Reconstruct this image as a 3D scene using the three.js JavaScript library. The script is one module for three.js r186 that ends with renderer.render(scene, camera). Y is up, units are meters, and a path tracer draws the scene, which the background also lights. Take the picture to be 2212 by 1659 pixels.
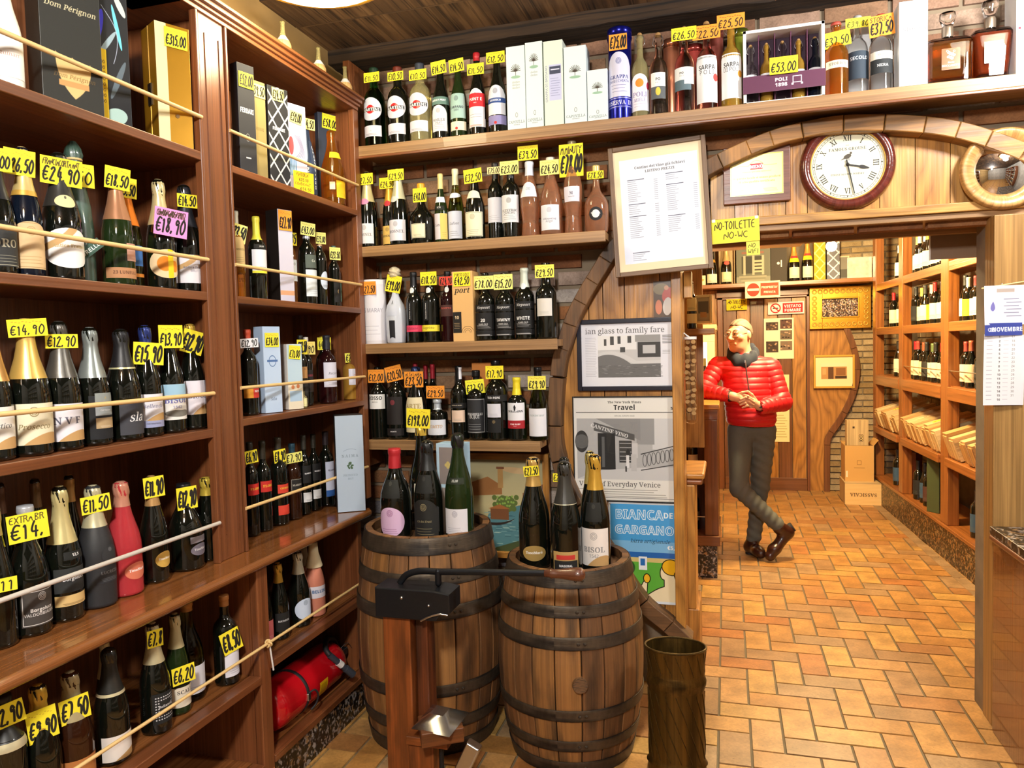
import * as THREE from 'three';
import { mergeGeometries, mergeVertices } from 'three/addons/utils/BufferGeometryUtils.js';
import { RectAreaLightUniformsLib } from 'three/addons/lights/RectAreaLightUniformsLib.js';
import { RoundedBoxGeometry } from 'three/addons/geometries/RoundedBoxGeometry.js';

// ---------- camera, sky, exposure ----------
const scene = new THREE.Scene();
scene.background = new THREE.Color(0x000000);
const camera = new THREE.PerspectiveCamera(54.654, 2212 / 1659, 0.05, 60);
camera.rotation.order = 'YXZ';
camera.position.set(0, 1.55, 0);
camera.rotation.set(-0.0479768, 0.281982, -0.0255881);
const renderer = new THREE.WebGLRenderer({ antialias: true });
renderer.toneMapping = THREE.LinearToneMapping;
renderer.toneMappingExposure = 1.36;
renderer.shadowMap.enabled = true;
RectAreaLightUniformsLib.init();
const LAMP_COOL = [1.0, 0.97, 0.94], LAMP_WARM = [1.0, 0.78, 0.42];
const POWER = { visible: 1.3, front: 7, near: 19, back: 22, bulb: 2.6 };

// ---------- helpers ----------
let seed = 7;
const rnd = () => { seed = (seed + 0x6d2b79f5) | 0; let t = Math.imul(seed ^ (seed >>> 15), 1 | seed); t = (t + Math.imul(t ^ (t >>> 7), 61 | t)) ^ t; return ((t ^ (t >>> 14)) >>> 0) / 4294967296; };
const rr = (a, b) => a + (b - a) * rnd();
const pick = (a) => a[Math.floor(rnd() * a.length)];
const R = (d) => d * Math.PI / 180;
const clamp = (x, a = 0, b = 1) => Math.min(b, Math.max(a, x));
const mix = (a, b, t) => a + (b - a) * t;
const taken = new Map();
function numbered(n) { const k = taken.get(n) || 0; taken.set(n, k + 1); return k ? n + '_' + String(k).padStart(3, '0') : n; }
function tagged(o, label, category, group, kind) { if (label) o.userData.label = label; if (category) o.userData.category = category; if (group) o.userData.group = group; if (kind) o.userData.kind = kind; return o; }
function thing(name, label, category, pos = [0, 0, 0], turn = 0, group) {
  const g = new THREE.Group(); g.name = numbered(name); g.position.set(...pos); g.rotation.y = turn; scene.add(g);
  return tagged(g, label, category, group);
}
function struct(name, label, pos = [0, 0, 0]) { const g = new THREE.Group(); g.name = numbered(name); g.position.set(...pos); scene.add(g); return tagged(g, label, null, null, 'structure'); }
function mesh(name, geo, mat, parent = scene, pos, rot) {
  const m = new THREE.Mesh(geo, mat); m.name = parent === scene ? numbered(name) : name; m.castShadow = m.receiveShadow = true;
  if (pos) m.position.set(...pos); if (rot) m.rotation.set(...rot);
  parent.add(m); return m;
}
// texture coordinates in metres, v along the grain axis
function metres(geo, grain = 'y', ox = 0, oy = 0) {
  const g = geo.index ? geo.toNonIndexed() : geo, p = g.attributes.position, n = g.attributes.normal, uv = new Float32Array(p.count * 2);
  for (let i = 0; i < p.count; i++) {
    const k = 3 * Math.floor(i / 3);
    let nx = 0, ny = 0, nz = 0; for (let j = 0; j < 3; j++) { nx += n.getX(k + j); ny += n.getY(k + j); nz += n.getZ(k + j); }
    const ax = Math.abs(nx), ay = Math.abs(ny), az = Math.abs(nz), P = { x: p.getX(i), y: p.getY(i), z: p.getZ(i) };
    const f = ax >= ay && ax >= az ? ['z', 'y'] : ay >= az ? ['x', 'z'] : ['x', 'y'];
    const v = f.includes(grain) ? grain : f[1], u = f[0] === v ? f[1] : f[0];
    uv[2 * i] = P[u] + ox; uv[2 * i + 1] = P[v] + oy;
  }
  g.setAttribute('uv', new THREE.BufferAttribute(uv, 2)); return g;
}
const box = (w, h, d, grain = 'x') => metres(new THREE.BoxGeometry(w, h, d), grain, rr(0, 3), rr(0, 3));
const cbox = (w, h, d, grain = 'x', r = 0.004) => metres(new RoundedBoxGeometry(w, h, d, 2, Math.min(r, w / 2.1, h / 2.1, d / 2.1)), grain, rr(0, 3), rr(0, 3));
const at = (g, x, y, z) => { g.translate(x, y, z); return g; };
// box given by its two corners
function span(name, mat, parent, x0, x1, y0, y1, z0, z1, grain = 'x', round = 0) {
  const w = Math.abs(x1 - x0), h = Math.abs(y1 - y0), d = Math.abs(z1 - z0);
  return mesh(name, round ? cbox(w, h, d, grain, round) : box(w, h, d, grain), mat, parent, [(x0 + x1) / 2, (y0 + y1) / 2, (z0 + z1) / 2]);
}
function tube(pts, r, seg = 24, rad = 8, closed = false) { return new THREE.TubeGeometry(new THREE.CatmullRomCurve3(pts.map((p) => new THREE.Vector3(...p)), closed), seg, r, rad, closed); }
function rod(a, b, r, rad = 10) {
  const A = new THREE.Vector3(...a), B = new THREE.Vector3(...b), d = B.clone().sub(A), g = new THREE.CylinderGeometry(r, r, d.length(), rad);
  g.applyQuaternion(new THREE.Quaternion().setFromUnitVectors(new THREE.Vector3(0, 1, 0), d.clone().normalize())); const m = A.add(B).multiplyScalar(0.5); g.translate(m.x, m.y, m.z); return g;
}

// ---------- noise and textures ----------
const hash = (x, y, s) => { let h = Math.imul(x, 374761393) ^ Math.imul(y, 668265263) ^ Math.imul(s, 2147483647 ^ 974711); h = Math.imul(h ^ (h >>> 13), 1274126177); return ((h ^ (h >>> 16)) >>> 0) / 4294967296; };
function vn(x, y, px, py, s) { // periodic value noise
  const xi = Math.floor(x), yi = Math.floor(y), fx = x - xi, fy = y - yi, u = fx * fx * (3 - 2 * fx), v = fy * fy * (3 - 2 * fy), m = (a, b) => ((a % b) + b) % b;
  const a = hash(m(xi, px), m(yi, py), s), b = hash(m(xi + 1, px), m(yi, py), s), c = hash(m(xi, px), m(yi + 1, py), s), d = hash(m(xi + 1, px), m(yi + 1, py), s);
  return mix(mix(a, b, u), mix(c, d, u), v);
}
function fbm(u, v, fx, fy, s, o = 4) { let t = 0, a = 0.5, k = 0; for (let i = 0; i < o; i++) { t += a * vn(u * fx, v * fy, fx, fy, s + i); k += a; a *= 0.5; fx *= 2; fy *= 2; } return t / k; }
function dataTex(n, fn, srgb = true) {
  const d = new Uint8Array(n * n * 4);
  for (let y = 0; y < n; y++) for (let x = 0; x < n; x++) { const c = fn(x / n, y / n), o = (y * n + x) * 4; for (let k = 0; k < 3; k++) d[o + k] = clamp(Array.isArray(c) ? c[k] : c) * 255; d[o + 3] = 255; }
  const t = new THREE.DataTexture(d, n, n); t.wrapS = t.wrapT = THREE.RepeatWrapping; t.magFilter = THREE.LinearFilter; t.generateMipmaps = true;
  if (srgb) t.colorSpace = THREE.SRGBColorSpace; t.needsUpdate = true; return t;
}
const warmth = (v, k = 0.1) => [v, Math.pow(v, 1 + k), Math.pow(v, 1 + 2 * k)];
const rep = (t, x, y) => { const c = t.clone(); c.repeat.set(x, y); c.needsUpdate = true; return c; };
const grainFine = (u, v) => 0.62 + 0.25 * fbm(u, v, 24, 2, 11, 4) + 0.22 * (fbm(u, v, 90, 3, 31, 2) - 0.5) + 0.12 * (fbm(u, v, 5, 2, 41, 3) - 0.5);
const TX = {};
TX.woodFine = dataTex(512, (u, v) => warmth(clamp(grainFine(u, v) + 0.12)));
TX.woodOak = dataTex(512, (u, v) => { // cathedral figure
  const w = fbm(u, v, 2, 1, 5, 4), r = Math.abs(((u * 5 + w * 5.5 + 0.7 * Math.sin(v * Math.PI * 2)) % 1 + 1) % 1 - 0.5) * 2;
  return warmth(clamp(0.72 + 0.2 * Math.pow(r, 0.6) + 0.2 * (fbm(u, v, 100, 4, 61, 2) - 0.5) + 0.12 * (fbm(u, v, 3, 3, 71, 3) - 0.5)), 0.12);
});
TX.woodRough = dataTex(512, (u, v) => { const a = fbm(u, v, 14, 2, 81, 5), b = fbm(u, v, 4, 3, 91, 5), crack = clamp((fbm(u, v, 40, 2, 101, 3) - 0.6) * 6); return warmth(clamp(0.35 + 0.75 * a * (0.5 + b) - 0.35 * crack), 0.12); });
TX.stain = dataTex(512, (u, v) => { // aged oak: grey and dark weather stains over grain
  const g = grainFine(u, v), s = fbm(u, v, 6, 3, 111, 5), d = clamp((s - 0.5) * 3.2), k = clamp(g + 0.1) * (1 - 0.45 * d); return [k, k * mix(0.94, 0.97, d), k * mix(0.84, 0.94, d)];
});
TX.mottle = dataTex(512, (u, v) => { const a = fbm(u, v, 5, 5, 121, 5), b = fbm(u, v, 60, 60, 131, 2), s = fbm(u, v, 110, 110, 137, 1) > 0.93 ? 0.16 : 0; return warmth(clamp(0.7 + 0.34 * (a - 0.3) + 0.14 * (b - 0.5) - s), 0.06); });
TX.bump = dataTex(256, (u, v) => 0.5 + 0.5 * (fbm(u, v, 20, 20, 141, 4) - 0.5) + 0.3 * (fbm(u, v, 4, 4, 151, 3) - 0.5), false);
TX.grainBump = dataTex(256, (u, v) => fbm(u, v, 60, 3, 161, 3), false);
TX.granite = dataTex(512, (u, v) => { const a = fbm(u, v, 70, 70, 171, 2), b = fbm(u, v, 30, 30, 181, 3), c = fbm(u, v, 40, 40, 191, 2), d = (a * 0.55 + b * 0.45); const t = d > 0.58 ? 0.75 : d > 0.5 ? 0.4 : 0.1; return c > 0.6 ? [t * 0.9 + 0.08, t * 0.75 + 0.05, t * 0.55 + 0.03] : [t, t * 0.98, t * 0.97]; });
TX.plaster = dataTex(256, (u, v) => 0.84 + 0.22 * (fbm(u, v, 6, 6, 201, 5) - 0.5));

const std = (o) => new THREE.MeshPhysicalMaterial(o);
const lin = (hex, k = 1) => { const c = new THREE.Color(hex); c.multiplyScalar(k); return c; };
const woodMat = (hex, tex, rough, o = {}) => std({ color: lin(hex), map: rep(tex, 2.6, 1.1), bumpMap: rep(TX.grainBump, 2.6, 1.1), bumpScale: 0.0006, roughness: rough, ...o });
const M = {
  cabinet: woodMat('#8a5330', TX.woodFine, 0.36, { clearcoat: 0.25, clearcoatRoughness: 0.25 }),
  ledge: woodMat('#9c6234', TX.woodFine, 0.16, { clearcoat: 0.6, clearcoatRoughness: 0.08 }),
  shelf: woodMat('#ae875a', TX.woodFine, 0.45, { clearcoat: 0.15 }),
  oak: woodMat('#d39647', TX.woodOak, 0.36, { clearcoat: 0.2, clearcoatRoughness: 0.2 }),
  oakPale: woodMat('#d09d52', TX.woodOak, 0.4),
  oakDark: woodMat('#c48a42', TX.woodOak, 0.38),
  stave: woodMat('#7d5e40', TX.stain, 0.6),
  staveGold: woodMat('#b98c52', TX.stain, 0.5),
  beam: woodMat('#7a5a38', TX.woodRough, 0.85),
  beamDark: woodMat('#46331f', TX.woodRough, 0.9),
  ceiling: woodMat('#75583a', TX.woodRough, 0.8),
  backWood: woodMat('#a8672f', TX.woodFine, 0.36, { clearcoat: 0.3, clearcoatRoughness: 0.2 }),
  counterWood: woodMat('#80502c', TX.woodFine, 0.35, { clearcoat: 0.3 }),
  crate: woodMat('#dcc08c', TX.woodFine, 0.6),
  frameBrown: woodMat('#80644a', TX.woodFine, 0.5),
  mahogany: woodMat('#6e2f26', TX.woodFine, 0.22, { clearcoat: 0.7, clearcoatRoughness: 0.08 }),
  darkPlaque: woodMat('#7c4a36', TX.woodFine, 0.35, { clearcoat: 0.3 }),
  rodWood: std({ color: lin('#e6c384'), roughness: 0.5 }),
  mortar: std({ color: lin('#94836c'), map: rep(TX.plaster, 2, 2), roughness: 0.95 }),
  grout: std({ color: lin('#6d6049'), roughness: 0.95 }),
  plaster: std({ color: lin('#9a7a48'), map: rep(TX.plaster, 1.2, 1.2), roughness: 0.9 }),
  white: std({ color: lin('#b5aea2'), map: rep(TX.plaster, 1, 1), roughness: 0.9 }),
  granite: std({ color: lin('#c9c2bb'), map: rep(TX.granite, 1.6, 1.6), roughness: 0.3 }),
  graniteBrown: std({ color: lin('#c8a877'), map: rep(TX.granite, 1.6, 1.6), roughness: 0.35 }),
  black: std({ color: lin('#121212'), roughness: 0.4 }),
  blackMetal: std({ color: lin('#24262a'), roughness: 0.38, metalness: 0.6 }),
  iron: std({ color: lin('#5d5650'), map: rep(TX.stain, 1.5, 1.5), roughness: 0.5, metalness: 0.55, bumpMap: rep(TX.bump, 3, 3), bumpScale: 0.001 }),
  steel: std({ color: lin('#c9cacc'), roughness: 0.25, metalness: 1 }),
  gold: std({ color: lin('#d8a23c'), roughness: 0.3, metalness: 0.85 }),
  goldMatte: std({ color: lin('#c79a3e'), roughness: 0.5, metalness: 0.4 }),
  brass: std({ color: lin('#6e5a2c'), map: rep(TX.stain, 2, 2), roughness: 0.4, metalness: 0.75, bumpMap: rep(TX.bump, 4, 4), bumpScale: 0.0015, side: THREE.DoubleSide }),
  mirror: std({ color: lin('#f4f4f4'), roughness: 0.01, metalness: 1 }),
  pane: std({ color: 0xffffff, transmission: 1, thickness: 0, roughness: 0.02, ior: 1.45 }),
  red: std({ color: lin('#c8101c'), roughness: 0.15, clearcoat: 0.8, clearcoatRoughness: 0.05 }),
  rubber: std({ color: lin('#1b1b1d'), roughness: 0.6 }),
  whitePlastic: std({ color: lin('#eceae6'), roughness: 0.35 }),
  cork: std({ color: lin('#d2a465'), map: rep(TX.mottle, 6, 6), roughness: 0.9 }),
};
M.cabinetEdge = M.cabinetDark = M.cabinet; // one wood throughout the cabinet
const tint = (hex, rough = 0.5, o = {}) => { const k = hex + rough + JSON.stringify(o); return (tint.m ||= new Map()).get(k) || (tint.m.set(k, std({ color: lin(hex), roughness: rough, ...o })), tint.m.get(k)); };

// ---------- printed matter: atlases drawn on canvases ----------
const atlases = [];
function newAtlas() {
  const c = document.createElement('canvas'); c.width = c.height = 2048; const x = c.getContext('2d'); x.fillStyle = '#fff'; x.fillRect(0, 0, 2048, 2048);
  const t = new THREE.CanvasTexture(c); t.colorSpace = THREE.SRGBColorSpace;
  const a = { c, x, t, px: 0, py: 0, row: 0, mat: std({ map: t, roughness: 0.75 }), gloss: std({ map: t, roughness: 0.25, clearcoat: 0.3 }), metal: std({ map: t, roughness: 0.3, metalness: 0.5 }) }; atlases.push(a); return a;
}
const prints = new Map();
function print(key, w, h, draw) { // -> { a, u0, v0, u1, v1 }
  if (key && prints.has(key)) return prints.get(key);
  let a = atlases.find((q) => q.px + w + 4 <= 2048 && q.py + h + 4 <= 2048) || atlases.find((q) => q.py + q.row + h + 4 <= 2048);
  if (!a) a = newAtlas();
  if (a.px + w + 4 > 2048) { a.px = 0; a.py += a.row; a.row = 0; }
  const X = a.px + 2, Y = a.py + 2; a.px += w + 4; a.row = Math.max(a.row, h + 4);
  const x = a.x; x.save(); x.beginPath(); x.rect(X - 2, Y - 2, w + 4, h + 4); x.clip(); x.translate(X, Y); draw(x, w, h); x.restore();
  const r = { a, u0: X / 2048, u1: (X + w) / 2048, v0: 1 - (Y + h) / 2048, v1: 1 - Y / 2048, w, h };
  if (key) prints.set(key, r); return r;
}
const fill = (x, c, a, b, w, h) => { x.fillStyle = c; x.fillRect(a, b, w, h); };
function txt(x, s, cx, cy, size, color = '#222', font = 'serif', align = 'center', style = '') { x.fillStyle = color; x.font = `${style} ${size}px ${font}`; x.textAlign = align; x.textBaseline = 'middle'; x.fillText(s, cx, cy); }
function lines(x, a, b, w, n, step, color = '#777', t = 1.5) { x.fillStyle = color; for (let i = 0; i < n; i++) x.fillRect(a + (i % 3) * w * 0.04, b + i * step, w * (0.78 + 0.2 * hash(i, Math.round(a + b), 3)), t); }
const GLYPH = { 0: '30 51 64 57 39 18 05 12 30', 1: '12 30 39', 2: '12 30 52 43 18 09 59', 3: '11 30 51 43 24 45 57 38 19 08', 4: '30 06 56;43 49', 5: '50 20 14 33 54 57 39 18', 6: '40 14 07 29 48 55 34 15', 7: '10 60 29', 8: '34 11 30 51 34 17 39 57 34', 9: '52 30 12 24 52 49', '€': '51 30 12 07 29 58;04 44;06 36', ',': '18 09', '.': '18 19', '-': '15 45', A: '09 30 69;15 55', B: '00 09;00 40 52 04;04 56 49 09', C: '51 30 03 06 39 58', D: '00 09;00 30 53 56 39 09', E: '50 00 09 59;04 44', F: '50 00 09;04 44', G: '51 20 04 29 58 55 35', H: '00 09;60 69;04 64', I: '30 39', K: '00 09;60 05 69', L: '00 09 59', M: '09 10 35 50 69', N: '09 00 69 60', O: '30 51 64 57 39 18 05 12 30', P: '09 00;00 40 52 44 04', R: '09 00;00 40 52 44 04;34 69', S: '51 20 02 34 56 38 08', T: '00 60;30 39', U: '00 07 39 67 60', V: '00 39 60', W: '00 19 34 59 60', X: '00 69;60 09', Y: '00 34 60;34 39', Z: '00 60 09 69' };
function hand(x, s, X, Y, W, Hh, color = '#15130f', t = 0.13, slant = 0.16) { // handwriting with a marker
  const wd = (c) => (c === ' ' ? 0.4 : ',.1I-'.includes(c) ? 0.55 : 1); let tot = 0; for (const c of s) tot += wd(c);
  const cw = W / tot; x.strokeStyle = color; x.lineWidth = Math.max(1.2, Hh * t); x.lineCap = x.lineJoin = 'round'; let px = X;
  for (const c of s) {
    const g = GLYPH[c] ?? GLYPH[c.toUpperCase()], small = c !== c.toUpperCase() ? 0.75 : 1;
    if (g) for (const st of g.split(';')) {
      const P = st.split(' ').map((q) => [px + cw * wd(c) * 0.06 + (+q[0] / 6) * cw * Math.min(wd(c), 1) * 0.8 + slant * Hh * (1 - q[1] / 9) * 0.6, Y + Hh * (1 - small) + (+q[1] / 9) * Hh * small]);
      x.beginPath(); x.moveTo(...P[0]); for (let i = 1; i < P.length - 1; i++) x.quadraticCurveTo(...P[i], (P[i][0] + P[i + 1][0]) / 2, (P[i][1] + P[i + 1][1]) / 2); x.lineTo(...P[P.length - 1]); x.stroke();
    }
    px += cw * wd(c);
  }
}
const YEL = '#f7e62c', LEM = '#f3ef86', ORA = '#f59a2e', PINK = '#f29ad8', REDT = '#e84a3a';
// flat paper with its print on the front face
function sheet(p, w, h, d = 0.0012, mat) {
  const g = new THREE.BoxGeometry(w, h, d), uv = g.attributes.uv; // faces: +x -x +y -y +z -z
  for (let i = 0; i < 24; i++) { const f = i >> 2, u = uv.getX(i), v = uv.getY(i); if (f === 4) uv.setXY(i, mix(p.u0, p.u1, u), mix(p.v0, p.v1, v)); else uv.setXY(i, p.u0 + 0.0012, p.v0 + 0.0012); }
  return g;
}
// ---------- room shell ----------
const ZW = -3.38;                 // face of the brick partition
const XU = -1.62, XL = -1.53;     // fronts of the upper and lower part of the long wall cabinet
const taper = (w, h, d, axis, e = 0.003) => { // block whose outer face is a little smaller, so its joints read as grooves
  const g = new THREE.BoxGeometry(w, h, d), p = g.attributes.position, k = { y: 1, z: 2, x: 0 }[axis], s = [w, h, d];
  for (let i = 0; i < p.count; i++) { const q = [p.getX(i), p.getY(i), p.getZ(i)]; if (q[k] > 0) for (let j = 0; j < 3; j++) if (j !== k) q[j] *= 1 - 2 * e / s[j]; p.setXYZ(i, ...q); }
  g.computeVertexNormals(); return metres(g, 'x', rr(0, 5), rr(0, 5));
};
{ // floor: herringbone of terracotta pavers
  const fl = struct('floor', 'terracotta herringbone tile floor');
  span('screed', M.grout, fl, -2.1, 2.7, -0.12, -0.006, -8.5, 2.7);
  const hues = ['#dea85f', '#daa057', '#e3b265', '#d19852', '#dda968', '#ca9055', '#bf9565', '#c5a072', '#e6b665', '#d08c4e'];
  const mats = hues.map((h) => std({ color: lin(h), map: rep(TX.mottle, 2.2, 2.2), roughness: 0.42, bumpMap: rep(TX.bump, 5, 5), bumpScale: 0.0006 }));
  const c = 0.1225, j = 0.0075, x0 = -0.048, z0 = -3.0165;
  const gh = [0, 1, 2, 3, 4].map(() => taper(2 * c - j, 0.02, c - j, 'y', 0.0015)), gv = [0, 1, 2, 3, 4].map(() => taper(c - j, 0.02, 2 * c - j, 'y', 0.0015));
  const near = [], far = [];
  for (let iy = -48; iy < 46; iy++) for (let ix = -18; ix < 22; ix++) {
    const k = (((ix - iy + 1) % 4) + 4) % 4; if (k !== 0 && k !== 3) continue;
    const hz = k === 0, x = x0 + (hz ? (ix + 1) * c : (ix + 0.5) * c), z = z0 - (hz ? (iy + 0.5) * c : (iy + 1) * c);
    const seen = z < -2.25 && ((x > -0.3 && z > -8.25 && x < 1.56) || z > -3.35) && x > -1.5 && !(x > 1.05 && z > -3.3);
    (seen ? near : far).push([hz, x, z]);
  }
  near.sort((a, b) => b[2] - a[2]);
  const rest = [];
  const tone = () => mats[Math.min(9, Math.floor(Math.pow(rnd(), 1.35) * 10))];
  near.forEach(([hz, x, z], i) => { if (i < 300) mesh('tile', pick(hz ? gh : gv), tone(), fl, [x, -0.01 + rr(-0.0006, 0.0006), z]); else rest.push([hz, x, z]); });
  [0, 1, 2, 3].forEach((m) => {
    const gs = [...rest, ...far].filter((_, i) => i % 4 === m).map(([hz, x, z]) => pick(hz ? gh : gv).clone().translate(x, -0.01, z));
    tagged(mesh('tile_field', mergeGeometries(gs), mats[[0, 1, 4, 5][m]], fl), null, null, null, 'stuff');
  });
  const bm = std({ color: lin('#b99a72'), map: rep(TX.mottle, 2, 2), roughness: 0.5 });
  for (let i = 0; i < 12; i++) { const z = -4.95 - i * 0.245; mesh('border_tile', taper(0.075, 0.021, 0.238, 'y', 0.0015), bm, fl, [1.440 - i * 0.0108, -0.0095, z], [0, 0.0443, 0]); }
}
const brickMats = (hues, b = 0.003) => hues.map((h) => std({ color: lin(h), map: rep(TX.mottle, 3, 3), roughness: 0.92, bumpMap: rep(TX.bump, 6, 6), bumpScale: b }));
const brickA = brickMats(['#b08c74', '#a67c62', '#b89780', '#976e54', '#b08868', '#c0a48e']);
const brickB = brickMats(['#b07a4e', '#a56c42', '#b98759', '#96603a', '#b0764a', '#b8916e']);
const brickPale = brickMats(['#d8c3b2', '#cfc6bf', '#dccdbf', '#c6b0a0']);
const brickGrey = brickMats(['#b9b8bb', '#a9a9b0', '#c7c3c0', '#98949a']);
function bricks(parent, x0, x1, y0, y1, zf, choose, L = 0.255, Hh = 0.0785, J = 0.012, toWorld = (m) => m) {
  const full = [0, 1, 2, 3].map(() => taper(L - J, Hh - J, 0.03, 'z', 0.004)), half = [0, 1].map(() => taper(L / 2 - J, Hh - J, 0.03, 'z', 0.004));
  for (let r = 0, y = y0; y + Hh / 2 < y1; r++, y += Hh) {
    let x = x0 - (r % 2 ? L / 2 : 0);
    while (x < x1) {
      const c = x + L / 2, hide = choose(c, y + Hh / 2);
      if (hide) { const m = mesh('brick', pick(full), hide, parent, [c, y + Hh / 2, zf - 0.015 + rr(-0.003, 0.003)], [rr(-0.01, 0.01), rr(-0.01, 0.01), rr(-0.006, 0.006)]); toWorld(m); }
      x += L;
    }
  }
}
{ // partition between the shop and the room behind it
  const w = struct('wall_back', 'brick partition wall behind the shelves');
  span('mortar_bed', M.mortar, w, -2.1, -0.19, 0, 3.0, ZW - 0.012, ZW - 0.14, 'x');
  span('mortar_bed', M.mortar, w, -0.19, 2.6, 2.06, 3.0, ZW - 0.012, ZW - 0.14, 'x');
  span('mortar_bed', M.mortar, w, 1.0, 2.6, 0, 2.06, ZW - 0.012, ZW - 0.14, 'x');
  bricks(w, -1.9, 1.55, 0.02, 2.94, ZW, (x, y) => {
    if (x > -0.5 && y < 2.02) return null; if (x > -0.19 && x < 1.3 && y > 2.1 && y < 2.33 && Math.abs(x - 0.42) < 0.42) return null;
    if (y < 0.78) return pick(brickGrey); if (x > -0.95 && y < 1.95) return rnd() < 0.5 ? pick(brickPale) : pick(brickB); if (y < 2.45) return pick(brickB); return rnd() < 0.12 ? pick(brickPale) : pick(brickA);
  });
}
{ // left wall above and behind the cabinet, outer walls, ceiling
  const w = struct('wall_left', 'ochre painted wall above the long cabinet');
  span('wall_face', M.plaster, w, -2.06, -1.80, 2.71, 3.0, -3.4, 2.6); span('wall_core', M.plaster, w, -2.16, -2.03, 0, 3.0, -3.4, 2.6);
  const c = struct('ceiling', 'brown timber boarded ceiling');
  span('ceiling_slab', M.beamDark, c, -2.16, 2.7, 3.0, 3.1, -3.5, 2.7);
  for (let i = 0; i < 21; i++) mesh('plank', taper(0.27, 4.7, 0.022, 'z', 0.004).rotateZ(Math.PI / 2).rotateX(Math.PI / 2), M.ceiling, c, [0.25, 2.99 + rr(-0.002, 0.002), -3.09 + i * 0.275]);
  const b = struct('beam_1', 'rough hewn dark beam along the brick wall');
  const g = new THREE.BoxGeometry(4.6, 0.075, 0.16, 120, 3, 4), p = g.attributes.position;
  for (let i = 0; i < p.count; i++) { const x = p.getX(i), y = p.getY(i), z = p.getZ(i); if (z > 0 || y < 0) { p.setY(i, y + 0.02 * (fbm(x / 5 + 0.5, z * 3 + 0.5, 40, 6, 301, 3) - 0.5)); p.setZ(i, z + 0.03 * (fbm(x / 5 + 0.5, y * 5 + 0.5, 30, 6, 311, 4) - 0.5)); } }
  g.computeVertexNormals(); mesh('timber', metres(g, 'x', 0.4, 0.2), M.beamDark, b, [0.3, 2.952, -3.3]);
  const wr = struct('wall_right', 'pale plaster wall opposite the long cabinet'); span('wall_face', M.white, wr, 2.6, 2.72, 0, 3.0, -3.5, 2.7);
  const wf = struct('wall_front', 'pale plaster wall at the shop entrance'); span('wall_face', M.white, wf, -2.16, 2.72, 0, 3.0, 2.6, 2.72);
}
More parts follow.
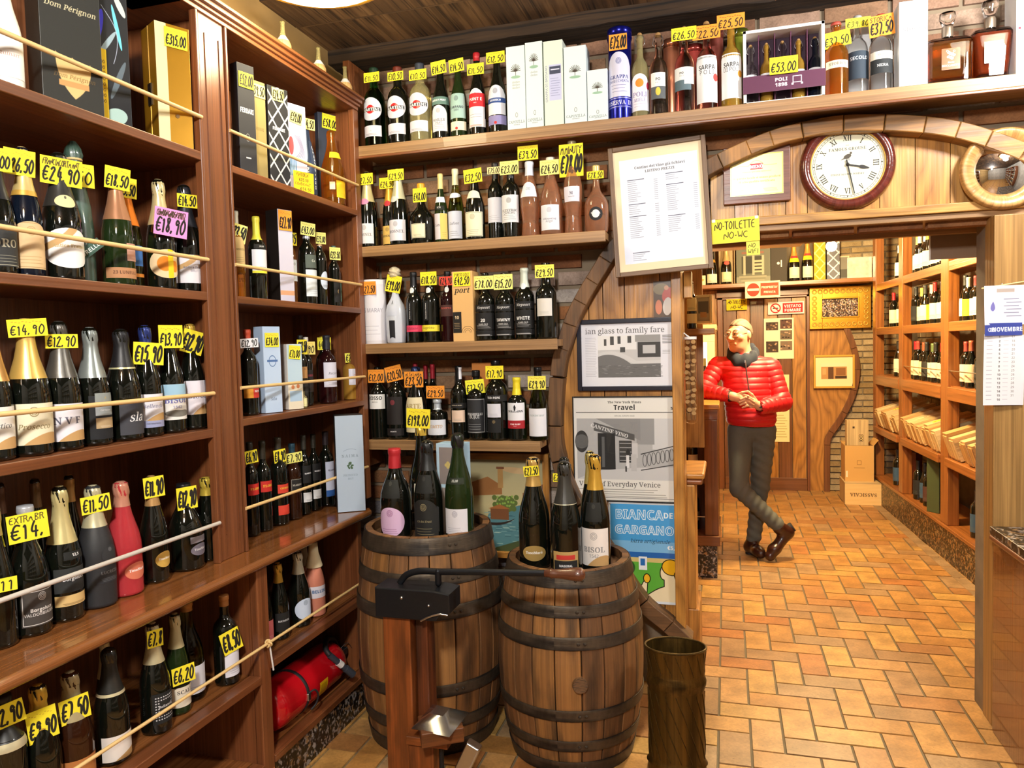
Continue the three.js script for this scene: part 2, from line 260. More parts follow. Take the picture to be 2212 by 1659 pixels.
{ // the wooden surround shaped like a cask: panelling, curved staves, lintel, posts
  const OUT = [[-0.2, 0.21], [-0.283, 0.287], [-0.405, 0.39], [-0.55, 0.608], [-0.704, 0.845], [-0.777, 1.062], [-0.785, 1.236], [-0.76, 1.475], [-0.728, 1.581], [-0.685, 1.698], [-0.628, 1.8], [-0.568, 1.892], [-0.496, 1.993], [-0.379, 2.103], [-0.239, 2.22], [-0.084, 2.314], [0.051, 2.37], [0.148, 2.403], [0.261, 2.429], [0.424, 2.446], [0.583, 2.436], [0.738, 2.412], [0.863, 2.38], [0.976, 2.334], [1.1, 2.27], [1.22, 2.19]];
  const curve = new THREE.SplineCurve(OUT.map((q) => new THREE.Vector2(...q)));
  const pw = struct('wall_panelling', 'golden oak board panelling inside the cask-shaped surround');
  // boards below: clip each board to the curve
  const topAt = (x) => { let y = 0; for (let i = 0; i <= 400; i++) { const q = curve.getPoint(i / 400); if (Math.abs(q.x - x) < 0.012) y = Math.max(y, q.y); } return y; };
  const botAt = (x) => { let y = 9; for (let i = 0; i <= 400; i++) { const q = curve.getPoint(i / 400); if (Math.abs(q.x - x) < 0.012) y = Math.min(y, q.y); } return y; };
  const cuts = [-0.775, -0.735, -0.6, -0.535, -0.437, -0.28, -0.225];
  for (let i = 0; i < cuts.length - 1; i++) {
    const a = cuts[i] + 0.002, b = cuts[i + 1] - 0.002, s = new THREE.Shape(), lo = [], hi = [];
    for (let k = 0; k <= 6; k++) { const x = mix(a, b, k / 6); lo.push([x, Math.max(0.05, botAt(x))]); hi.push([x, topAt(x)]); }
    s.moveTo(...lo[0]); for (const q of lo) s.lineTo(...q); for (const q of hi.reverse()) s.lineTo(...q);
    mesh('plank', metres(new THREE.ExtrudeGeometry(s, { depth: 0.02, bevelEnabled: false }), 'y', i * 0.37, i * 0.61), i % 3 === 1 ? M.oak : M.oakDark, pw, [0, 0, -3.375]);
  }
  const ap = struct('wall_panelling', 'golden oak boards under the wooden arch above the passage');
  const ac = [-0.06, 0.04, 0.135, 0.245, 0.33, 0.48, 0.605, 0.735, 0.86, 1.0, 1.12];
  for (let i = 0; i < ac.length - 1; i++) {
    const a = ac[i] + 0.0015, b = ac[i + 1] - 0.0015, s = new THREE.Shape(), hi = []; s.moveTo(a, 2.075); s.lineTo(b, 2.075);
    for (let k = 5; k >= 0; k--) { const x = mix(a, b, k / 5); hi.push([x, Math.max(2.1, topAt(x) - 0.02)]); } for (const q of hi) s.lineTo(...q);
    mesh('plank', metres(new THREE.ExtrudeGeometry(s, { depth: 0.018, bevelEnabled: false }), 'y', i * 0.53, i * 0.29), i % 2 ? M.oak : M.oakPale, ap, [0, 0, -3.372]);
  }
  const st = struct('trim_1', 'curved dark oak staves forming a cask outline round the panelling');
  const N = 26, W = 0.058;
  for (let i = 0; i < N; i++) {
    const t0 = i / N + 0.0012, t1 = (i + 1) / N - 0.0012, s = new THREE.Shape(), inn = [];
    for (let k = 0; k <= 5; k++) { const t = mix(t0, t1, k / 5), q = curve.getPoint(t), d = curve.getTangent(t), n = [d.y, -d.x]; k ? s.lineTo(q.x, q.y) : s.moveTo(q.x, q.y); inn.push([q.x + n[0] * W, q.y + n[1] * W]); }
    for (const q of inn.reverse()) s.lineTo(...q);
    mesh('stave', metres(new THREE.ExtrudeGeometry(s, { depth: 0.105, bevelEnabled: true, bevelThickness: 0.003, bevelSize: 0.003, bevelSegments: 1 }), Math.abs(i - 9) < 8 ? 'y' : 'x', i * 0.41, i * 0.77), i > 15 ? M.staveGold : M.stave, st, [0, 0, -3.385]);
  }
  const ln = struct('lintel', 'wide wooden lintel board under the arch');
  span('ledge_strip', M.oakPale, ln, -0.075, 2.3, 2.04, 2.076, -3.385, -3.315, 'x', 0.004);
  span('soffit', M.shelf, ln, -0.075, 2.3, 2.015, 2.04, -3.60, -3.33, 'x', 0.004);
  span('inner_board', M.shelf, ln, -0.075, 2.3, 1.99, 2.06, -3.63, -3.60, 'x', 0.003);
  const p1 = struct('post_1', 'slim oak edge post of the panelling beside the passage');
  span('edge_board', M.oak, p1, -0.232, -0.188, 0.0, 2.06, -3.40, -3.33, 'y', 0.004); span('return_board', M.oakDark, p1, -0.205, -0.186, 0.0, 2.06, -3.54, -3.40, 'y');
  span('upright', M.frameBrown, p1, -0.098, -0.068, 2.0, 2.34, -3.38, -3.345, 'y');
  const p2 = struct('post_2', 'broad pale wooden board beside the passage above the counter');
  span('board', woodMat('#b48c52', TX.woodFine, 0.4), p2, 0.995, 2.3, 0.0, 2.015, -3.40, -3.29, 'y', 0.004);
}
{ // room behind: side, far walls, ceiling
  const w = struct('wall_far', 'end wall of the room behind with cream bricks');
  span('mortar_bed', M.mortar, w, -2.1, 2.3, 0, 3.0, -8.22, -8.36);
  const cream = brickMats(['#dcc297', '#d3b684', '#e2cda6', '#c9a976'], 0.002);
  bricks(w, 0.9, 1.62, 0.0, 2.6, -8.205, (x, y) => (x > 0.97 ? pick(cream) : null), 0.21, 0.062, 0.008);
  const l = struct('wall_passage', 'wood clad side wall of the room behind'); span('wall_face', M.oakDark, l, -2.1, -2.0, 0, 3, -8.4, -3.5, 'y');
  const r = struct('wall_cellar', 'brick side wall behind the wine racks'); span('mortar_bed', M.mortar, r, 1.83, 1.93, 0, 3, -8.4, -3.5, 'y');
  const rg = new THREE.Group(); rg.name = 'brick_course'; r.add(rg); rg.position.set(1.83, 0, -8.2); rg.rotation.y = -Math.PI / 2;
  bricks(rg, 0.0, 0.75, 0.0, 2.5, 0.012, () => pick(cream), 0.21, 0.062, 0.008);
  const c = struct('ceiling_passage', 'orange varnished board ceiling of the room behind'); span('ceiling_slab', M.backWood, c, -2.1, 2.0, 2.74, 2.85, -8.4, -3.52, 'z');
  for (let i = 0; i < 9; i++) span('plank', M.backWood, c, 0.3 + i * 0.165, 0.46 + i * 0.165, 2.722, 2.742, -8.2, -3.62, 'z');
}
// ---------- long wall cabinet ----------
{
  const t = thing('wall_cabinet', 'long dark red-brown wooden wine cabinet with a protruding ledge', 'cabinet', [0, 0, 0]);
  const Z0 = -0.85, ZE = -3.15, XB = -1.99, C = M.cabinet, E = M.cabinetEdge, D = M.cabinetDark;
  span('back_panel', D, t, XB - 0.03, XB, 0.1, 2.7, Z0, ZE, 'y');
  const post = (z0, z1, y0, y1, x) => { span('post', C, t, x - 0.03, x, y0, y1, z0, z1, 'y', 0.004); };
  post(-2.195, -2.07, 0.865, 2.66, XU); post(-3.158, -3.112, 0.865, 2.66, XU); post(-0.85, -0.95, 0.865, 2.66, XU);
  for (const z of [-2.205, -2.06]) span('bead', E, t, XU - 0.02, XU + 0.006, 0.865, 2.66, z - 0.006, z + 0.006, 'y', 0.003);
  for (const z of [-2.1, -2.17]) span('bead', E, t, XU, XU + 0.003, 0.95, 2.6, z - 0.0015, z + 0.0015, 'y');
  for (const [a, b] of [[-2.15, -2.12], [-3.158, -3.13], [-0.92, -0.95]]) span('side_panel', C, t, XB, XU - 0.03, 0.865, 2.66, a, b, 'y');
  for (const y of [2.206, 1.757, 1.311]) { span('shelf', C, t, XB, XU - 0.012, y - 0.025, y, -0.95, -2.12, 'z'); span('shelf_edge', E, t, XU - 0.012, XU + 0.004, y - 0.027, y + 0.001, -0.95, -2.055, 'z', 0.003); }
  for (const y of [2.199, 1.753, 1.327]) { span('shelf', C, t, XB, XU - 0.012, y - 0.022, y, -2.15, -3.13, 'z'); span('shelf_edge', E, t, XU - 0.012, XU + 0.004, y - 0.024, y + 0.001, -2.21, -3.115, 'z', 0.003); }
  span('top_board', C, t, XB, XU, 2.657, 2.685, Z0, ZE, 'z');
  for (const [x, y0, y1] of [[XU + 0.008, 2.657, 2.672], [XU + 0.018, 2.672, 2.684], [XU + 0.03, 2.684, 2.70], [XU + 0.042, 2.70, 2.712]]) span('cornice', E, t, -1.81, x, y0, y1, Z0, ZE + 0.005, 'z', 0.003);
  span('ledge', M.ledge, t, XB, -1.515, 0.832, 0.865, Z0, -2.93, 'z'); mesh('ledge_nosing', new THREE.CapsuleGeometry(0.0165, 2.05, 6, 12).rotateX(Math.PI / 2), M.ledge, t, [-1.515, 0.8485, -1.89]);
  span('base_panel', D, t, XB, -1.56, 0.12, 0.832, -2.90, -2.93, 'y');
  post(-2.19, -2.13, 0.1, 0.832, XL); span('side_panel', C, t, XB, XL - 0.03, 0.1, 0.832, -2.19, -2.165, 'y'); span('side_panel', C, t, XB, XL - 0.03, 0.1, 0.832, -2.155, -2.13, 'y'); post(-0.85, -0.93, 0.1, 0.832, XL);
  for (const [y, a, b] of [[0.46, -0.93, -2.13], [0.488, -2.19, -2.9], [0.153, -0.93, -2.13], [0.153, -2.19, -2.9]]) {
    span('shelf', M.ledge, t, XB, XL - 0.05, y - 0.022, y, a, b, 'z'); span('shelf_edge', E, t, XL - 0.045, XL + 0.004, y - 0.026, y, a, b, 'z', 0.003);
  }
  span('plinth', M.granite, t, XB, XL - 0.005, 0, 0.127, Z0, -2.9, 'z');
  // thin round retaining rods across the bays
  for (const [a, b] of [[[XU + 0.008, 2.317, -1.33], [XU + 0.008, 2.317, -2.06]], [[XU + 0.008, 1.862, -1.33], [XU + 0.008, 1.862, -2.06]], [[XU + 0.008, 1.428, -1.33], [XU + 0.008, 1.428, -2.06]]]) mesh('retaining_rod', rod([a[0], a[1], -0.95], b, 0.0065), M.rodWood, t);
  mesh('retaining_rod', rod([XU + 0.008, 1.0, -0.95], [XU + 0.008, 1.0, -2.06], 0.0065), tint('#c9c2b8', 0.5), t);
  for (const y of [2.313, 1.86, 1.437, 1.017]) mesh('retaining_rod', rod([XU + 0.008, y, -2.2], [XU + 0.008, y, -3.115], 0.006), M.rodWood, t);
  mesh('retaining_cord', rod([XL + 0.012, 0.566, -0.93], [XL + 0.012, 0.562, -2.9], 0.005), M.rodWood, t);
  mesh('cord_knot', new THREE.TorusKnotGeometry(0.008, 0.004, 40, 6), M.rodWood, t, [XL + 0.014, 0.563, -2.16]);
  mesh('cord_tail', rod([XL + 0.014, 0.563, -2.165], [XL + 0.012, 0.46, -2.185], 0.003), M.whitePlastic, t);
}
// ---------- shelves on the brick wall ----------
const ZS = -3.15;
function wallShelf(label, x0, x1, y, bevel) {
  const t = thing('wall_shelf', label, 'shelf', [0, y, 0], 0, 'shelves on the brick wall');
  span('board', M.shelf, t, x0, x1, -0.03, 0, ZW + 0.002, ZS - 0.014, 'x'); span('front_edge', M.shelf, t, x0 - 0.012, x1 + 0.002, -0.045, 0.002, ZS - 0.014, ZS, 'x', 0.003); return t;
}
{ const t = wallShelf('topmost long wooden shelf running over the arch', -1.63, 2.3, 2.496); span('front_bead', M.cabinetEdge, t, -1.642, 2.3, -0.056, -0.045, ZS - 0.016, ZS + 0.003, 'x', 0.003); }
wallShelf('wooden wall shelf second below the ceiling, ending at the price list', -1.648, -0.489, 2.036);
wallShelf('wooden wall shelf of port bottles above the lowest brick wall shelf', -1.63, -0.706, 1.585);
wallShelf('lowest wooden shelf on the brick wall above the painting', -1.63, -0.793, 1.136);
{ const t = thing('shelf_upright', 'narrow vertical board carrying the brick wall shelves at the corner', 'board'); span('board', M.cabinet, t, -1.695, -1.662, 1.0, 2.9, ZW, -3.165, 'y', 0.003); }

// ---------- oak casks ----------
function cask(label, pos, H, RB, RT, turn, bung) {
  const t = thing('oak_cask', label, 'barrel', pos, turn, 'oak casks in the corner');
  const rad = (y) => { const k = (y / H - 0.5) * 2; return RB - (RB - RT) * Math.pow(Math.abs(k), 1.9); };
  const N = 21, tones = ['#9a7142', '#8a623a', '#a67b4a', '#7d5a3a', '#946c46'].map((h) => woodMat(h, TX.stain, 0.62));
  const cuts = []; for (let i = 0, a = 0; i < N; i++) { cuts.push(a); a += rr(0.8, 1.25); cuts.end = a; }
  for (let i = 0; i < N; i++) {
    const a0 = cuts[i] / cuts.end * Math.PI * 2 + 0.004, a1 = (cuts[i + 1] ?? cuts.end) / cuts.end * Math.PI * 2 - 0.004, pos_ = [], uv = [], idx = [], NY = 14, o = i * 0.31;
    const ring = [[a0 + 0.004, -0.002], [a0 + 0.012, 0], [(a0 + a1) / 2, 0.0], [a1 - 0.012, 0], [a1 - 0.004, -0.002], [a1, -0.024], [a0, -0.024]];
    for (let j = 0; j <= NY; j++) { const y = H * j / NY; for (const [a, d] of ring) { const r = rad(y) + d; pos_.push(Math.sin(a) * r, y, Math.cos(a) * r); uv.push(a * 0.3 + o, y + o); } }
    const n = ring.length; for (let j = 0; j < NY; j++) for (let k = 0; k < n; k++) { const a = j * n + k, b = j * n + (k + 1) % n; idx.push(a, b, a + n, b, b + n, a + n); }
    for (let k = 1; k < n - 1; k++) { const m = NY * n; idx.push(m, m + k, m + k + 1); idx.push(0, k + 1, k); }
    const g = new THREE.BufferGeometry(); g.setAttribute('position', new THREE.Float32BufferAttribute(pos_, 3)); g.setAttribute('uv', new THREE.Float32BufferAttribute(uv, 2)); g.setIndex(idx);
    const q = g.toNonIndexed(); q.computeVertexNormals(); mesh('stave', q, pick(tones), t);
  }
  for (const [a, b] of [[0.925, 0.998], [0.79, 0.845], [0.64, 0.70], [0.29, 0.345], [0.13, 0.185], [0.002, 0.07]]) {
    const p = []; for (let j = 0; j <= 4; j++) { const y = H * mix(a, b, j / 4); p.push(new THREE.Vector2(rad(y) + 0.0045, y)); } for (let j = 4; j >= 0; j--) { const y = H * mix(a, b, j / 4); p.push(new THREE.Vector2(rad(y) + 0.0005, y)); } p.push(p[0].clone());
    const h = mesh('hoop', new THREE.LatheGeometry(p, 64), M.iron, t);
    const ya = H * mix(a, b, 0.5), r = rad(ya) + 0.006; for (const d of [-0.012, 0.012]) mesh('rivet', new THREE.SphereGeometry(0.006, 8, 6).scale(1, 1, 0.6), M.iron, h, [Math.sin(0.35 + d / r) * r, ya, Math.cos(0.35 + d / r) * r]);
  }
  for (let i = 0; i < 7; i++) { // head boards
    const r = RT - 0.026, x0 = -r + i * 2 * r / 7, x1 = x0 + 2 * r / 7 - 0.002, s = new THREE.Shape(), e = (x) => Math.sqrt(Math.max(0, r * r - x * x)); s.moveTo(x0, -e(x0)); for (let k = 1; k <= 5; k++) { const x = mix(x0, x1, k / 5); s.lineTo(x, -e(x)); } for (let k = 5; k >= 0; k--) { const x = mix(x0, x1, k / 5); s.lineTo(x, e(x)); }
    mesh('head_board', metres(new THREE.ExtrudeGeometry(s, { depth: 0.015, bevelEnabled: false }).rotateX(-Math.PI / 2), 'z', i * 0.4, i * 0.2), M.stave, t, [0, H - 0.05, 0]);
  }
  if (bung) { const a = bung, y = H * 0.475, r = rad(y); const b = mesh('bung', new THREE.CylinderGeometry(0.026, 0.03, 0.02, 24).rotateX(Math.PI / 2), M.stave, t, [Math.sin(a) * (r + 0.002), y, Math.cos(a) * (r + 0.002)], [0, a, 0]); }
  return { t, head: pos[1] + H - 0.035 };
}
const caskA = cask('taller oak cask behind the bottle corker', [-1.185, 0, -2.8], 0.845, 0.298, 0.252, 0.4);
const caskB = cask('shorter oak cask with a bung beside the brass umbrella stand', [-0.6, 0, -2.8], 0.745, 0.282, 0.232, 0, 0.32);

{ // hand corker
  const t = thing('bottle_corker', 'old floor corker with wooden post, black iron head and long lever', 'corker', [-1.1, 0, -2.33]);
  const wood = woodMat('#9d5a2a', TX.stain, 0.45);
  mesh('post', at(cbox(0.102, 0.66, 0.075, 'y', 0.006), 0, 0.33, 0), wood, t);
  mesh('post', at(cbox(0.045, 0.66, 0.07, 'y', 0.006), 0.078, 0.33, -0.03), woodMat('#6d3a1c', TX.stain, 0.5), t);
  const s = new THREE.Shape(); s.moveTo(-0.065, 0); s.lineTo(0.15, 0); s.lineTo(0.165, 0.018); s.lineTo(0.2, 0.03); s.lineTo(0.2, 0.088); s.lineTo(0.15, 0.095); s.lineTo(-0.065, 0.095); s.closePath();
  const head = mesh('head', new THREE.ExtrudeGeometry(s, { depth: 0.1, bevelEnabled: true, bevelSize: 0.004, bevelThickness: 0.004, bevelSegments: 2 }), M.blackMetal, t, [0, 0.645, -0.05]);
  mesh('bolt', new THREE.SphereGeometry(0.006, 12, 8), M.steel, head, [0.032, 0.07, 0.106]); mesh('bolt', new THREE.SphereGeometry(0.005, 12, 8), M.steel, head, [0.13, 0.05, 0.106]);
  mesh('bottle_guide', tube([[0.10, -0.004, 0.106], [0.13, 0.012, 0.108], [0.17, 0.024, 0.106], [0.195, 0.02, 0.1]], 0.004, 20, 8), M.steel, head);
  mesh('lever', tube([[0.0, 0.745, 0.0], [0.025, 0.775, 0], [0.07, 0.792, 0], [0.15, 0.795, 0], [0.3, 0.803, 0], [0.535, 0.813, 0]], 0.0115, 40, 8).scale(1, 1, 0.7), M.blackMetal, t);
  const hp = [[0, 0], [0.012, 0], [0.0135, 0.02], [0.017, 0.022], [0.0145, 0.03], [0.0155, 0.05], [0.019, 0.08], [0.0225, 0.105], [0.0215, 0.122], [0.013, 0.132], [0, 0.135]].map((q) => new THREE.Vector2(...q));
  mesh('handle', new THREE.LatheGeometry(hp, 24).rotateZ(-Math.PI / 2), woodMat('#6a3c26', TX.woodFine, 0.3, { clearcoat: 0.5 }), t, [0.52, 0.812, 0], [0, 0, 0.03]);
  mesh('pivot', new THREE.CapsuleGeometry(0.011, 0.04, 6, 12), M.blackMetal, t, [0.145, 0.775, 0]);
  const cap = new THREE.CylinderGeometry(0.035, 0.1, 0.035, 4, 1).rotateY(0.15); mesh('pressing_block', cap.toNonIndexed(), M.steel, t, [0.17, 0.335, 0.08], [0.12, 0.5, 0]);
  mesh('block_body', cbox(0.14, 0.05, 0.12, 'x', 0.004), woodMat('#7a4a26', TX.stain, 0.5), t, [0.17, 0.29, 0.08], [0.05, 0.5, 0]);
  mesh('bracket', cbox(0.15, 0.03, 0.05, 'x', 0.004), wood, t, [0.125, 0.245, 0.075]); mesh('spring_rod', rod([0.17, 0.02, 0.08], [0.17, 0.3, 0.08], 0.008), M.blackMetal, t);
  mesh('block_leg', cbox(0.09, 0.23, 0.06, 'y', 0.004), wood, t, [0.1, 0.115, 0.06]);
  mesh('brace', at(cbox(0.05, 0.26, 0.04, 'y', 0.006), 0, 0, 0), M.steel, t, [0.225, 0.125, 0.06], [0, 0, -0.45]);
  mesh('foot', cbox(0.42, 0.035, 0.09, 'x', 0.006), wood, t, [0.08, 0.0176, 0.03]);
}
{ // umbrella stand
  const t = thing('umbrella_stand', 'tall oval brass umbrella stand with diagonal ribs beside the shorter cask', 'bin', [-0.185, 0, -2.62], 0.05);
  const p = [[0.085, 0.012], [0.1, 0.02], [0.104, 0.05], [0.099, 0.07], [0.106, 0.078], [0.099, 0.087], [0.097, 0.1], [0.097, 0.34], [0.104, 0.362], [0.105, 0.375], [0.099, 0.392], [0.1, 0.4], [0.098, 0.42], [0.104, 0.485], [0.107, 0.49], [0.1025, 0.49], [0.096, 0.42], [0.09, 0.02]].map((q) => new THREE.Vector2(...q));
  mesh('body', new THREE.LatheGeometry(p, 48).scale(1, 1, 0.72), M.brass, t); mesh('base', new THREE.CylinderGeometry(0.098, 0.1, 0.015, 40).scale(1, 1, 0.72), M.brass, t, [0, 0.0085, 0]);
  mesh('rim', new THREE.TorusGeometry(0.105, 0.004, 8, 48).rotateX(Math.PI / 2).scale(1, 1, 0.72), M.brass, t, [0, 0.49, 0]);
  const ribs = []; for (let i = 0; i < 16; i++) { const q = []; for (let k = 0; k <= 8; k++) { const a = i * Math.PI / 8 + k * 0.12, y = mix(0.335, 0.1, k / 8); q.push([Math.sin(a) * 0.098, y, Math.cos(a) * 0.098 * 0.72]); } ribs.push(tube(q, 0.0018, 12, 5)); }
  for (let i = 0; i < 16; i++) { const q = []; for (let k = 0; k <= 4; k++) { const a = i * Math.PI / 8 + k * 0.07, y = mix(0.478, 0.405, k / 4); q.push([Math.sin(a) * mix(0.1045, 0.0995, k / 4), y, Math.cos(a) * mix(0.1045, 0.0995, k / 4) * 0.72]); } ribs.push(tube(q, 0.0013, 6, 5)); }
  mesh('relief_ribs', mergeGeometries(ribs), M.brass, t);
}
{ // fire extinguisher lying on the lowest shelf
  const t = thing('fire_extinguisher', 'red fire extinguisher lying in the lowest cabinet bay', 'extinguisher', [-1.64, 0.153, -2.28]);
  const q = [[0, 0], [0.05, 0.004], [0.08, 0.025], [0.0875, 0.06], [0.0875, 0.44], [0.08, 0.48], [0.05, 0.52], [0.025, 0.53], [0.022, 0.55], [0, 0.55]].map((v) => new THREE.Vector2(...v));
  const body = mesh('cylinder_body', new THREE.LatheGeometry(q, 40).rotateX(-Math.PI / 2), M.red, t, [0, 0.0905, 0]);
  mesh('strap', new THREE.TorusGeometry(0.0885, 0.003, 6, 48).scale(1, 1, 3), M.rubber, t, [0, 0.0905, -0.17]); mesh('buckle', cbox(0.012, 0.03, 0.02, 'y'), M.steel, t, [0.088, 0.085, -0.17]);
  mesh('strap_end', tube([[0.09, 0.1, -0.17], [0.103, 0.105, -0.19], [0.108, 0.08, -0.205], [0.1, 0.045, -0.2], [0.09, 0.03, -0.18]], 0.004, 20, 6), M.rubber, t);
  const yl = print('extlabel', 64, 96, (x, w, h) => { fill(x, '#f2c51d', 0, 0, w, h); lines(x, 8, 12, 46, 9, 8, '#9a7a10', 3); }); const lab = new THREE.CylinderGeometry(0.0881, 0.0881, 0.06, 12, 1, true, Math.PI / 2 - 0.1, 0.75).rotateX(-Math.PI / 2), uvv = lab.attributes.uv; for (let i = 0; i < uvv.count; i++) uvv.setXY(i, mix(yl.u0, yl.u1, uvv.getX(i)), mix(yl.v0, yl.v1, uvv.getY(i)));
  mesh('label', lab, yl.a.gloss, body, [0, 0, -0.285]);
  mesh('hose', tube([[0.0, 0.09, -0.56], [-0.01, 0.15, -0.54], [0.015, 0.195, -0.44], [0.05, 0.185, -0.37], [0.075, 0.165, -0.36]], 0.011, 30, 10), M.rubber, t);
  mesh('nozzle', rod([0.072, 0.168, -0.36], [0.118, 0.075, -0.43], 0.0125), tint('#3a3f49', 0.5), t); mesh('nozzle_ring', rod([0.092, 0.128, -0.39], [0.101, 0.11, -0.404], 0.015), M.whitePlastic, t); mesh('nozzle_tip', rod([0.11, 0.092, -0.418], [0.128, 0.055, -0.446], 0.0155), tint('#3a3f49', 0.5), t);
  mesh('valve', cbox(0.05, 0.03, 0.05, 'x'), M.blackMetal, t, [0, 0.0905, -0.57]); mesh('pin', tube([[0, 0.1, -0.56], [0.02, 0.12, -0.6], [0.03, 0.09, -0.62]], 0.002, 12, 6), M.steel, t);
}
{ // counter beside the passage
  const t = thing('service_counter', 'wooden counter with a speckled granite top beside the passage', 'counter');
  span('body', woodMat('#8a4d1c', TX.woodFine, 0.25, { clearcoat: 0.4 }), t, 0.985, 2.2, 0, 0.765, -3.255, -1.75, 'y', 0.006); span('top', M.granite, t, 0.975, 2.2, 0.78, 0.812, -3.262, -1.73, 'z', 0.004);
  span('edge_moulding', M.cabinetEdge, t, 0.972, 2.2, 0.757, 0.78, -3.262, -1.73, 'z', 0.009);
}
// ---------- room behind ----------
const RK = new THREE.Group(); RK.position.set(1.483, 0, -4.92); RK.rotation.y = 0.0443; RK.updateMatrixWorld(true);
const onRack = (x, y, s) => new THREE.Vector3(x, y, -s).applyMatrix4(RK.matrixWorld).toArray();
{
  const t = thing('wine_rack', 'orange-brown wooden wine rack along the side of the room behind', 'shelf', [1.483, 0, -4.92], 0.0443), W = M.backWood;
  for (const [s0, s1] of [[-0.28, -0.18], [0.78, 0.93], [1.9, 2.02], [2.82, 2.93]]) span('post', W, t, 0, 0.075, 0.25, 2.72, -s0, -s1, 'y', 0.006);
  for (const [a, b] of [[-0.18, 0.78], [0.93, 1.9], [2.02, 2.82]]) {
    for (const y of [2.06, 1.65]) { span('shelf', W, t, 0.02, 0.33, y - 0.03, y, -a, -b, 'z'); span('shelf_front', W, t, 0.004, 0.026, y - 0.062, y + 0.004, -a, -b, 'z', 0.004); }
    span('shelf', W, t, 0.02, 0.33, 1.19, 1.215, -a, -b, 'z'); span('shelf_front', W, t, -0.004, 0.026, 1.12, 1.21, -a, -b, 'z', 0.005);
    const sl = mesh('slanted_shelf', box(0.4, 0.02, b - a, 'z'), W, t, [0.18, 0.76, -(a + b) / 2], [0, 0, 0.32]); span('shelf_front', W, t, -0.02, 0.012, 0.665, 0.725, -a, -b, 'z', 0.006);
    if (a < 2) mesh('retaining_wire', rod([0.01, 1.32, -a], [0.01, 1.32, -b], 0.004), M.steel, t);
  }
  span('bottom_shelf', W, t, -0.012, 0.33, 0.225, 0.25, 0.28, -2.93, 'z', 0.004); span('plinth', M.graniteBrown, t, 0, 0.33, 0, 0.225, 0.28, -2.93, 'z'); span('top_rail', W, t, 0.0, 0.03, 2.62, 2.72, 0.28, -2.93, 'z');
}
{ // wooden case lids leaning in the slanted bays
  let i = 0; const tones = ['#ecc98c', '#e0b676', '#d8a866', '#f0d49c'].map((h) => woodMat(h, TX.woodFine, 0.6)), mats = tones;
  const brand = print('case_brand', 128, 40, (x, w, h) => { fill(x, '#e9c88f', 0, 0, w, h); txt(x, 'M', 64, 20, 30, '#5a4020', 'serif', 'center', 'bold'); });
  const note = print('case_note', 96, 32, (x, w, h) => { fill(x, YEL, 0, 0, w, h); hand(x, '€22,00', 8, 8, 80, 18); });
  for (const [a, b, n] of [[-0.16, 0.76, 9], [0.95, 1.88, 9], [2.04, 2.8, 7]]) for (let k = 0; k < n; k++) {
    const s = mix(a, b, (k + 0.5) / n), w = (b - a) / n - 0.014, [x, y, z] = onRack(0.19, 0.765, s), L = rr(0.3, 0.36), h = rr(0.13, 0.19);
    const t = thing('wine_case', ['pale wooden wine case standing in the slanted bay of the rack', 'wooden wine case in the slanted rack bay between the two middle posts', 'wooden wine case in the rack bay next to the far brick wall'][a < 0 ? 0 : a < 2 ? 1 : 2], 'box', [x, y, z], 0.0443, ['wine cases in the slanted bay near the calendar', 'wine cases in the middle slanted bay', 'wine cases in the far slanted bay'][a < 0 ? 0 : a < 2 ? 1 : 2]);
    const r = mesh('case_body', at(box(L, h, w, 'x'), 0, h / 2 + 0.016, 0), pick(mats), t); r.rotation.set(rr(-0.03, 0.03), 0, 0.32);
    const e = mesh('end_board', at(box(0.006, h * 0.8, w * 0.8, 'y'), -L / 2 - 0.003, h / 2 + 0.016, 0), pick(mats), t); e.rotation.copy(r.rotation);
    if (k % 4 === 2) { const m = mesh('printed_note', at(sheet(k % 8 === 2 ? note : brand, 0.12, 0.04).rotateX(-Math.PI / 2).scale(1, 1, Math.min(1, w / 0.05)), -0.04, h + 0.018, 0), note.a.mat, t); m.rotation.copy(r.rotation); }
    i++;
  }
}
{ // bar where the man leans
  const t = thing('bar_counter', 'tall wooden bar counter the man leans on', 'counter'), W = M.counterWood;
  span('worktop', M.oak, t, -1.6, -0.05, 1.118, 1.152, -5.62, -5.0, 'x', 0.006); span('apron', W, t, -1.6, -0.062, 1.05, 1.118, -5.6, -5.02, 'x'); span('post', W, t, -0.15, -0.062, 0.28, 1.05, -5.12, -5.02, 'y', 0.005); span('post', W, t, -0.15, -0.062, 0.28, 1.05, -5.6, -5.5, 'y', 0.005);
  span('back_panel', M.cabinetDark, t, -1.6, -0.15, 0.28, 1.05, -5.6, -5.57, 'y'); span('side_panel', W, t, -0.09, -0.064, 0.28, 1.05, -5.5, -5.12, 'y'); span('shelf', W, t, -1.6, -0.15, 0.62, 0.64, -5.57, -5.06, 'x'); span('base_rail', W, t, -1.6, -0.055, 0.215, 0.28, -5.62, -5.0, 'x', 0.005); span('plinth', M.granite, t, -1.6, -0.075, 0, 0.215, -5.6, -5.01, 'x'); mesh('bottle_rail', rod([-0.6, 0.75, -5.04], [-0.15, 0.75, -5.04], 0.004), M.steel, t); mesh('bottle_rail', rod([-0.6, 0.4, -5.04], [-0.15, 0.4, -5.04], 0.004), M.steel, t);
}
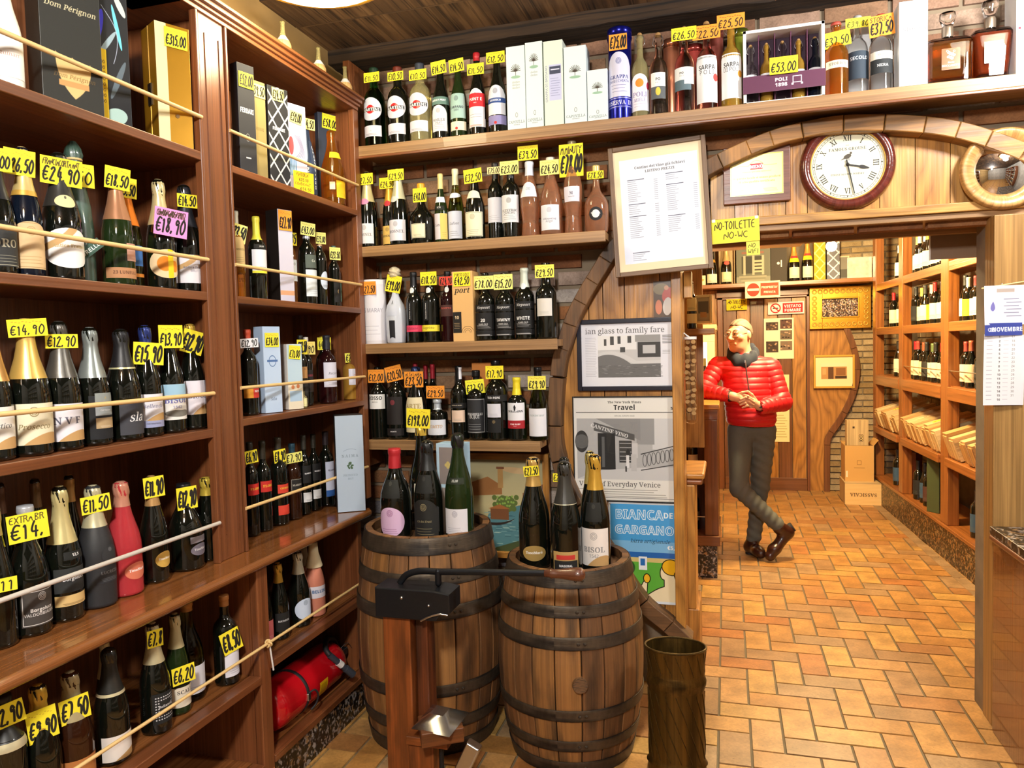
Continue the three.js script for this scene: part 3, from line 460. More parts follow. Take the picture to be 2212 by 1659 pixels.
{ // small moulded ledge on the back of the partition
  const t = thing('pedestal_ledge', 'small moulded wooden ledge on a pedestal behind the panelling', 'ledge');
  span('top', M.oak, t, -0.9, -0.105, 0.915, 0.945, -3.95, -3.54, 'x', 0.012); span('moulding', M.cabinetEdge, t, -0.9, -0.115, 0.89, 0.915, -3.94, -3.54, 'x', 0.01); span('pedestal', M.oak, t, -0.9, -0.15, 0.3, 0.89, -3.8, -3.54, 'y', 0.006); span('pedestal_base', M.oakDark, t, -0.9, -0.135, 0, 0.3, -3.82, -3.54, 'y', 0.006);
}
{ // glass-door fridge
  const t = thing('wine_fridge', 'lit glass-door wine fridge behind the bar counter', 'fridge'), W = tint('#d9c9a0', 0.4);
  span('body', W, t, -0.75, -0.10, 0.0, 1.66, -7.1, -6.74, 'y', 0.008); for (const [u, v] of [[-0.75, -0.72], [-0.13, -0.10]]) span('side_wall', W, t, u, v, 0, 1.66, -6.74, -6.62, 'y'); span('door_frame', W, t, -0.75, -0.10, 1.56, 1.62, -6.62, -6.585, 'x', 0.004); span('door_frame', W, t, -0.16, -0.10, 0.6, 1.56, -6.62, -6.585, 'y', 0.004); span('door_frame', W, t, -0.75, -0.70, 0.6, 1.56, -6.62, -6.585, 'y', 0.004); span('lower_panel', W, t, -0.75, -0.1, 0, 0.6, -6.62, -6.585, 'y'); span('lit_back_screen', std({ color: lin('#f2f6ee'), emissive: new THREE.Color(0.9, 0.95, 0.85), emissiveIntensity: 0.9 }), t, -0.7, -0.13, 0.62, 1.6, -6.738, -6.732, 'y'); span('rack', M.whitePlastic, t, -0.72, -0.13, 1.108, 1.12, -6.73, -6.63, 'x'); mesh('door_pane', new THREE.PlaneGeometry(0.54, 0.96), M.pane, t, [-0.43, 1.08, -6.60]);
  const l = new THREE.RectAreaLight(new THREE.Color(0.95, 1, 0.9), 1.2, 0.5, 0.9); l.position.set(-0.43, 1.1, -6.72); l.rotation.y = Math.PI; t.add(l);
  span('top_board', M.crate, t, -0.78, -0.08, 1.662, 1.71, -7.1, -6.56, 'x', 0.004);
}
{ // far shelf over the door
  const t = thing('wall_shelf', 'orange-brown shelf high on the far wall over the door', 'shelf'); span('board', M.backWood, t, -1.2, 1.36, 2.105, 2.145, -8.2, -7.86, 'x', 0.004); span('rail', M.cabinetDark, t, -0.1, 0.8, 2.02, 2.075, -8.2, -8.12, 'x', 0.004);
}
{ // far door with scuffed boards
  const t = struct('door_1', 'brown board door with notices in the far wall', [0, 0, 0]);
  for (let i = 0; i < 6; i++) span('plank', i % 2 ? M.oakDark : M.counterWood, t, -0.03 + i * 0.136, 0.1 + i * 0.136, 0.0, 1.995, -8.2, -8.17, 'y', 0.002);
  span('kick_board', M.counterWood, t, -0.03, 0.786, 0.0, 0.13, -8.17, -8.155, 'x', 0.003); span('door_frame', M.cabinetDark, t, -0.09, -0.035, 0, 2.03, -8.2, -8.14, 'y', 0.003); span('door_frame', M.cabinetDark, t, 0.787, 0.815, 0, 2.03, -8.2, -8.14, 'y', 0.003); span('door_frame', M.cabinetDark, t, -0.09, 0.815, 2.0, 2.03, -8.2, -8.14, 'x', 0.003);
  const p = struct('wall_panelling', 'brown boards with a curved stave edge beside the far door');
  const ed = [[1.0, 0.0], [1.005, 0.45], [1.02, 0.56], [1.12, 0.72], [1.22, 0.92], [1.275, 1.12], [1.285, 1.3], [1.25, 1.5], [1.18, 1.7]], cv = new THREE.SplineCurve(ed.map((q) => new THREE.Vector2(...q)));
  const s = new THREE.Shape(); s.moveTo(0.815, 0); for (let k = 0; k <= 40; k++) { const q = cv.getPoint(k / 40); s.lineTo(q.x, q.y); } s.lineTo(0.815, 1.7); mesh('board', metres(new THREE.ExtrudeGeometry(s, { depth: 0.02, bevelEnabled: false }), 'y'), M.oakDark, p, [0, 0, -8.2]);
  for (let i = 0; i < 7; i++) { const o = new THREE.Shape(), inn = []; for (let k = 0; k <= 4; k++) { const u = (i + k / 4 * 0.98) / 7, q = cv.getPoint(u), d = cv.getTangent(u); k ? o.lineTo(q.x, q.y) : o.moveTo(q.x, q.y); inn.push([q.x - d.y * 0.055, q.y + d.x * 0.055]); } for (const q of inn.reverse()) o.lineTo(...q); mesh('stave', metres(new THREE.ExtrudeGeometry(o, { depth: 0.05, bevelEnabled: false }), 'y', i * 0.3, 0.2), M.counterWood, p, [0, 0, -8.19]); }
  span('panel', M.oakDark, p, -2.0, -0.09, 0, 2.1, -8.2, -8.17, 'y');
}
// ---------- bottles ----------
const glass = (hex, dist, o = {}) => std({ color: 0xffffff, transmission: 1, thickness: 0.05, roughness: 0.02, ior: 1.42, attenuationColor: lin(hex), attenuationDistance: dist, ...o });
const tinted = (hex, dist, k = 0.5) => glass(hex, dist, { color: lin(hex), transmission: k });
const G = {
  dark: std({ color: lin('#0d100b'), roughness: 0.05, clearcoat: 0.5, clearcoatRoughness: 0.02 }), green: std({ color: lin('#1d2b12'), roughness: 0.06 }), brown: std({ color: lin('#2c150a'), roughness: 0.06 }), matte: std({ color: lin('#232427'), roughness: 0.55 }), navy: std({ color: lin('#0d1420'), roughness: 0.06 }),
  olive: glass('#7f9a2e', 0.06), emerald: glass('#1f8a3a', 0.05), pale: tinted('#d9cf98', 0.2, 0.75), gold: tinted('#dfb048', 0.18, 0.7), amber: tinted('#d98a2a', 0.12, 0.86), cognac: tinted('#a8421a', 0.15), rose: tinted('#f0b890', 0.3, 0.82), pink: tinted('#d8454c', 0.2, 0.4), clear: glass('#eef4f2', 0.5), white: std({ color: lin('#efe9dc'), roughness: 0.3 }), bellini: std({ color: lin('#d9896f'), roughness: 0.12, clearcoat: 0.6 }), sweet: tinted('#d8a444', 0.2), wine: std({ color: lin('#240a0c'), roughness: 0.05 }),
};
const SHAPE = {
  bord: [[0, 0], [0, 0.88], [0.012, 0.98], [0.03, 1], [0.6, 1], [0.645, 0.97], [0.69, 0.84], [0.725, 0.6], [0.75, 0.45], [0.79, 0.38], [0.945, 0.36], [0.95, 0.4], [0.98, 0.4], [1, 0.37], [1, 0]],
  burg: [[0, 0], [0, 0.88], [0.012, 0.98], [0.03, 1], [0.42, 1], [0.5, 0.95], [0.57, 0.84], [0.64, 0.68], [0.71, 0.5], [0.78, 0.41], [0.94, 0.36], [0.945, 0.4], [0.98, 0.4], [1, 0.37], [1, 0]],
  champ: [[0, 0], [0, 0.88], [0.012, 0.98], [0.03, 1], [0.4, 1], [0.47, 0.97], [0.55, 0.87], [0.63, 0.71], [0.71, 0.55], [0.79, 0.44], [0.87, 0.38], [0.885, 0.42], [0.955, 0.42], [0.985, 0.37], [1, 0.2], [1, 0]],
  mart: [[0, 0], [0, 0.88], [0.012, 0.98], [0.03, 1], [0.56, 1], [0.62, 0.97], [0.67, 0.86], [0.71, 0.66], [0.735, 0.48], [0.76, 0.41], [0.86, 0.4], [0.865, 0.42], [0.99, 0.42], [1, 0.38], [1, 0]],
  port: [[0, 0], [0, 0.88], [0.012, 0.98], [0.03, 1], [0.56, 1], [0.61, 0.97], [0.66, 0.84], [0.69, 0.64], [0.72, 0.5], [0.77, 0.46], [0.81, 0.4], [0.94, 0.37], [0.945, 0.42], [0.99, 0.42], [1, 0.38], [1, 0]],
  bulb: [[0, 0], [0, 0.82], [0.015, 0.9], [0.1, 0.96], [0.3, 1], [0.42, 0.98], [0.5, 0.85], [0.56, 0.6], [0.62, 0.38], [0.7, 0.28], [0.9, 0.25], [0.905, 0.3], [0.99, 0.3], [1, 0.27], [1, 0]],
  slim: [[0, 0], [0, 0.88], [0.012, 0.98], [0.02, 1], [0.55, 1], [0.6, 0.97], [0.66, 0.82], [0.7, 0.58], [0.73, 0.42], [0.77, 0.36], [0.93, 0.35], [0.935, 0.42], [0.98, 0.42], [1, 0.36], [1, 0]],
  squat: [[0, 0], [0, 0.9], [0.02, 0.98], [0.05, 1], [0.6, 1], [0.66, 0.95], [0.7, 0.8], [0.73, 0.5], [0.76, 0.36], [0.9, 0.34], [0.905, 0.42], [0.99, 0.42], [1, 0.38], [1, 0]],
  skit: [[0, 0], [0, 0.86], [0.012, 0.95], [0.06, 0.9], [0.2, 0.84], [0.36, 0.95], [0.47, 1], [0.56, 0.93], [0.66, 0.72], [0.74, 0.54], [0.8, 0.46], [0.93, 0.4], [0.935, 0.44], [0.99, 0.44], [1, 0.4], [1, 0]],
};
const radAt = (pr, t) => { for (let i = 2; i < pr.length - 1; i++) if (pr[i + 1][0] >= t) { const [a, ra] = pr[i], [b, rb] = pr[i + 1]; return b > a ? mix(ra, rb, clamp((t - a) / (b - a))) : rb; } return pr[pr.length - 2][1]; };
function smoothLathe(pts, seg) { return new THREE.LatheGeometry(pts.map(([r, y]) => new THREE.Vector2(r, y)), seg); }
// label art: 'paper|ink|BIG|small|ornaments'
function art(spec, w, h) {
  return print('A' + spec + w + 'x' + h, w, h, (x) => {
    const [bg, ink, big, small, ...more] = spec.split('|'), orn = more.join(''); fill(x, bg, -2, -2, w + 4, h + 4); const m = Math.min(w, h);
    if (orn.includes('f')) { x.strokeStyle = ink; x.lineWidth = 2; x.strokeRect(5, 5, w - 10, h - 10); }
    if (orn.includes('s')) { x.fillStyle = '#c9a26a'; x.beginPath(); x.moveTo(0, h * 0.42); x.quadraticCurveTo(w * 0.35, h * 0.3, w * 0.5, 0); x.lineTo(w * 0.68, 0); x.quadraticCurveTo(w * 0.45, h * 0.42, 0, h * 0.6); x.fill(); }
    if (orn.includes('u')) { x.fillStyle = '#c29a62'; x.beginPath(); x.moveTo(w * 0.3, h); x.quadraticCurveTo(w * 0.65, h * 0.62, w, h * 0.76); x.lineTo(w, h); x.fill(); }
    if (orn.includes('w')) { x.fillStyle = '#9cc4dc'; x.fillRect(0, 0, w, h * 0.45); x.fillStyle = '#e8e3d6'; x.fillRect(0, h * 0.3, w, h * 0.12); x.fillStyle = '#7a776e'; x.beginPath(); x.ellipse(w * 0.55, h * 0.82, w * 0.4, h * 0.1, 0, 0, 7); x.fill(); x.fillStyle = '#e9e8e2'; x.beginPath(); x.ellipse(w * 0.6, h * 0.66, w * 0.26, h * 0.08, 0, 0, 7); x.fill(); }
    if (orn.includes('c')) { x.strokeStyle = ink; x.lineWidth = 1.6; for (const k of [0.1, 0.065, 0.03]) { x.beginPath(); x.ellipse(w / 2, h * 0.2, m * k, m * k * 1.1, 0, 0, 7); x.stroke(); } }
    if (orn.includes('t')) { x.strokeStyle = '#3d372c'; x.lineWidth = 2; for (let i = 0; i < 9; i++) { const a = -Math.PI + i * Math.PI / 8; x.beginPath(); x.moveTo(w / 2, h * 0.36); x.lineTo(w / 2 + Math.cos(a) * m * 0.26, h * 0.36 + Math.sin(a) * m * 0.24); x.stroke(); } x.fillStyle = '#6f9a7a'; x.beginPath(); x.ellipse(w / 2, h * 0.46, m * 0.26, m * 0.045, 0, 0, 7); x.fill(); }
    if (orn.includes('d')) { x.fillStyle = ink; for (let i = 0; i < 9; i++) for (let j = 0; j < 9; j++) if (i < 2 || j < 2 || i > 6 || j > 6) x.fillRect(w * 0.1 + i * w * 0.09, h * 0.12 + j * h * 0.09, w * 0.05, h * 0.04); }
    if (orn.includes('y')) { x.fillStyle = '#e9dd3a'; x.fillRect(0, h * 0.9, w, h * 0.1); }
    if (orn.includes('g')) { x.fillStyle = '#c79b4a'; x.fillRect(0, 0, w, h * 0.16); }
    if (orn.includes('o')) { x.fillStyle = '#e98b1d'; x.beginPath(); x.arc(w * 0.42, h * 0.5, m * 0.26, 0, 7); x.fill(); x.beginPath(); x.arc(w * 0.7, h * 0.58, m * 0.2, 0, 7); x.fill(); x.fillStyle = '#f4d21a'; x.fillRect(w * 0.5, -2, w * 0.16, h + 4); }
    if (orn.includes('r')) { x.fillStyle = '#c02a2a'; x.beginPath(); x.arc(w / 2, h * 0.78, m * 0.16, 0, 7); x.fill(); }
    if (orn.includes('b')) { x.fillStyle = '#2b5fa8'; x.fillRect(0, h * 0.82, w, h * 0.18); }
    if (orn.includes('v')) { x.save(); x.translate(w / 2, h / 2); x.rotate(-Math.PI / 2); txt(x, big, 0, 0, Math.min(w * 0.55, h * 1.5 / Math.max(3, big.length)), ink, 'sans-serif', 'center', 'bold'); x.restore(); return; }
    const bs = big ? Math.min(h * (orn.includes('B') ? 0.5 : 0.26), w * 1.12 / Math.max(3, big.length)) : 0, cy = orn.includes('c') || orn.includes('t') ? 0.56 : orn.includes('L') ? 0.25 : 0.45;
    if (big) txt(x, big, w / 2, h * cy, bs, ink, orn.includes('i') ? 'serif' : orn.includes('n') ? 'sans-serif' : 'serif', 'center', orn.includes('i') ? 'italic' : 'bold');
    (small || '').split('/').filter(Boolean).forEach((s, i) => txt(x, s, w / 2, h * cy + bs * 0.75 + i * h * 0.13 + 3, Math.min(h * 0.12, w * 1.5 / Math.max(6, s.length)), ink, 'sans-serif'));
    if (orn.includes('l')) lines(x, w * 0.18, h * 0.74, w * 0.64, 3, h * 0.07, ink, 1.2);
  });
}
// a printed label wrapped on the bottle
function wrap(pr, r, h, t0, t1, arc, shape, off, p, eps = 0.0007) {
  const NX = 12, NY = 8, pos = [], uv = [], idx = [], A = R(arc) / 2, o = R(off);
  for (let j = 0; j <= NY; j++) for (let i = 0; i <= NX; i++) {
    let u = i / NX * 2 - 1, v = j / NY * 2 - 1; const U = u, V = v;
    if (shape === 'o') { u = U * Math.sqrt(1 - V * V / 2); v = V * Math.sqrt(1 - U * U / 2); } if (shape === 'a') v = V < 0 ? V : V * (0.25 + 0.75 * Math.sqrt(1 - U * U * 0.98)); if (shape === 'k') v = V > 0 ? V : V * (1 - 0.18 * Math.cos(U * 1.5));
    const t = mix(t0, t1, (v + 1) / 2), q = r * radAt(pr, t) + eps, a = o + u * A; pos.push(Math.sin(a) * q, t * h, Math.cos(a) * q); uv.push(mix(p.u0, p.u1, (u + 1) / 2), mix(p.v0, p.v1, (v + 1) / 2));
  }
  for (let j = 0; j < NY; j++) for (let i = 0; i < NX; i++) { const a = j * (NX + 1) + i, b = a + NX + 1; idx.push(a, a + 1, b, a + 1, b + 1, b); }
  const g = new THREE.BufferGeometry(); g.setAttribute('position', new THREE.Float32BufferAttribute(pos, 3)); g.setAttribute('uv', new THREE.Float32BufferAttribute(uv, 2)); g.setIndex(idx); g.computeVertexNormals(); return g;
}
function tagPrint(s, color, head, w, h) { return print('T' + s + color + head + w + h, w, h, (x) => { fill(x, color, -2, -2, w + 4, h + 4); const top = head ? 0.34 : 0.14; if (head) { if (head === '~') { x.fillStyle = color === ORA ? '#a8521a' : '#c79a2a'; for (let i = 0; i < 9; i++) x.fillRect(w * 0.1 + i * w * 0.088, h * (0.12 + 0.03 * (i % 3)), w * 0.06, 3); } else hand(x, head, w * 0.06, h * 0.08, w * 0.86, h * 0.22, '#3a2c18', 0.12); } if (s) hand(x, s, w * 0.05, h * top, w * 0.88, h * (0.88 - top), '#17140f', 0.12); }); }
function priceTag(parent, o, y, rad, w, h, yaw) {
  const s = Math.min(h, 0.09), p = tagPrint(o.p, o.pc || YEL, o.ph ?? (h > 0.042 ? '~' : ''), 132, Math.round(clamp(132 * h / w, 50, 200))), m = mesh('price_tag', sheet(p, w, h), p.a.mat, parent, [0, y, 0]);
  m.geometry.translate(o.tx || 0, 0, rad + 0.003); m.rotation.set(0, yaw, 0); m.geometry.rotateZ(R(o.tr || 0)); return m;
}
let rowY = 0, rowZ = 0, rowX = 0;
const placed = []; // keeps neighbours from touching: a bottle that would meet another is made slimmer or set a little further back
function settle(y, x, z, r, dx, dz) {
  for (let n = 0; n < 12; n++) {
    let hit = null; for (const q of placed) if (Math.abs(q.y - y) < 0.05) { const d = Math.hypot(q.x - x, q.z - z); if (d < q.r + r + 0.001) hit = [q, d]; }
    if (!hit) break; const [q, d] = hit, nr = d - q.r - 0.0015; if (nr > r * 0.9) { r = nr; break; } x += dx; z += dz;
  }
  placed.push({ y, x, z, r }); return [x, z, r];
}
function bottle(pos, turn, h, r, o, tag) {
  const pr = SHAPE[o.k || 'bord'], t = thing(o.n || 'wine_bottle', o.L, o.cat || 'bottle', pos, turn, o.grp), seg = o.far ? 14 : 28;
  const body = mesh('glass_body', smoothLathe(pr.map(([a, b]) => [b * r, a * h]), seg), typeof o.g === 'string' || !o.g ? G[o.g || 'dark'] : o.g, t);
  if (o.c) { // capsule: [from, colour, to, metal]
    const [t0, col, t1 = 1, met = 0.4] = o.c, N = o.far ? 5 : 12, q = []; for (let i = 0; i <= N; i++) { const u = mix(t0, t1, i / N); q.push([r * radAt(pr, u) + 0.0009, u * h]); } if (t1 === 1) q.push([0, h + 0.001]);
    const g = smoothLathe(q, seg); if ((o.k === 'champ') && !o.far) { const p = g.attributes.position; for (let i = 0; i < p.count; i++) { const y = p.getY(i) / h; if (y > 0.86) { const a = Math.atan2(p.getX(i), p.getZ(i)), k = 1 + 0.09 * Math.sin(a * 7 + y * 40) * Math.sin(a * 4 + 1) * (y < 0.995 ? 1 : 0.3); p.setX(i, p.getX(i) * k); p.setZ(i, p.getZ(i) * k); } } g.computeVertexNormals(); }
    mesh('capsule', g, tint(col, met > 0.2 ? 0.32 : 0.45, { metalness: met }), t);
    if (o.c2) { const [a, b, cc] = o.c2, z = []; for (let i = 0; i <= 3; i++) { const u = mix(a, b, i / 3); z.push([r * radAt(pr, u) + 0.0016, u * h]); } mesh('capsule_band', smoothLathe(z, seg), tint(cc, 0.35, { metalness: 0.4 }), t); }
  }
  if (o.stop) { const s = o.stop; if (s === 'swing') { mesh('stopper', new THREE.SphereGeometry(r * 0.3, 14, 10), M.cork, t, [0, h + r * 0.1, 0]); const wv = []; for (const sgn of [-1, 1]) wv.push(tube([[0, h + r * 0.35, 0], [sgn * r * 0.42, h - r * 0.1, 0], [sgn * r * 0.55, h - r * 0.9, 0], [sgn * r * 0.4, h - r * 1.1, 0]], 0.0014, 16, 5)); mesh('wire_bail', mergeGeometries(wv), M.steel, t); } else mesh('stopper', smoothLathe(s.map(([a, b]) => [a * r, h + b * r]), 24), o.stopMat || M.cork, t); }
  (o.l || []).forEach(([spec, t0, t1, arc, shape = 'r', off = 0], i) => {
    const aw = R(arc) * r, ah = (t1 - t0) * h, W = o.far ? 72 : 128, p = art(spec, W, Math.round(clamp(W * ah / aw, 24, 220)));
    mesh(i ? 'small_label' : 'front_label', wrap(pr, r, h, t0, t1, arc, shape, off, p, 0.0008 + i * 0.0004), p.a.mat, t);
  });
  if (o.x) o.x(t, h, r, pr);
  if (tag) { const [ty, th] = tag; priceTag(t, o, ty, (o.tz ?? 0) + r * (ty < h ? radAt(pr, ty / h) : 0.38), o.tw || 0.078, th, R(o.ta ?? 0) - turn); }
  return t;
}
const bk = (v, o) => { const [x, z, r] = settle(rowY, v[0], o.z ?? rowZ, v[2], 0, -0.008); return bottle([x, rowY, z], R(o.a || 0), v[1], r, { ta: 0, ...o }, v.length > 3 && o.p ? [v[3], v[4]] : null); };
const lf = (v, o) => { const [x, z, r] = settle(rowY, o.xx ?? rowX, v[0], v[2], -0.008, 0); return bottle([x, rowY, z], R(o.a ?? 66), v[1], r, { ta: 62, tw: 0.068, ...o }, v.length > 3 && o.p ? [v[3], v[4]] : null); };
// upright carton or tin
function carton(pos, turn, w, h, d, o) {
  const t = thing(o.n || 'gift_box', o.L, o.cat || 'box', pos, turn, o.grp), mat = o.m || tint(o.col || '#dfe6e4', o.ro ?? 0.5, o.me ? { metalness: o.me } : {});
  mesh('carton', at(cbox(w, h, d, 'y', 0.0015), 0, h / 2, -d / 2), mat, t);
  if (o.f) { const p = print('C' + o.L, 128, Math.round(clamp(128 * h / w, 60, 420)), o.f); mesh('printed_front', at(sheet(p, w - 0.002, h - 0.002, 0.0008), 0, h / 2, 0.0005), o.met ? p.a.metal : p.a.mat, t); }
  if (o.x) o.x(t, w, h, d);
  if (o.p) priceTag(t, o, o.ty, 0.0, o.tw || 0.075, o.th, 0);
  return t;
}
const cb = (v, o) => carton([v[0], rowY, o.z ?? rowZ + 0.045], R(o.a || 0), 2 * v[2], v[1], o.d || 0.08, { ty: v[3], th: v[4], ...o });
const cl = (v, o) => carton([o.xx ?? rowX + 0.045, rowY, v[0]], R(o.a ?? 78), o.w || 2 * v[2], v[1], o.d || 0.08, { ty: v[3], th: v[4], tw: 0.07, ...o });
// ---------- bottles on the brick wall shelves ----------
const S1 = 'bottles on the topmost shelf', S2 = 'bottles on the second wall shelf', S3 = 'port bottles on the third wall shelf', S4 = 'bottles on the lowest wall shelf';
const roundel = print('roundel', 128, 128, (x) => { fill(x, '#cfd3e2', 0, 0, 128, 128); x.fillStyle = '#c9252b'; x.beginPath(); x.arc(64, 66, 24, 0, 7); x.fill(); fill(x, '#14171f', 8, 56, 112, 20); txt(x, 'MARTINI', 64, 67, 24, '#fff', 'sans-serif', 'center', 'bold'); });
const martini = (t, h, r, pr) => { mesh('round_label', wrap(pr, r, h, 0.315, 0.60, 128, 'o', 0, roundel, 0.0012), roundel.a.gloss, t); };
rowY = 2.498; rowZ = -3.215;
bk([-1.563,0.368,0.049,0.320,0.044], { k: 'mart', g: 'emerald', c: [0.87, '#1d3a2a', 1, 0.1], p: '€11,50', L: 'green vermouth bottle with round white label priced 11,50, next to the cabinet', grp: S1, x: martini, l: [['#d5d5e2|#667||dry|l', 0.12, 0.255, 120]] });
bk([-1.443,0.357,0.049,0.310,0.040], { k: 'mart', g: 'dark', c: [0.87, '#6b2b1c', 1, 0.1], p: '€10,50', L: 'dark vermouth bottle with red cap and round white label priced 10,50', grp: S1, x: martini, l: [['#d5d5e2|#667|||l', 0.12, 0.255, 120]] });
bk([-1.333,0.359,0.050,0.303,0.046], { k: 'mart', g: 'pale', c: [0.87, '#3b414c', 1, 0.2], p: '€10,50', tw: 0.085, L: 'clear yellowish vermouth bottle with grey cap and round label priced 10,50', grp: S1, x: martini, l: [['#d5d5e2|#667|||l', 0.12, 0.255, 120]] });
bk([-1.233,0.359,0.040,0.324,0.058], { k: 'burg', g: 'dark', p: '€14,50', tw: 0.072, tr: 5, L: 'dark bottle with green band over an arched white label priced 14,50', grp: S1, l: [['#d7dae4|#555|NOILLY|PRAT|cl', 0.1, 0.42, 120, 'a'], ['#5f7f76|#fff|NOILLY PRAT||nB', 0.43, 0.53, 170]] });
bk([-1.148,0.356,0.037,0.323,0.057], { k: 'burg', g: 'green', p: '€14,50', tw: 0.07, tr: 5, L: 'green bottle with pale teal label and red seal priced 14,50', grp: S1, l: [['#9fc0b8|#223|CARPANO|DRY|cn', 0.24, 0.55, 140], ['#e6ddc6|#a22|||r', 0.09, 0.2, 150]] });
bk([-1.058,0.370,0.038,0.295,0.049], { k: 'burg', g: 'dark', c: [0.9, '#b21f27', 1, 0.2], p: '€11,50', tw: 0.078, L: 'red-capped dark bottle with white label and slanted red band priced 11,50', grp: S1, l: [['#dfe0e6|#444|||cl', 0.14, 0.56, 140, 'a'], ['#d4232c|#fff|PUNT E|MES|nB', 0.34, 0.5, 150], ['#e9e6e2|#a22|||l', 0.1, 0.2, 150]] });
bk([-0.964,0.362,0.041,0.333,0.050], { k: 'burg', g: 'dark', p: '€12,50', tw: 0.085, L: 'dark bottle with white and blue label and red wax seal priced 12,50', grp: S1, l: [['#d7dbe8|#1a2233|CARPANO||cn', 0.22, 0.58, 140, 'a'], ['#2c4a8a|#fff|CLASSICO||nB', 0.36, 0.42, 145], ['#8b86b8|#a22|||r', 0.1, 0.21, 150]] });
const capo = (head, tree, w) => (x, a, b) => { fill(x, '#d3e2e2', 0, 0, a, b); if (tree) { x.strokeStyle = '#3a3128'; x.lineWidth = 3; for (let i = 0; i < 11; i++) { const q = -Math.PI + i * Math.PI / 10; x.beginPath(); x.moveTo(a / 2, b * tree); x.lineTo(a / 2 + Math.cos(q) * a * 0.27, b * tree + Math.sin(q) * a * 0.26 - 4); x.stroke(); } x.beginPath(); x.moveTo(a / 2, b * tree - 6); x.lineTo(a / 2, b * tree + a * 0.2); x.stroke(); x.fillStyle = '#8fb39a'; x.beginPath(); x.ellipse(a / 2, b * tree + a * 0.22, a * 0.26, a * 0.06, 0, 0, 7); x.fill(); for (let i = 0; i < head; i++) txt(x, 'distillato', a * 0.5, b * tree + a * 0.42 + i * 14, 13, '#777', 'serif', 'center', 'italic'); } x.strokeStyle = '#555'; x.lineWidth = 2; x.beginPath(); x.ellipse(a / 2, b * 0.82, a * 0.06, a * 0.085, 0, 0, 7); x.stroke(); txt(x, 'CAPOVILLA', a / 2, b * 0.9, 20, '#4a5560', 'serif'); txt(x, 'distillatore', a / 2, b * 0.935, 9, '#667', 'sans-serif'); };
const carts = 'pale carton boxes on the topmost shelf';
cb([-0.866,0.359,0.042], { col: '#cfdcda', f: capo(3, 0.3), d: 0.075, L: 'pale green spirit carton next to the vermouth bottles', grp: carts, cat: 'box' });
cb([-0.784,0.366,0.038], { col: '#cdd9cf', f: capo(2, 0.22), d: 0.075, L: 'tall narrow pale green spirit carton with a small tree', grp: carts });
cb([-0.699,0.360,0.042], { col: '#cfd9cd', d: 0.09, L: 'tall pale green grappa carton with a grey photo label', grp: carts, f: (x, a, b) => { fill(x, '#d0dccf', 0, 0, a, b); fill(x, '#b9bede', 34, b * 0.28, 84, b * 0.42); fill(x, '#3d4258', 38, b * 0.3, 76, b * 0.09); fill(x, '#c7cbe0', 46, b * 0.33, 60, 6); lines(x, 42, b * 0.44, 66, 8, 12, '#7a7fa8', 2); x.save(); x.translate(16, b * 0.5); x.rotate(-Math.PI / 2); txt(x, 'GRAPPA DI BASSANO', 0, 0, 19, '#6a6f98', 'sans-serif'); x.restore(); } });
cb([-0.605,0.324,0.048], { col: '#d5e4e6', f: capo(0, 0.33), d: 0.09, L: 'wide pale blue spirit carton with a large printed tree', grp: carts });
cb([-0.511,0.215,0.043], { col: '#d9e4ea', f: capo(0, 0.36), d: 0.08, L: 'short pale blue spirit carton beside the blue tin', grp: carts });
{ // blue tin
  const v = [-0.420,0.382,0.049,0.313,0.065], t = thing('spirit_tin', 'tall glossy dark blue metal tin with white label and orange price tag', 'tin', [v[0], rowY, rowZ]); const blue = std({ color: lin('#151a86'), roughness: 0.2, metalness: 0.75 });
  mesh('tin_body', smoothLathe([[0, 0], [v[2], 0], [v[2], v[1] * 0.9], [0, v[1] * 0.9]], 36), blue, t); mesh('lid', smoothLathe([[0, v[1] * 0.88], [v[2] + 0.002, v[1] * 0.88], [v[2] + 0.002, v[1] * 0.985], [v[2] * 0.97, v[1]], [0, v[1]]], 36), blue, t); mesh('lid_bead', new THREE.TorusGeometry(v[2] + 0.0015, 0.002, 8, 40).rotateX(Math.PI / 2), blue, t, [0, v[1] * 0.9, 0]);
  const pr = [[0, 0], [0, 1], [0.02, 1], [1, 1], [1, 1], [1, 0]], pa = art('#cfd0e6|#28337a|GRAPPA|INVECCHIATA|cl', 128, 220), pb = print('tinring', 200, 44, (x, w, h) => { fill(x, '#1b2194', 0, 0, w, h); fill(x, '#cfd0f0', 0, 3, w, 2); fill(x, '#cfd0f0', 0, 38, w, 2); txt(x, 'RISERVA  DI', w / 2, 22, 26, '#dfe0f8', 'serif', 'center', 'bold'); });
  mesh('front_label', wrap(pr, v[2], v[1], 0.24, 0.72, 125, 'a', 0, pa, 0.0008), pa.a.gloss, t); mesh('lettered_band', wrap(pr, v[2], v[1], 0.12, 0.235, 178, 'r', 0, pb, 0.0006), pb.a.metal, t); priceTag(t, { p: '€75,00', pc: ORA, ph: '' }, v[3], v[2], 0.075, v[4], 0);
}
const polish = { k: 'slim', stop: 'swing' };
bk([-0.336,0.345,0.036], { ...polish, g: 'pale', L: 'swing-top spirit bottle with white label and orange fruit picture', grp: S1, l: [['#eceaf2|#8a7fae|POLI|MIELE|cl', 0.08, 0.52, 150, 'a'], ['#ec8a2a|#fff||', 0.36, 0.46, 55, 'o'], ['#b02742|#fff||', 0.33, 0.42, 30, 'o', 62]] });
bk([-0.260,0.335,0.042], { ...polish, g: 'clear', L: 'clear swing-top bottle with white and grey label and gold drop', grp: S1, l: [['#eef0ee|#333|PO|P O L I|n', 0.34, 0.52, 95], ['#5a5f62|#eee||PERE|', 0.2, 0.35, 95], ['#d8c24a|#fff||', 0.24, 0.34, 30, 'o']] });
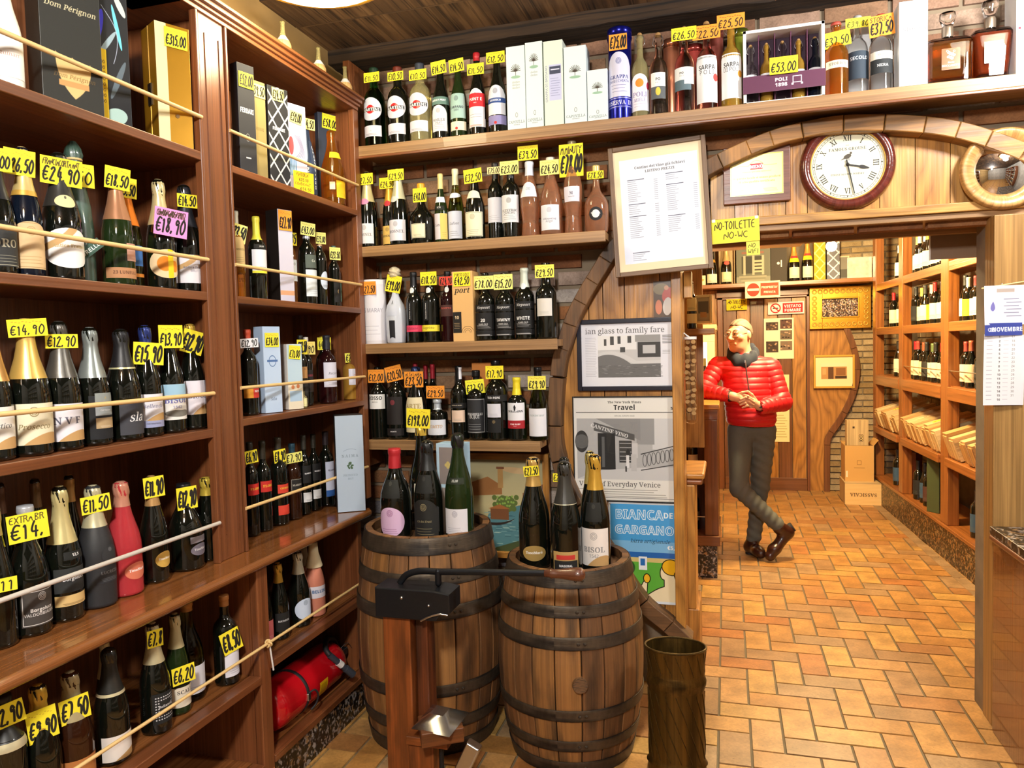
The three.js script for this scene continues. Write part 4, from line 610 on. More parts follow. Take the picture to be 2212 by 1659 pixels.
bk([-0.154,0.343,0.041,0.322,0.052], { ...polish, g: 'clear', p: '€26,50', tw: 0.1, L: 'clear swing-top spirit bottle with hanging white card priced 26,50', grp: S1, l: [['#eef0ee|#333|PO|P O L I|n', 0.38, 0.53, 110, 'r', -15], ['#5a6f78|#eee|||', 0.26, 0.38, 110, 'r', -15], ['#f2f3f1|#888||POLI|l', 0.33, 0.53, 60, 'r', 30]] });
bk([-0.065,0.351,0.043,0.317,0.056], { k: 'slim', g: 'clear', p: '€22,50', pc: ORA, tw: 0.11, L: 'clear spirit bottle with tall white label priced 22,50 on orange', grp: S1, stop: 'swing', l: [['#eceef0|#444|SARPA|P O L I|nL', 0.08, 0.62, 135], ['#d94a44|#fff||', 0.32, 0.41, 34, 'o', 52]] });
bk([0.031,0.346,0.041,0.346,0.059], { k: 'slim', g: 'gold', p: '€25,50', pc: ORA, tw: 0.108, L: 'golden spirit bottle with tall white label priced 25,50 on orange', grp: S1, stop: 'swing', l: [['#eceef0|#444|SARPA|DI POLI|nL', 0.1, 0.62, 135], ['#c98a2a|#fff||', 0.34, 0.42, 34, 'o', 52]] });
function tin(v, z, col, label) { const t = thing('spirit_tin', label, 'tin', [v[0], rowY, z], 0, 'metal tins behind the spirit bottles'); mesh('tin_body', smoothLathe([[0, 0], [v[2], 0], [v[2], v[1] * 0.9], [0, v[1] * 0.9]], 28), tint(col, 0.3, { metalness: 0.7 }), t); mesh('lid', smoothLathe([[0, v[1] * 0.9], [v[2] + 0.0015, v[1] * 0.9], [v[2] + 0.0015, v[1]], [0, v[1]]], 28), tint(col, 0.25, { metalness: 0.8 }), t); }
tin([-0.212,0.349,0.035], -3.32, '#c07a5a', 'copper coloured tin behind the first clear bottles'); tin([-0.121,0.312,0.038], -3.32, '#c0524a', 'red metal tin behind the bottle priced 26,50'); tin([-0.039,0.362,0.040], -3.32, '#b5655a', 'pinkish copper tin behind the bottle priced 22,50'); tin([0.062,0.349,0.039], -3.32, '#9aa83a', 'lime green metal tin behind the golden bottle');
{ // presentation case with five miniature bottles
  const v = [0.228,0.296,0.157], W = 1.93 * v[2], H = v[1] - 0.005, t = thing('gift_case', 'open white gift case with a purple band holding miniature spirit bottles', 'box', [v[0], rowY, rowZ + 0.02]), wm = tint('#e9e4dc', 0.5), pm = tint('#5b2d48', 0.7);
  span('back_board', tint('#3b2836', 0.8), t, -W / 2, W / 2, 0, H, -0.07, -0.075); for (const s of [-1, 1]) span('side_frame', wm, t, s * W / 2, s * (W / 2 - 0.012), 0, H, -0.075, 0.02, 'y', 0.001); span('top_frame', wm, t, -W / 2, W / 2, H - 0.012, H, -0.075, 0.02, 'x', 0.001); span('base_frame', wm, t, -W / 2, W / 2, 0, 0.01, -0.075, 0.02, 'x', 0.001);
  for (let i = 1; i < 5; i++) span('divider', pm, t, -W / 2 + i * W / 5 - 0.0015, -W / 2 + i * W / 5 + 0.0015, 0.01, H - 0.012, -0.07, -0.01, 'y');
  const p = print('poliband', 320, 72, (x, w, h) => { fill(x, '#5b2d48', 0, 0, w, h); x.strokeStyle = '#fff'; x.lineWidth = 3; txt(x, 'POLI', 150, 26, 22, '#fff', 'sans-serif', 'center', 'bold'); txt(x, '1898', 150, 48, 22, '#fff', 'sans-serif', 'center', 'bold'); x.strokeRect(196, 18, 32, 26); fill(x, '#fff', 190, 46, 8, 8); fill(x, '#fff', 226, 46, 8, 8); }); mesh('purple_band', sheet(p, W + 0.004, 0.066, 0.004), p.a.mat, t, [0, 0.075, 0.024]);
  priceTag(t, { p: '€53,00', ph: '~' }, 0.136, 0.03, 0.105, 0.066, 0);
  for (let i = 0; i < 5; i++) { const pr = SHAPE.slim; bottle([v[0] - W / 2 + (i + 0.5) * W / 5, rowY + 0.0102, rowZ - 0.015], 0, 0.235, 0.025, { n: 'miniature_bottle', k: 'slim', g: i === 4 ? 'navy' : i % 2 ? 'gold' : 'clear', stop: 'swing', L: i === 4 ? 'dark blue miniature bottle in the white gift case' : i % 2 ? 'golden swing-top miniature bottle in the white gift case' : 'clear swing-top miniature bottle in the white gift case', grp: 'miniatures in the gift case', l: [['#e8e8ee|#777||POLI|l', 0.3, 0.5, 130]] }); }
}
bk([0.425,0.290,0.045,0.221,0.060], { k: 'slim', g: 'amber', p: '€37,50', tw: 0.1, tr: 7, L: 'golden brown spirit bottle with cream label priced 37,50 on yellow', grp: S1, c: [0.955, '#b0483a', 1, 0.1], l: [['#e9e2c8|#6a5a40|STORICA|||B', 0.36, 0.46, 120]] });
bk([0.506,0.313,0.041,0.283,0.039], { k: 'slim', g: 'clear', p: '€39,80', ph: 'SECOLO', pc: '#f2ea3a', tw: 0.09, L: 'clear spirit bottle with dark blue-grey panel priced 39,80', grp: S1, c: [0.955, '#9a9a98', 1, 0.1], l: [['#2c3a48|#d6dde2|SECOLO||nL', 0.2, 0.54, 150]] });
bk([0.584,0.297,0.045,0.251,0.080], { k: 'slim', g: 'clear', p: '€37,50', pc: ORA, ph: 'STORICA', tw: 0.09, tr: 5, L: 'clear spirit bottle with black and cream label priced on orange', grp: S1, c: [0.955, '#a3322c', 1, 0.1], l: [['#e6e2d2|#6a6250|STORICA||', 0.4, 0.5, 130], ['#23282c|#eee|NERA||', 0.22, 0.4, 130]] });
cb([0.462,0.256,0.031], { z: -3.29, col: '#e9ebee', d: 0.06, L: 'white carton behind the golden brown bottle priced 37,50', grp: carts }); cb([0.534,0.292,0.032], { z: -3.30, col: '#dfe3e4', d: 0.06, L: 'wide white carton behind the blue-grey panel bottle', grp: carts }); cb([0.609,0.281,0.036], { z: -3.31, col: '#e6e8ea', d: 0.05, L: 'white carton behind the bottle with the red cap', grp: carts });
cb([0.688,0.318,0.049], { col: '#eceef0', d: 0.09, L: 'tall white spirit carton beside the cut glass decanters', grp: carts, f: (x, a, b) => { fill(x, '#eceff1', 0, 0, a, b); txt(x, 'STORICA', a * 0.54, b * 0.33, 25, '#555', 'serif'); fill(x, '#888', 20, b * 0.28, 18, 2); fill(x, '#aaa', 20, b * 0.58, 50, 2); } });
function decanter(v, k1, k2, g, nm, label) { const w1 = v[2] * k1, w2 = v[2] * k2;
  const t = thing('spirit_decanter', label, 'bottle', [v[0], rowY, rowZ - 0.01], 0, 'decanter bottles on the topmost shelf'), hb = v[1] * 0.62, d = 0.045;
  const loft = (k, y0, y1, mat, name) => { const N = 14, pos = [], idx = []; const ring = (y) => { const u = clamp((y - 0.012) / (hb - 0.012)), sh = y > hb * 0.9 ? Math.sqrt(Math.max(0.02, 1 - ((y - hb * 0.9) / (hb * 0.12)) ** 2)) : 1, W = mix(w1, w2, u) * k * mix(0.72, 1, sh), D = d * k * mix(0.72, 1, sh); return [W, D]; }; for (let j = 0; j <= N; j++) { const y = mix(y0, y1, j / N), [W, D] = ring(y); for (let i = 0; i < 28; i++) { const a = i / 28 * Math.PI * 2, c = Math.cos(a), s = Math.sin(a), n = 0.3; pos.push(Math.sign(c) * Math.pow(Math.abs(c), n) * W, y, Math.sign(s) * Math.pow(Math.abs(s), n * 1.6) * D); } } for (let j = 0; j < N; j++) for (let i = 0; i < 28; i++) { const a = j * 28 + i, b = j * 28 + (i + 1) % 28; idx.push(a, a + 28, b, b, a + 28, b + 28); } for (let i = 1; i < 27; i++) { idx.push(0, i, i + 1); const m = N * 28; idx.push(m, m + i + 1, m + i); } const q = new THREE.BufferGeometry(); q.setAttribute('position', new THREE.Float32BufferAttribute(pos, 3)); q.setIndex(idx); const z = mergeVertices(q); z.computeVertexNormals(); return mesh(name, z, mat, t); };
  loft(1, 0, hb, G.clear, 'glass_body'); loft(0.86, 0.022, hb * 0.93, G[g], 'spirit'); mesh('neck', smoothLathe([[0, hb * 0.96], [0.016, hb * 0.96], [0.0155, hb + 0.05], [0, hb + 0.05]], 24), G.clear, t); mesh('collar', smoothLathe([[0.0185, hb + 0.012], [0.0195, hb + 0.02], [0.0195, hb + 0.045], [0.017, hb + 0.052]], 24), tint('#9a8a78', 0.3, { metalness: 0.8 }), t); mesh('stopper', smoothLathe([[0, hb + 0.05], [0.017, hb + 0.05], [0.021, hb + 0.062], [0.029, v[1] - 0.02], [0.027, v[1] - 0.004], [0.018, v[1]], [0, v[1]]], 20), G.clear, t);
  const p = print('dec' + nm, 128, 160, (x, w, h) => { fill(x, '#8a4a1c', 0, 0, w, h); x.strokeStyle = '#f3e6d0'; x.lineWidth = 3; for (let i = 0; i < 16; i++) { x.beginPath(); x.arc(40 + (i * 37) % 50, 20 + (i * 23) % 60, 7, 0, 7); x.stroke(); } txt(x, 'Berta', 64, 105, 18, '#f3e6d0', 'serif', 'center', 'italic'); txt(x, nm, 64, 128, 20, '#f3e6d0', 'serif', 'center', 'bold'); }); mesh('etched_emblem', sheet(p, 0.062, 0.078, 0.0006), p.a.gloss, t, [0, hb * 0.52, d + 0.0015]);
}
decanter([0.816,0.276,0.082], 0.98, 1.0, 'amber', 'ROCCANIVO', 'square cut glass decanter of amber spirit with frosted stopper'); decanter([0.957,0.298,0.071], 0.7, 1.0, 'cognac', 'MAGIA', 'tapering glass decanter of dark red-brown spirit with frosted stopper');
cb([1.115,0.340,0.090], { col: '#eceef0', d: 0.12, L: 'large white carton at the end of the topmost shelf', grp: carts, f: (x, a, b) => { fill(x, '#eef0f2', 0, 0, a, b); txt(x, 'g', 20, 20, 40, '#666', 'serif', 'center', 'italic'); txt(x, 'ma', 20, 50, 22, '#777', 'serif'); fill(x, '#c02a3a', 4, 120, 6, 6); } });
rowY = 2.038; rowZ = -3.215;
bk([-1.617,0.356,0.045,0.319,0.052], { k: 'champ', g: 'dark', c: [0.6, '#d9cf9a'], p: '€27,50', tw: 0.085, L: 'sparkling wine bottle with pink neck medallion and white label priced 27,50', grp: S2, l: [['#dcdce2|#777|MOSNEL||c', 0.05, 0.31, 115], ['#e58ab2|#a33||', 0.56, 0.64, 70, 'o']] });
bk([-1.528,0.342,0.035,0.305,0.051], { k: 'champ', g: 'dark', z: -3.265, c: [0.6, '#d9a83a'], p: '€24,50', tw: 0.08, L: 'sparkling wine bottle with red neck medallion and gold label priced 24,50', grp: S2, l: [['#e0b860|#333|MOSNEL||c', 0.05, 0.3, 125], ['#c2343f|#611||', 0.57, 0.65, 70, 'o']] });
bk([-1.458,0.355,0.045,0.325,0.051], { k: 'champ', g: 'dark', c: [0.6, '#dfe0b8'], p: '€29,50', tw: 0.08, L: 'sparkling wine bottle with silver neck medallion and white label priced 29,50', grp: S2, l: [['#dfdfea|#667|MOSNEL||c', 0.06, 0.33, 125], ['#cfd2cc|#444||', 0.56, 0.64, 60, 'o', -15]] });
bk([-1.344,0.279,0.058,0.224,0.063], { k: 'bulb', g: 'dark', c: [0.82, '#e6a82a', 1, 0.1], p: '€48,00', tw: 0.066, L: 'bulbous black magnum flagon with yellow wax top priced 48,00', grp: S2, l: [['#e6e2c2|#555|||fl', 0.09, 0.32, 72]] });
bk([-1.248,0.315,0.030], { k: 'burg', g: 'green', c: [0.78, '#e3cf8a', 1, 0.1], L: 'slim white Burgundy bottle with yellow capsule and half grey half yellow label', grp: S2, l: [['#d5cfd8|#444|Latour||i', 0.05, 0.42, 160], ['#e3c36a|#443|||l', 0.05, 0.42, 70, 'r', 45], ['#dfe2ee|#556|||', 0.58, 0.66, 140], ['#15180f|#fff|3,75||B', 0.47, 0.53, 100]] });
bk([-1.184,0.336,0.040], { k: 'burg', g: 'olive', c: [0.78, '#e9e2bc', 1, 0.1], L: 'olive green white wine bottle with pale blue label and tilted neck label', grp: S2, l: [['#cfd6ea|#445|Lafont||il', 0.05, 0.42, 125], ['#dfe4f0|#556|||', 0.6, 0.67, 150, 'o']] });
bk([-1.084,0.323,0.044,0.288,0.062], { k: 'burg', g: 'dark', p: '€32,50', tw: 0.085, tr: 4, L: 'red Burgundy bottle with cream framed label priced 32,50', grp: S2, l: [['#e2e0c4|#776|||cfl', 0.05, 0.39, 130], ['#e6e4ce|#666|||', 0.58, 0.69, 120, 'a']] });
bk([-0.992,0.345,0.035,0.309,0.031], { k: 'bord', g: 'dark', z: -3.235, c: [0.79, '#24201f', 1, 0.2], p: '€75,00', pc: '#efe0a0', tw: 0.062, L: 'claret bottle with plain white label priced 75,00', grp: S2, l: [['#d2d5e2|#778|||l', 0.22, 0.54, 130]] });
bk([-0.914,0.334,0.041,0.309,0.059], { k: 'bord', g: 'dark', c: [0.79, '#1c1c20', 1, 0.2], p: '€23,00', pc: LEM, tw: 0.086, L: 'claret bottle with engraved chateau label priced 23,00', grp: S2, l: [['#dcdde2|#333|LUZEYRAC|CAHORS|cl', 0.2, 0.56, 135]] });
bk([-0.827,0.330,0.043,0.365,0.062], { k: 'skit', g: 'rose', c: [0.81, '#d7dce8', 1, 0.1], p: '€39,50', tw: 0.092, L: 'waisted rosé bottle with white shield neck label priced 39,50', grp: S2, l: [['#dfe6ee|#456|Ott|||i', 0.52, 0.72, 120, 'a']] });
bk([-0.731,0.339,0.048,0.293,0.064], { k: 'burg', g: 'rose', c: [0.93, '#d6d2c8', 1, 0.1], p: '€24,50', pc: LEM, tw: 0.085, L: 'wide rosé bottle with large white square label priced 24,50', grp: S2, l: [['#dfe4ee|#889|Whispering|Angel|c', 0.06, 0.38, 110]] });
bk([-0.634,0.401,0.041,0.314,0.139], { k: 'skit', g: 'rose', c: [0.93, '#a89a78', 1, 0.3], p: '€78,00', ph: 'M MINUTY', tw: 0.105, L: 'tall rosé bottle with a double yellow price sign 22,50 and 78,00', grp: S2, l: [['#dcdcea|#556|M|MINUTY|', 0.34, 0.5, 110]], x: (t, h, r) => { const p = tagPrint('€22,50', YEL, 'M MINUTY', 132, 70); mesh('second_price_tag', sheet(p, 0.104, 0.068), p.a.mat, t, [0, h - 0.062, 0.022]); } });
bk([-0.532,0.287,0.052,0.244,0.033], { k: 'bulb', g: 'rose', c: [0.86, '#d9c07a', 1, 0.3], p: '€28,50', tw: 0.072, L: 'round-shouldered rosé bottle with round black and white label priced 28,50', grp: S2, l: [['#1d1d1f|#eee|MIRAVAL|||n', 0.16, 0.36, 66, 'o', 5], ['#e9e9e6|#333||', 0.2, 0.32, 36, 'o', 5]] });
rowY = 1.587; rowZ = -3.215;
{ const v = [-1.598,0.300,0.055,0.260,0.061], t = thing('spirit_tin', 'white cylindrical carton tube with orange price tag next to the cabinet', 'tin', [v[0], rowY, rowZ]), pr = [[0, 0], [0, 1], [0.02, 1], [1, 1], [1, 1], [1, 0]], p = art('#dfe0ea|#99a||BAS MARAY|l', 128, 220); mesh('tube', smoothLathe([[0, 0], [v[2], 0], [v[2], v[1]], [0, v[1]]], 36), tint('#e3e2ea', 0.45), t); mesh('front_label', wrap(pr, v[2], v[1], 0.05, 0.93, 150, 'r', 0, p, 0.0008), p.a.mat, t); priceTag(t, { p: '€27,50', pc: ORA, ph: '~' }, v[3], v[2], 0.075, v[4], 0); }
bk([-1.490,0.355,0.048,0.277,0.078], { k: 'bulb', g: std({ color: lin('#c9d0dc'), roughness: 0.25, clearcoat: 0.6 }), p: '€99,00', tw: 0.076, tr: -12, L: 'bottle wrapped in clear film with a black letter A priced 99,00', grp: S3, l: [['#c4cbdb|#15161b|A|||B', 0.36, 0.68, 60], ['#17181d|#889|||', 0.06, 0.3, 34, 'k']], x: (t, h, r) => { const g = new THREE.SphereGeometry(r * 0.55, 16, 12), p = g.attributes.position; for (let i = 0; i < p.count; i++) { const k = 1 + 0.25 * Math.sin(p.getX(i) * 700 + p.getY(i) * 400); p.setXYZ(i, p.getX(i) * k, p.getY(i) * 1.1, p.getZ(i) * k); } g.computeVertexNormals(); mesh('film_knot', g, tint('#d6c8a8', 0.3, { clearcoat: 0.5 }), t, [0, h * 0.93, 0]); } });
const ramos = (band) => [['#101114|#f4f4f4|Ramos Pinto||v', 0.31, 0.58, 34, 'r', -12], [band, 0.155, 0.245, 165]];
bk([-1.396,0.328,0.037], { k: 'port', L: 'port bottle with white vertical lettering and a pink band', grp: S3, c: [0.8, '#17171a', 1, 0.2], l: [...ramos('#dd3f63|#4a1020|Adriano||iB'), ['#e6eef0|#556|||', 0.7, 0.78, 70, 'o', -8]] });
bk([-1.313,0.324,0.042,0.293,0.062], { k: 'port', p: '€18,50', tw: 0.08, L: 'port bottle with white vertical lettering and a yellow band priced 18,50', grp: S3, c: [0.8, '#17171a', 1, 0.2], l: [...ramos('#f0dc3a|#5a4a10|Lagrima||iB'), ['#e6eef0|#556|||', 0.7, 0.78, 70, 'o', -8]] });
bk([-1.228,0.323,0.034,0.278,0.040], { k: 'port', g: 'wine', p: '€24,90', pc: REDT, ph: '', tw: 0.066, L: 'port bottle with dark red label priced 24,90 on a red tag', grp: S3, c: [0.8, '#151517', 1, 0.2], l: [['#4a2a26|#c9564a|Reserva|||L', 0.36, 0.52, 150], ['#e6eef0|#556|||', 0.7, 0.78, 70, 'o', 5]] });
cb([-1.140,0.315,0.049,0.279,0.063], { col: '#d9ab6a', d: 0.09, p: '€42,50', tw: 0.08, ph: 'PORTO 2013', L: 'kraft cardboard port carton with black lettering priced 42,50', f: (x, a, b) => { fill(x, '#dfb272', 0, 0, a, b); txt(x, 'port', 60, b * 0.27, 44, '#20160c', 'serif', 'center', 'italic bold'); fill(x, '#17120c', 0, b * 0.58, 54, b * 0.3); txt(x, '10', 24, b * 0.66, 26, '#e9d2a8', 'sans-serif', 'center', 'bold'); lines(x, 6, b * 0.74, 40, 4, 10, '#c9a878', 2); x.strokeStyle = '#4a3416'; x.lineWidth = 2; for (const r of [16, 26, 38]) { x.beginPath(); x.arc(92, b * 0.88, r, Math.PI, 6.28); x.stroke(); } } });
const niep = (big) => [['#0d0d0f|#f3f3f3|Niepoort|||iB', 0.43, 0.53, 150], ['#0d0d0f|#f3f3f3|' + big + '|YEARS OLD|nl', 0.16, 0.41, 140], ['#0d0d0f|#e4e4e4|||l', 0.07, 0.15, 150]];
bk([-1.047,0.305,0.045,0.261,0.060], { k: 'port', p: '€78,00', pc: LEM, tw: 0.094, L: 'port bottle with large white number 20 priced 78,00', grp: S3, l: niep('20') });
bk([-0.955,0.301,0.043,0.260,0.068], { k: 'port', p: '€15,20', pc: LEM, tw: 0.088, L: 'tawny port bottle with white lettering priced 15,20', grp: S3, l: niep('TAWNY') });
bk([-0.862,0.318,0.044], { k: 'port', c: [0.73, '#c9d1c4', 1, 0.1], L: 'white port bottle with pale green capsule and white lettering', grp: S3, l: [...niep('WHITE'), ['#dfe8ee|#456|||', 0.7, 0.79, 60, 'o']] });
bk([-0.764,0.335,0.047,0.297,0.057], { k: 'port', p: '€29,50', pc: '#f3ea60', tw: 0.086, L: 'port bottle with plain grey-white label at the curved stave priced 29,50', grp: S3, l: [['#d9d6cf|#888|||l', 0.3, 0.53, 88]] });
cb([-1.022,0.321,0.052], { z: -3.33, col: '#5a4a3a', d: 0.05, L: 'dark brown carton behind the bottle with the number 20' });
rowY = 1.138; rowZ = -3.215;
bk([-1.595,0.341,0.042,0.297,0.062], { k: 'bord', p: '€12,00', pc: ORA, tw: 0.084, L: 'black bottle with white block-letter label priced 12,00 on orange', grp: S4, l: [['#ececea|#111|ROSSO|ANTICO|nBL', 0.42, 0.62, 140]] });
bk([-1.502,0.344,0.046,0.308,0.072], { k: 'bord', p: '€20,50', pc: ORA, tw: 0.084, tr: 12, L: 'dark bottle with red figure label priced 20,50 on orange', grp: S4, l: [['#1a1413|#d8485a|||c', 0.2, 0.58, 120], ['#191415|#ddd|MONTE|||n', 0.05, 0.15, 130]] });
bk([-1.400,0.338,0.050,0.279,0.074], { k: 'champ', p: '€23,50', pc: ORA, ph: 'ALTA LANGA', tw: 0.095, c: [0.8, '#2d3c66'], L: 'dark sparkling bottle with tall cream label priced 23,50 on orange', grp: S4, l: [['#e2d6b2|#a08a50|ARTE|||Ll', 0.1, 0.58, 120]] });
for (const [v, n] of [[[-1.447,0.352,0.026], 'first'], [[-1.407,0.342,0.026], 'second'], [[-1.358,0.346,0.028], 'third']]) bk(v, { k: 'bord', z: -3.32, c: [0.8, '#a4202e', 1, 0.2], L: 'red-capped wine bottle hidden behind the orange price tags', grp: 'red-capped bottles behind the orange tags' });
bk([-1.295,0.185,0.047,0.219,0.058], { k: 'squat', p: '€29,50', pc: ORA, tw: 0.09, c: [0.74, '#c9d2da', 1, 0.3], L: 'squat dark bottle with a floral white label priced 29,50 on orange', grp: S4, l: [['#dfe2ea|#b0762a|ROMITO|||i', 0.12, 0.5, 140]] });
bk([-1.187,0.338,0.039], { k: 'bord', c: [0.8, '#17171a', 1, 0.3], L: 'black sherry bottle with small pinkish label and paper strip seal', grp: S4, l: [['#e6c9b2|#777|||l', 0.24, 0.4, 100, 'r', 8], ['#0e0e10|#e7d9c0|GONZALEZ BYASS|||n', 0.43, 0.5, 150], ['#e9eaf0|#888|||', 0.82, 0.98, 60, 'r', 55]] });
cb([-1.111,0.348,0.047], { z: -3.32, col: '#d9873a', d: 0.045, L: 'orange wooden box behind the bottle priced 37,50' });
bk([-1.102,0.316,0.043,0.242,0.064], { k: 'squat', p: '€37,50', pc: '#f3f03a', tw: 0.09, tr: 5, c: [0.88, '#141416', 1, 0.3], L: 'square-labelled black bottle with white gothic lettering priced 37,50', grp: S4, l: [['#26272a|#e8e8e8|PINGHELLI|BUJUI|fl', 0.1, 0.6, 150]] });
bk([-1.006,0.360,0.053,0.306,0.059], { k: 'bord', p: '€17,90', tw: 0.084, c: [0.9, '#151517', 1, 0.3], L: 'broad black sherry bottle with white neck lettering priced 17,90', grp: S4, l: [['#0c0c0e|#f1f1f1|TIO PEPE|||nB', 0.49, 0.57, 160], ['#d6d6e0|#889|||l', 0.29, 0.46, 72], ['#0d0d0f|#d9b878|||c', 0.1, 0.27, 70]] });
bk([-0.910,0.281,0.045], { k: 'port', c: [0.72, '#f0d92a', 1, 0.1], L: 'port bottle with yellow capsule and a black caped figure on its label', grp: S4, l: [['#e9e9ee|#14141a|SANDEMAN|||n', 0.3, 0.6, 130], ['#a81c26|#fff|FINE RUBY|PORTO|n', 0.19, 0.32, 128]], x: (t, h, r, pr) => { const p = print('cape', 48, 72, (x, w, hh) => { fill(x, '#e9e9ee', 0, 0, w, hh); x.fillStyle = '#15151a'; x.beginPath(); x.moveTo(24, 6); x.lineTo(36, 34); x.lineTo(30, 68); x.lineTo(18, 68); x.lineTo(14, 30); x.fill(); }); mesh('figure_mark', wrap(pr, r, h, 0.47, 0.585, 30, 'r', 0, p, 0.0022), p.a.mat, t); } });
bk([-0.811,0.325,0.043,0.256,0.060], { k: 'burg', g: 'olive', p: '€29,90', pc: '#f3e95a', tw: 0.082, c: [0.87, '#121214', 1, 0.3], L: 'olive green bottle with large white landscape label priced 29,90', grp: S4, l: [['#e4e4ea|#9aa|CLOUDY BAY|||L', 0.06, 0.44, 130]] });
// ---------- bottles and boxes in the long cabinet ----------
const C1 = 'boxes on the top cabinet shelf', C2 = 'sparkling bottles on the second cabinet shelf', C3 = 'sparkling bottles on the third cabinet shelf', C4 = 'sparkling bottles on the cabinet ledge', C5 = 'sparkling bottles under the ledge';
rowY = 2.208; rowX = -1.69;
lf([-1.448,0.290,0.037], { k: 'champ', g: 'white', a: 60, c: [0.78, '#d9b878'], L: 'squat white champagne bottle in the top bay, front one of two', grp: C1, l: [['#f1ece2|#b98a7a|Ruinart||i', 0.1, 0.45, 120]] });
lf([-1.494,0.306,0.029], { k: 'champ', g: 'white', a: 55, xx: -1.80, c: [0.78, '#d9b878'], L: 'white champagne bottle partly behind another beside the black shield box', grp: C1, l: [['#efe9de|#c2a08a|Ruinart||i', 0.1, 0.4, 120]] });
cl([-1.601,0.373,0.061], { w: 0.152, a: 70, d: 0.08, col: '#23241f', ro: 0.35, L: 'tall matt black champagne box with a tan shield emblem', grp: C1, f: (x, a, b) => { fill(x, '#2a2a24', 0, 0, a, b); txt(x, 'Dom Pérignon', a / 2, b * 0.3, 16, '#e9dcae', 'serif', 'center', 'italic'); x.fillStyle = '#d8b878'; x.beginPath(); x.moveTo(a * 0.22, b * 0.62); x.quadraticCurveTo(a * 0.36, b * 0.68, a * 0.5, b * 0.64); x.quadraticCurveTo(a * 0.64, b * 0.7, a * 0.8, b * 0.66); x.quadraticCurveTo(a * 0.84, b * 0.82, a * 0.52, b * 0.93); x.quadraticCurveTo(a * 0.2, b * 0.82, a * 0.22, b * 0.62); x.fill(); txt(x, 'Dom Pérignon', a * 0.52, b * 0.78, 13, '#7a5a2a', 'serif', 'center', 'italic'); fill(x, '#c9965a', a * 0.26, b * 0.81, a * 0.5, b * 0.04); } });
cl([-1.747,0.391,0.052], { w: 0.115, a: 72, d: 0.07, xx: -1.665, col: '#16171b', L: 'dark box printed with swirling iridescent blue and teal silk', grp: C1, f: (x, a, b) => { fill(x, '#16181d', 0, 0, a, b); for (const [c, px, py, rx, ry, q] of [['#3a35d8', 0.28, 0.3, 0.09, 0.12, 0.2], ['#6fd6e8', 0.72, 0.28, 0.05, 0.16, -0.2], ['#9ab0b8', 0.45, 0.42, 0.06, 0.13, 0.6], ['#a9c8bf', 0.6, 0.93, 0.3, 0.06, -0.3], ['#5b6a74', 0.7, 0.66, 0.07, 0.16, 0.4], ['#cfd8cf', 0.82, 0.12, 0.08, 0.08, -0.5]]) { x.fillStyle = c; x.beginPath(); x.ellipse(a * px, b * py, a * rx, b * ry, q, 0, 7); x.fill(); } x.strokeStyle = '#b9c3d8'; x.lineWidth = 2; x.beginPath(); x.moveTo(a * 0.35, b * 0.15); x.bezierCurveTo(a * 0.6, b * 0.25, a * 0.9, b * 0.3, a * 0.6, b * 0.55); x.stroke(); }, x: (t, w, h) => { const p = print('pricelist1', 64, 220, (x, a, b) => { fill(x, '#f7cf12', 0, 0, a, b); ['€295,00', '€380,00', '€290,00', '€310,00', '€295,00', '€317,00', '€320,00', '€270,00'].forEach((s, i) => hand(x, s, 8, 34 + i * 17, 50, 10, '#6a4a10', 0.14)); hand(x, 'VINT', 8, 14, 34, 11, '#6a4a10', 0.12); }); mesh('handwritten_price_list', sheet(p, 0.055, 0.2), p.a.mat, t, [-w / 2 + 0.015, 0.105, 0.012]); } });
cl([-1.981,0.373,0.073,0.332,0.060], { w: 0.105, a: 62, d: 0.11, col: '#b8861e', me: 0.55, ro: 0.32, p: '€315,00', ph: '~', tw: 0.07, tx: 0.01, L: 'large metallic gold champagne box with a cream stripe priced 315,00', grp: C1, x: (t, w, h, d) => { span('cream_stripe', tint('#e6d9a8', 0.4), t, -w / 2, -w / 2 + 0.034, 0.001, h - 0.001, 0.0, 0.001, 'y'); span('clasp', M.black, t, -w / 2 - 0.004, -w / 2, h * 0.34, h * 0.52, -0.065, -0.04, 'y'); span('lid_seam', tint('#e9cf7a', 0.3, { metalness: 0.6 }), t, -w / 2 - 0.0012, -w / 2, 0.001, h - 0.001, -0.056, -0.054, 'y'); mesh('seal', new THREE.CylinderGeometry(0.006, 0.006, 0.002, 16).rotateX(Math.PI / 2), tint('#7a5a1e', 0.4), t, [0.006, h * 0.25, 0.001]); } });
rowY = 1.759; rowX = -1.69;
lf([-1.398,0.298,0.039,0.274,0.055], { k: 'champ', a: 74, c: [0.6, '#2a2a2e'], p: '€24,00', L: 'sparkling bottle with black ornate label at the near end of the second shelf', grp: C2, l: [['#2c2d2c|#b9b49a|ORO|||fl', 0.06, 0.4, 140]] });
lf([-1.476,0.325,0.041,0.282,0.064], { k: 'champ', g: 'navy', a: 66, c: [0.62, '#d9bf7a'], c2: [0.62, 0.66, '#d8a94a'], p: '€26,50', tx: -0.01, tr: -3, L: 'sparkling bottle with ornate tan scroll label priced 26,50', grp: C2, l: [['#d8b888|#a5834f|||cfl', 0.06, 0.42, 150, 'a']] });
lf([-1.582,0.336,0.049,0.283,0.071], { k: 'champ', a: 66, c: [0.57, '#3d3c38'], p: '€24,90', ph: 'FRANCIACORTA ANT', tw: 0.098, tr: -3, L: 'sparkling bottle with large rounded white label priced 24,90', grp: C2, l: [['#efede8|#b9a06a|Antica Fratta||s', 0.09, 0.4, 160, 'o'], ['#d9cf9a|#222|||c', 0.56, 0.66, 80, 'o']] });
